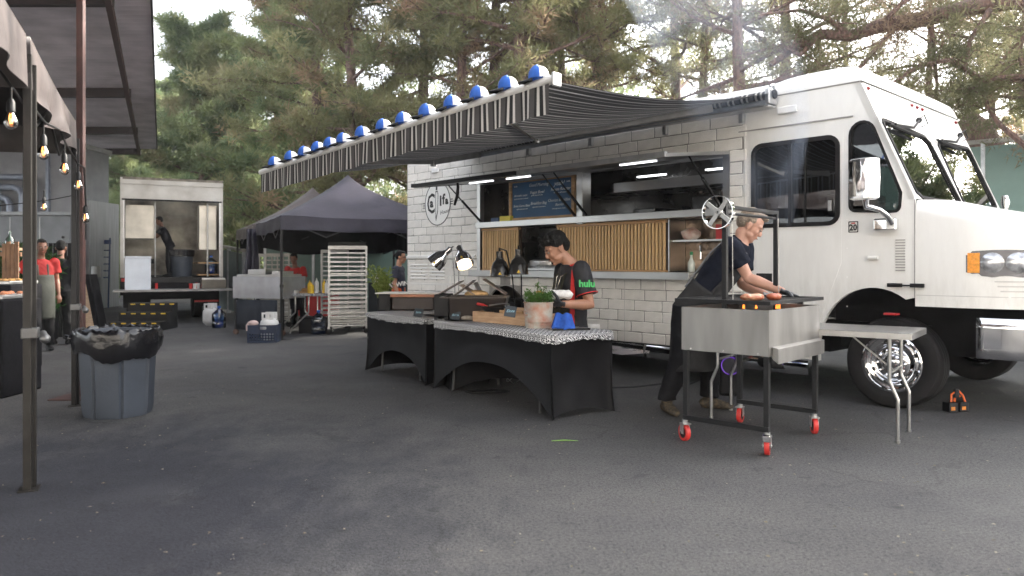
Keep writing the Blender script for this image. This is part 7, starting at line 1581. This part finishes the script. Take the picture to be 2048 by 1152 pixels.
for i in range(5): MB().box((.03, .03, 0), (.65, .47, .02)).build('sheet_pan', steel, label=('topmost', 'second', 'third', 'fourth', 'lowest')[i] + ' sheet pan in the tall rack left of the buffet', cat='pan', group='pans in the tall rack', loc=(-3.36, 13.75, (.19, .28, .37, .76, 1.10)[4 - i]), rotz=R(12))
MB().box((0, 0, 0), (.66, .45, .07)).build('dark_case', black_plastic, label='dark flat case lying on top of the tall pan rack', cat='case', loc=(-3.36, 13.77, 1.63), rotz=R(14))
rack('older grey pan rack half hidden behind the tall aluminium one', (-3.66, 14.4, 0), R(12), .50, .45, 1.56, 16, galv)
cream = mat('cream_wire', (.46, .44, .40), .5)
r3 = rack('cream coloured pan rack behind the tent leg', (-5.42, 15.7, 0), R(4), .5, .5, 1.50, 15, cream); rack('cream coloured pan rack immediately right of its twin', (-5.02, 15.3, 0), R(4), .46, .5, 1.50, 15, cream)
# barriers and clutter at the foot of the green wall
for i, x in enumerate((-5.9, -4.9, -3.1, -2.4)): MB().box((0, 0, .1), (.9, .18, .42)).box((0, -.01, .42), (.9, .19, .60)).build('road_barrier', red_p if i % 2 else paper, label=('white barrier segment under the left end of the green wall', 'red barrier segment behind the cream racks', 'white barrier segment behind the condiment table', 'red barrier segment behind the tall pan rack')[i], cat='barrier', loc=(x, 17.2, 0))
MB().box((0, 0, 0), (1.1, .5, .92)).build('dark_counter', mat('dark_teal_counter', (.012, .02, .026), .6), label='dark counter between pan rack and truck rear', cat='counter', loc=(-2.85, 14.9, 0), rotz=.1)
for i in range(3): MB().lathe([(.0, 0), (.05, 0), (.05, .12), (.02, .18), (0, .18)], 12).build('jar', black_plastic if i else paper, label=('pale jar at the left of the dark counter behind the rack', 'dark jar in the middle of the counter behind the rack', 'dark jar at the right of the counter behind the rack')[i], cat='jar', loc=(-2.70 + i * .16, 15.0, .921))
# step box with yellow dashes
st_ = thing('step_box', 'black three step box with yellow dashed edges behind the trash can', 'steps', (at(222, 527, 14.4).x, 14.4, 0), R(3))
for i in range(3):
    MB().box((-.05 + .06 * i, .28 * i, 0), (.93, .28 * i + .28, .17 + .17 * i)).build('step', black_plastic, st_)
    for k in range(5): MB().box((.0 + .06 * i + k * .19, .28 * i - .004, .135 + .17 * i), (.09 + .06 * i + k * .19, .28 * i - .001, .158 + .17 * i)).build('yellow_dash', yellow, st_)
# things by the grey building
pz = mat('bin_grey', (.30, .31, .33), .5, var=.15); pw = mat('bin_white_top', (.55, .55, .52), .5, var=.2)
for i, px in enumerate((192, 203, 212, 221, 229)):
    g_ = ground_at(px, (625, 615, 607, 601, 596)[i]); hgt = 1.3 - ((532, 533, 534, 535, 536)[i] - 527) / 1500 * g_.y; r_ = 8.2 / 1500 * g_.y
    t = thing('tall_roll_bin', ('first and nearest', 'second', 'third', 'fourth', 'fifth and farthest')[i] + ' of the tall grey rolls with pale tops by the building', 'roll', g_, 0, 'tall grey rolls by the building')
    MB().lathe([(0, 0), (r_, 0), (r_, hgt - .30), (r_, hgt - .29)], 20).build('body', pz, t); MB().lathe([(r_ * 1.01, hgt - .30), (r_ * 1.01, hgt - .03), (r_ * .85, hgt), (0, hgt)], 20).build('pale_top', pw, t)
ht = thing('hand_truck', 'blue steel hand truck leaning by the grey building', 'hand truck', at(210, 527, 22) - Vector((0, 0, 1.3)) + Vector((0, 0, .85)), R(-20))
for x in (-.14, .14): MB().tube([(x * .9, 0, -.85), (x, 0, -.3), (x, .05, 1.2)], .022, 7).build('rail', mat('navy_paint', (.02, .045, .14), .4), ht)
for i in range(6): MB().box((-.14, -.01 + i * .008, .02 + i * .2), (.14, .01 + i * .008, .05 + i * .2)).build('rung', mat('navy_paint', (.02, .04, .1)), ht)
MB().box((-.16, .04, 1.02), (.16, .07, 1.14)).build('top_plate', mat('navy_paint', (.02, .04, .1)), ht)
MB().box((0, 0, 0), (.34, .02, 1.05)).build('plywood_sheet', raw_wood, label='plywood sheet standing behind the rusty column', cat='board', loc=(at(166, 527, 12.8).x, 12.8, .0), rotz=R(-35))
MB().grid(lambda u, v: (.18 * u + .22 * (1 - v), .02 * math.sin(u * 9), 1.15 * v + .0), 4, 8).build('dark_tarp', fabric_black, label='dark tarp hanging to the right of the rusty column', cat='tarp', loc=(at(168, 527, 10.5).x, 10.5, 0))
fb = thing('black_fence', 'black slatted fence behind the two men at the left', 'fence', (at(68, 527, 13.2).x, 13.2, 0), R(3)); wF = at(152, 527, 13.2).x - at(68, 527, 13.2).x
for i in range(9): MB().box((i * wF / 9, 0, 0), (i * wF / 9 + wF / 9 * .72, .03, 1.66)).build('slat', black_bay, fb)
for z_ in (.25, 1.35): MB().box((0, .031, z_), (wF, .06, z_ + .08)).build('rail', black_bay, fb)
pf = thing('pallet_fence', 'short raw wooden pallet fence at the far left', 'fence', (at(4, 527, 10.6).x, 10.6, 0), R(-4))
for i in range(4): MB().box((i * .062, 0, .8), (i * .062 + .054, .02, 1.58 + .03 * (i % 2))).build('slat', mat('aged_pallet', (.24, .13, .07), .8, var=.3), pf)
MB().box((-.1, .021, 1.40), (.26, .05, 1.46)).box((-.1, .021, .85), (.26, .05, .91)).build('rail', mat('aged_pallet', (.2, .1, .1)), pf)
bt2 = thing('green_bottle', 'clear bottle with green leaves standing above the pallet fence', 'bottle', at(20, 476, 10.75) + Vector((0, 0, -.14))); MB().lathe([(0, 0), (.06, 0), (.06, .12), (.02, .17), (.02, .24), (0, .24)], 14).build('bottle', glass('green_glass', (.55, .75, .6), .1), bt2)
MB().box((-.15, -.05, -.04), (.15, .05, -.001)).build('ledge', raw_wood, bt2)
me = np_mesh('dark_shrub', needles([(rs.uniform(-.5, .3), rs.uniform(0, .3), rs.uniform(.6, 1.55)) for _ in range(120)], [.14] * 120, 26, .10, .03, np.random.default_rng(5))); me.materials.append(leaf_mat('shrub_dark', (.02, .05, .02), (.05, .10, .03), (.06, .08, .03))); o = bpy.data.objects.new('dark_shrub', me); col.objects.link(o); o.location = (-7.35, 11.3, 0); tag(o, 'dark leafy shrub behind the pallet fence at the left edge', 'shrub'); 
for i, (py, Y, lb_, cc) in enumerate(((570, 8.9, 'dark serving table with a tray of golden food at the left edge', (.45, .25, .08)), (600, 7.2, 'lower dark covered table with foil trays at the left edge', (.5, .2, .1)))):
    xr = at((22, 6)[i], 527, Y).x; zt_ = at(0, py, Y).z; t = thing('serving_table', lb_, 'table', (xr - 1.6, Y, 0)); MB().box((0, 0, 0), (1.6, .6, zt_)).build('dark_cover', fabric_black, t, bevel=.02)
    MB().box((.5, .02, zt_ + .002), (1.58, .55, zt_ + .045)).build('foil_tray', alu, t, bevel=.01); fd2 = MB()
    for k in range(60): fd2.ball((rs.uniform(.55, 1.5), rs.uniform(.05, .5), zt_ + .05), (.035, .03, .022), 7, 5)
    fd2.build('tray_food', mat('tray_food_%d' % i, cc, .6, var=.5, vs=20), t, kind='stuff')
# thin smoke rising from the grill
def smoke():
    m = bpy.data.materials.new('grill_smoke'); m.use_nodes = True; nt = m.node_tree; N = nt.nodes; L = nt.links; N.clear(); o = N.new('ShaderNodeOutputMaterial'); v = N.new('ShaderNodeVolumePrincipled'); v.inputs['Color'].default_value = (.72, .82, 1, 1)
    tc = N.new('ShaderNodeTexCoord'); mp = N.new('ShaderNodeMapping'); mp.inputs['Scale'].default_value = (1.3, 1.3, .8); L.new(tc.outputs['Object'], mp.inputs[0]); n_ = N.new('ShaderNodeTexNoise'); n_.inputs['Scale'].default_value = 1.5; n_.inputs['Detail'].default_value = 4; n_.inputs['Distortion'].default_value = .8; L.new(mp.outputs[0], n_.inputs[0])
    r = N.new('ShaderNodeMapRange'); r.inputs[1].default_value = .46; r.inputs[2].default_value = .75; r.inputs[4].default_value = .55; L.new(n_.outputs[0], r.inputs[0]); L.new(r.outputs[0], v.inputs['Density']); L.new(v.outputs[0], o.inputs['Volume']); return m
gcn = GM @ Vector((.5, .3, 1.15))
mb = MB().tube([gcn, gcn + Vector((.05, .1, .5)), gcn + Vector((.10, .3, 1.2)), gcn + Vector((-.05, .6, 2.0)), gcn + Vector((-.25, .9, 3.0)), gcn + Vector((-.3, 1.1, 3.8))], [.10, .26, .42, .6, .8, .9], 16)
mb.build('grill_smoke', smoke(), kind='stuff')

# unseen tent, added to shade the ground at the left
c2t = l1 - d * (hh + .06) + n_ * hh
popup_tent('popup_tent', 'unseen tent added beyond the left edge of the picture to shade the ground', c2t, math.atan2(d.y, d.x), hh * 1.0, 2.60, 3.45, .30, MATS['tent_faded'], (0, 3), 12, wob=.05, truss=False)

# light summer haze over the yard
hm = bpy.data.materials.new('haze'); hm.use_nodes = True; _n = hm.node_tree.nodes; _n.clear(); _o = _n.new('ShaderNodeOutputMaterial'); _v = _n.new('ShaderNodeVolumePrincipled'); _v.inputs['Color'].default_value = (.95, .96, 1, 1); _v.inputs['Density'].default_value = .0008; _v.inputs['Anisotropy'].default_value = .3; hm.node_tree.links.new(_v.outputs[0], _o.inputs['Volume'])
MB().box((-145, -65, -1), (145, 175, 26)).build('haze', hm, kind='stuff')
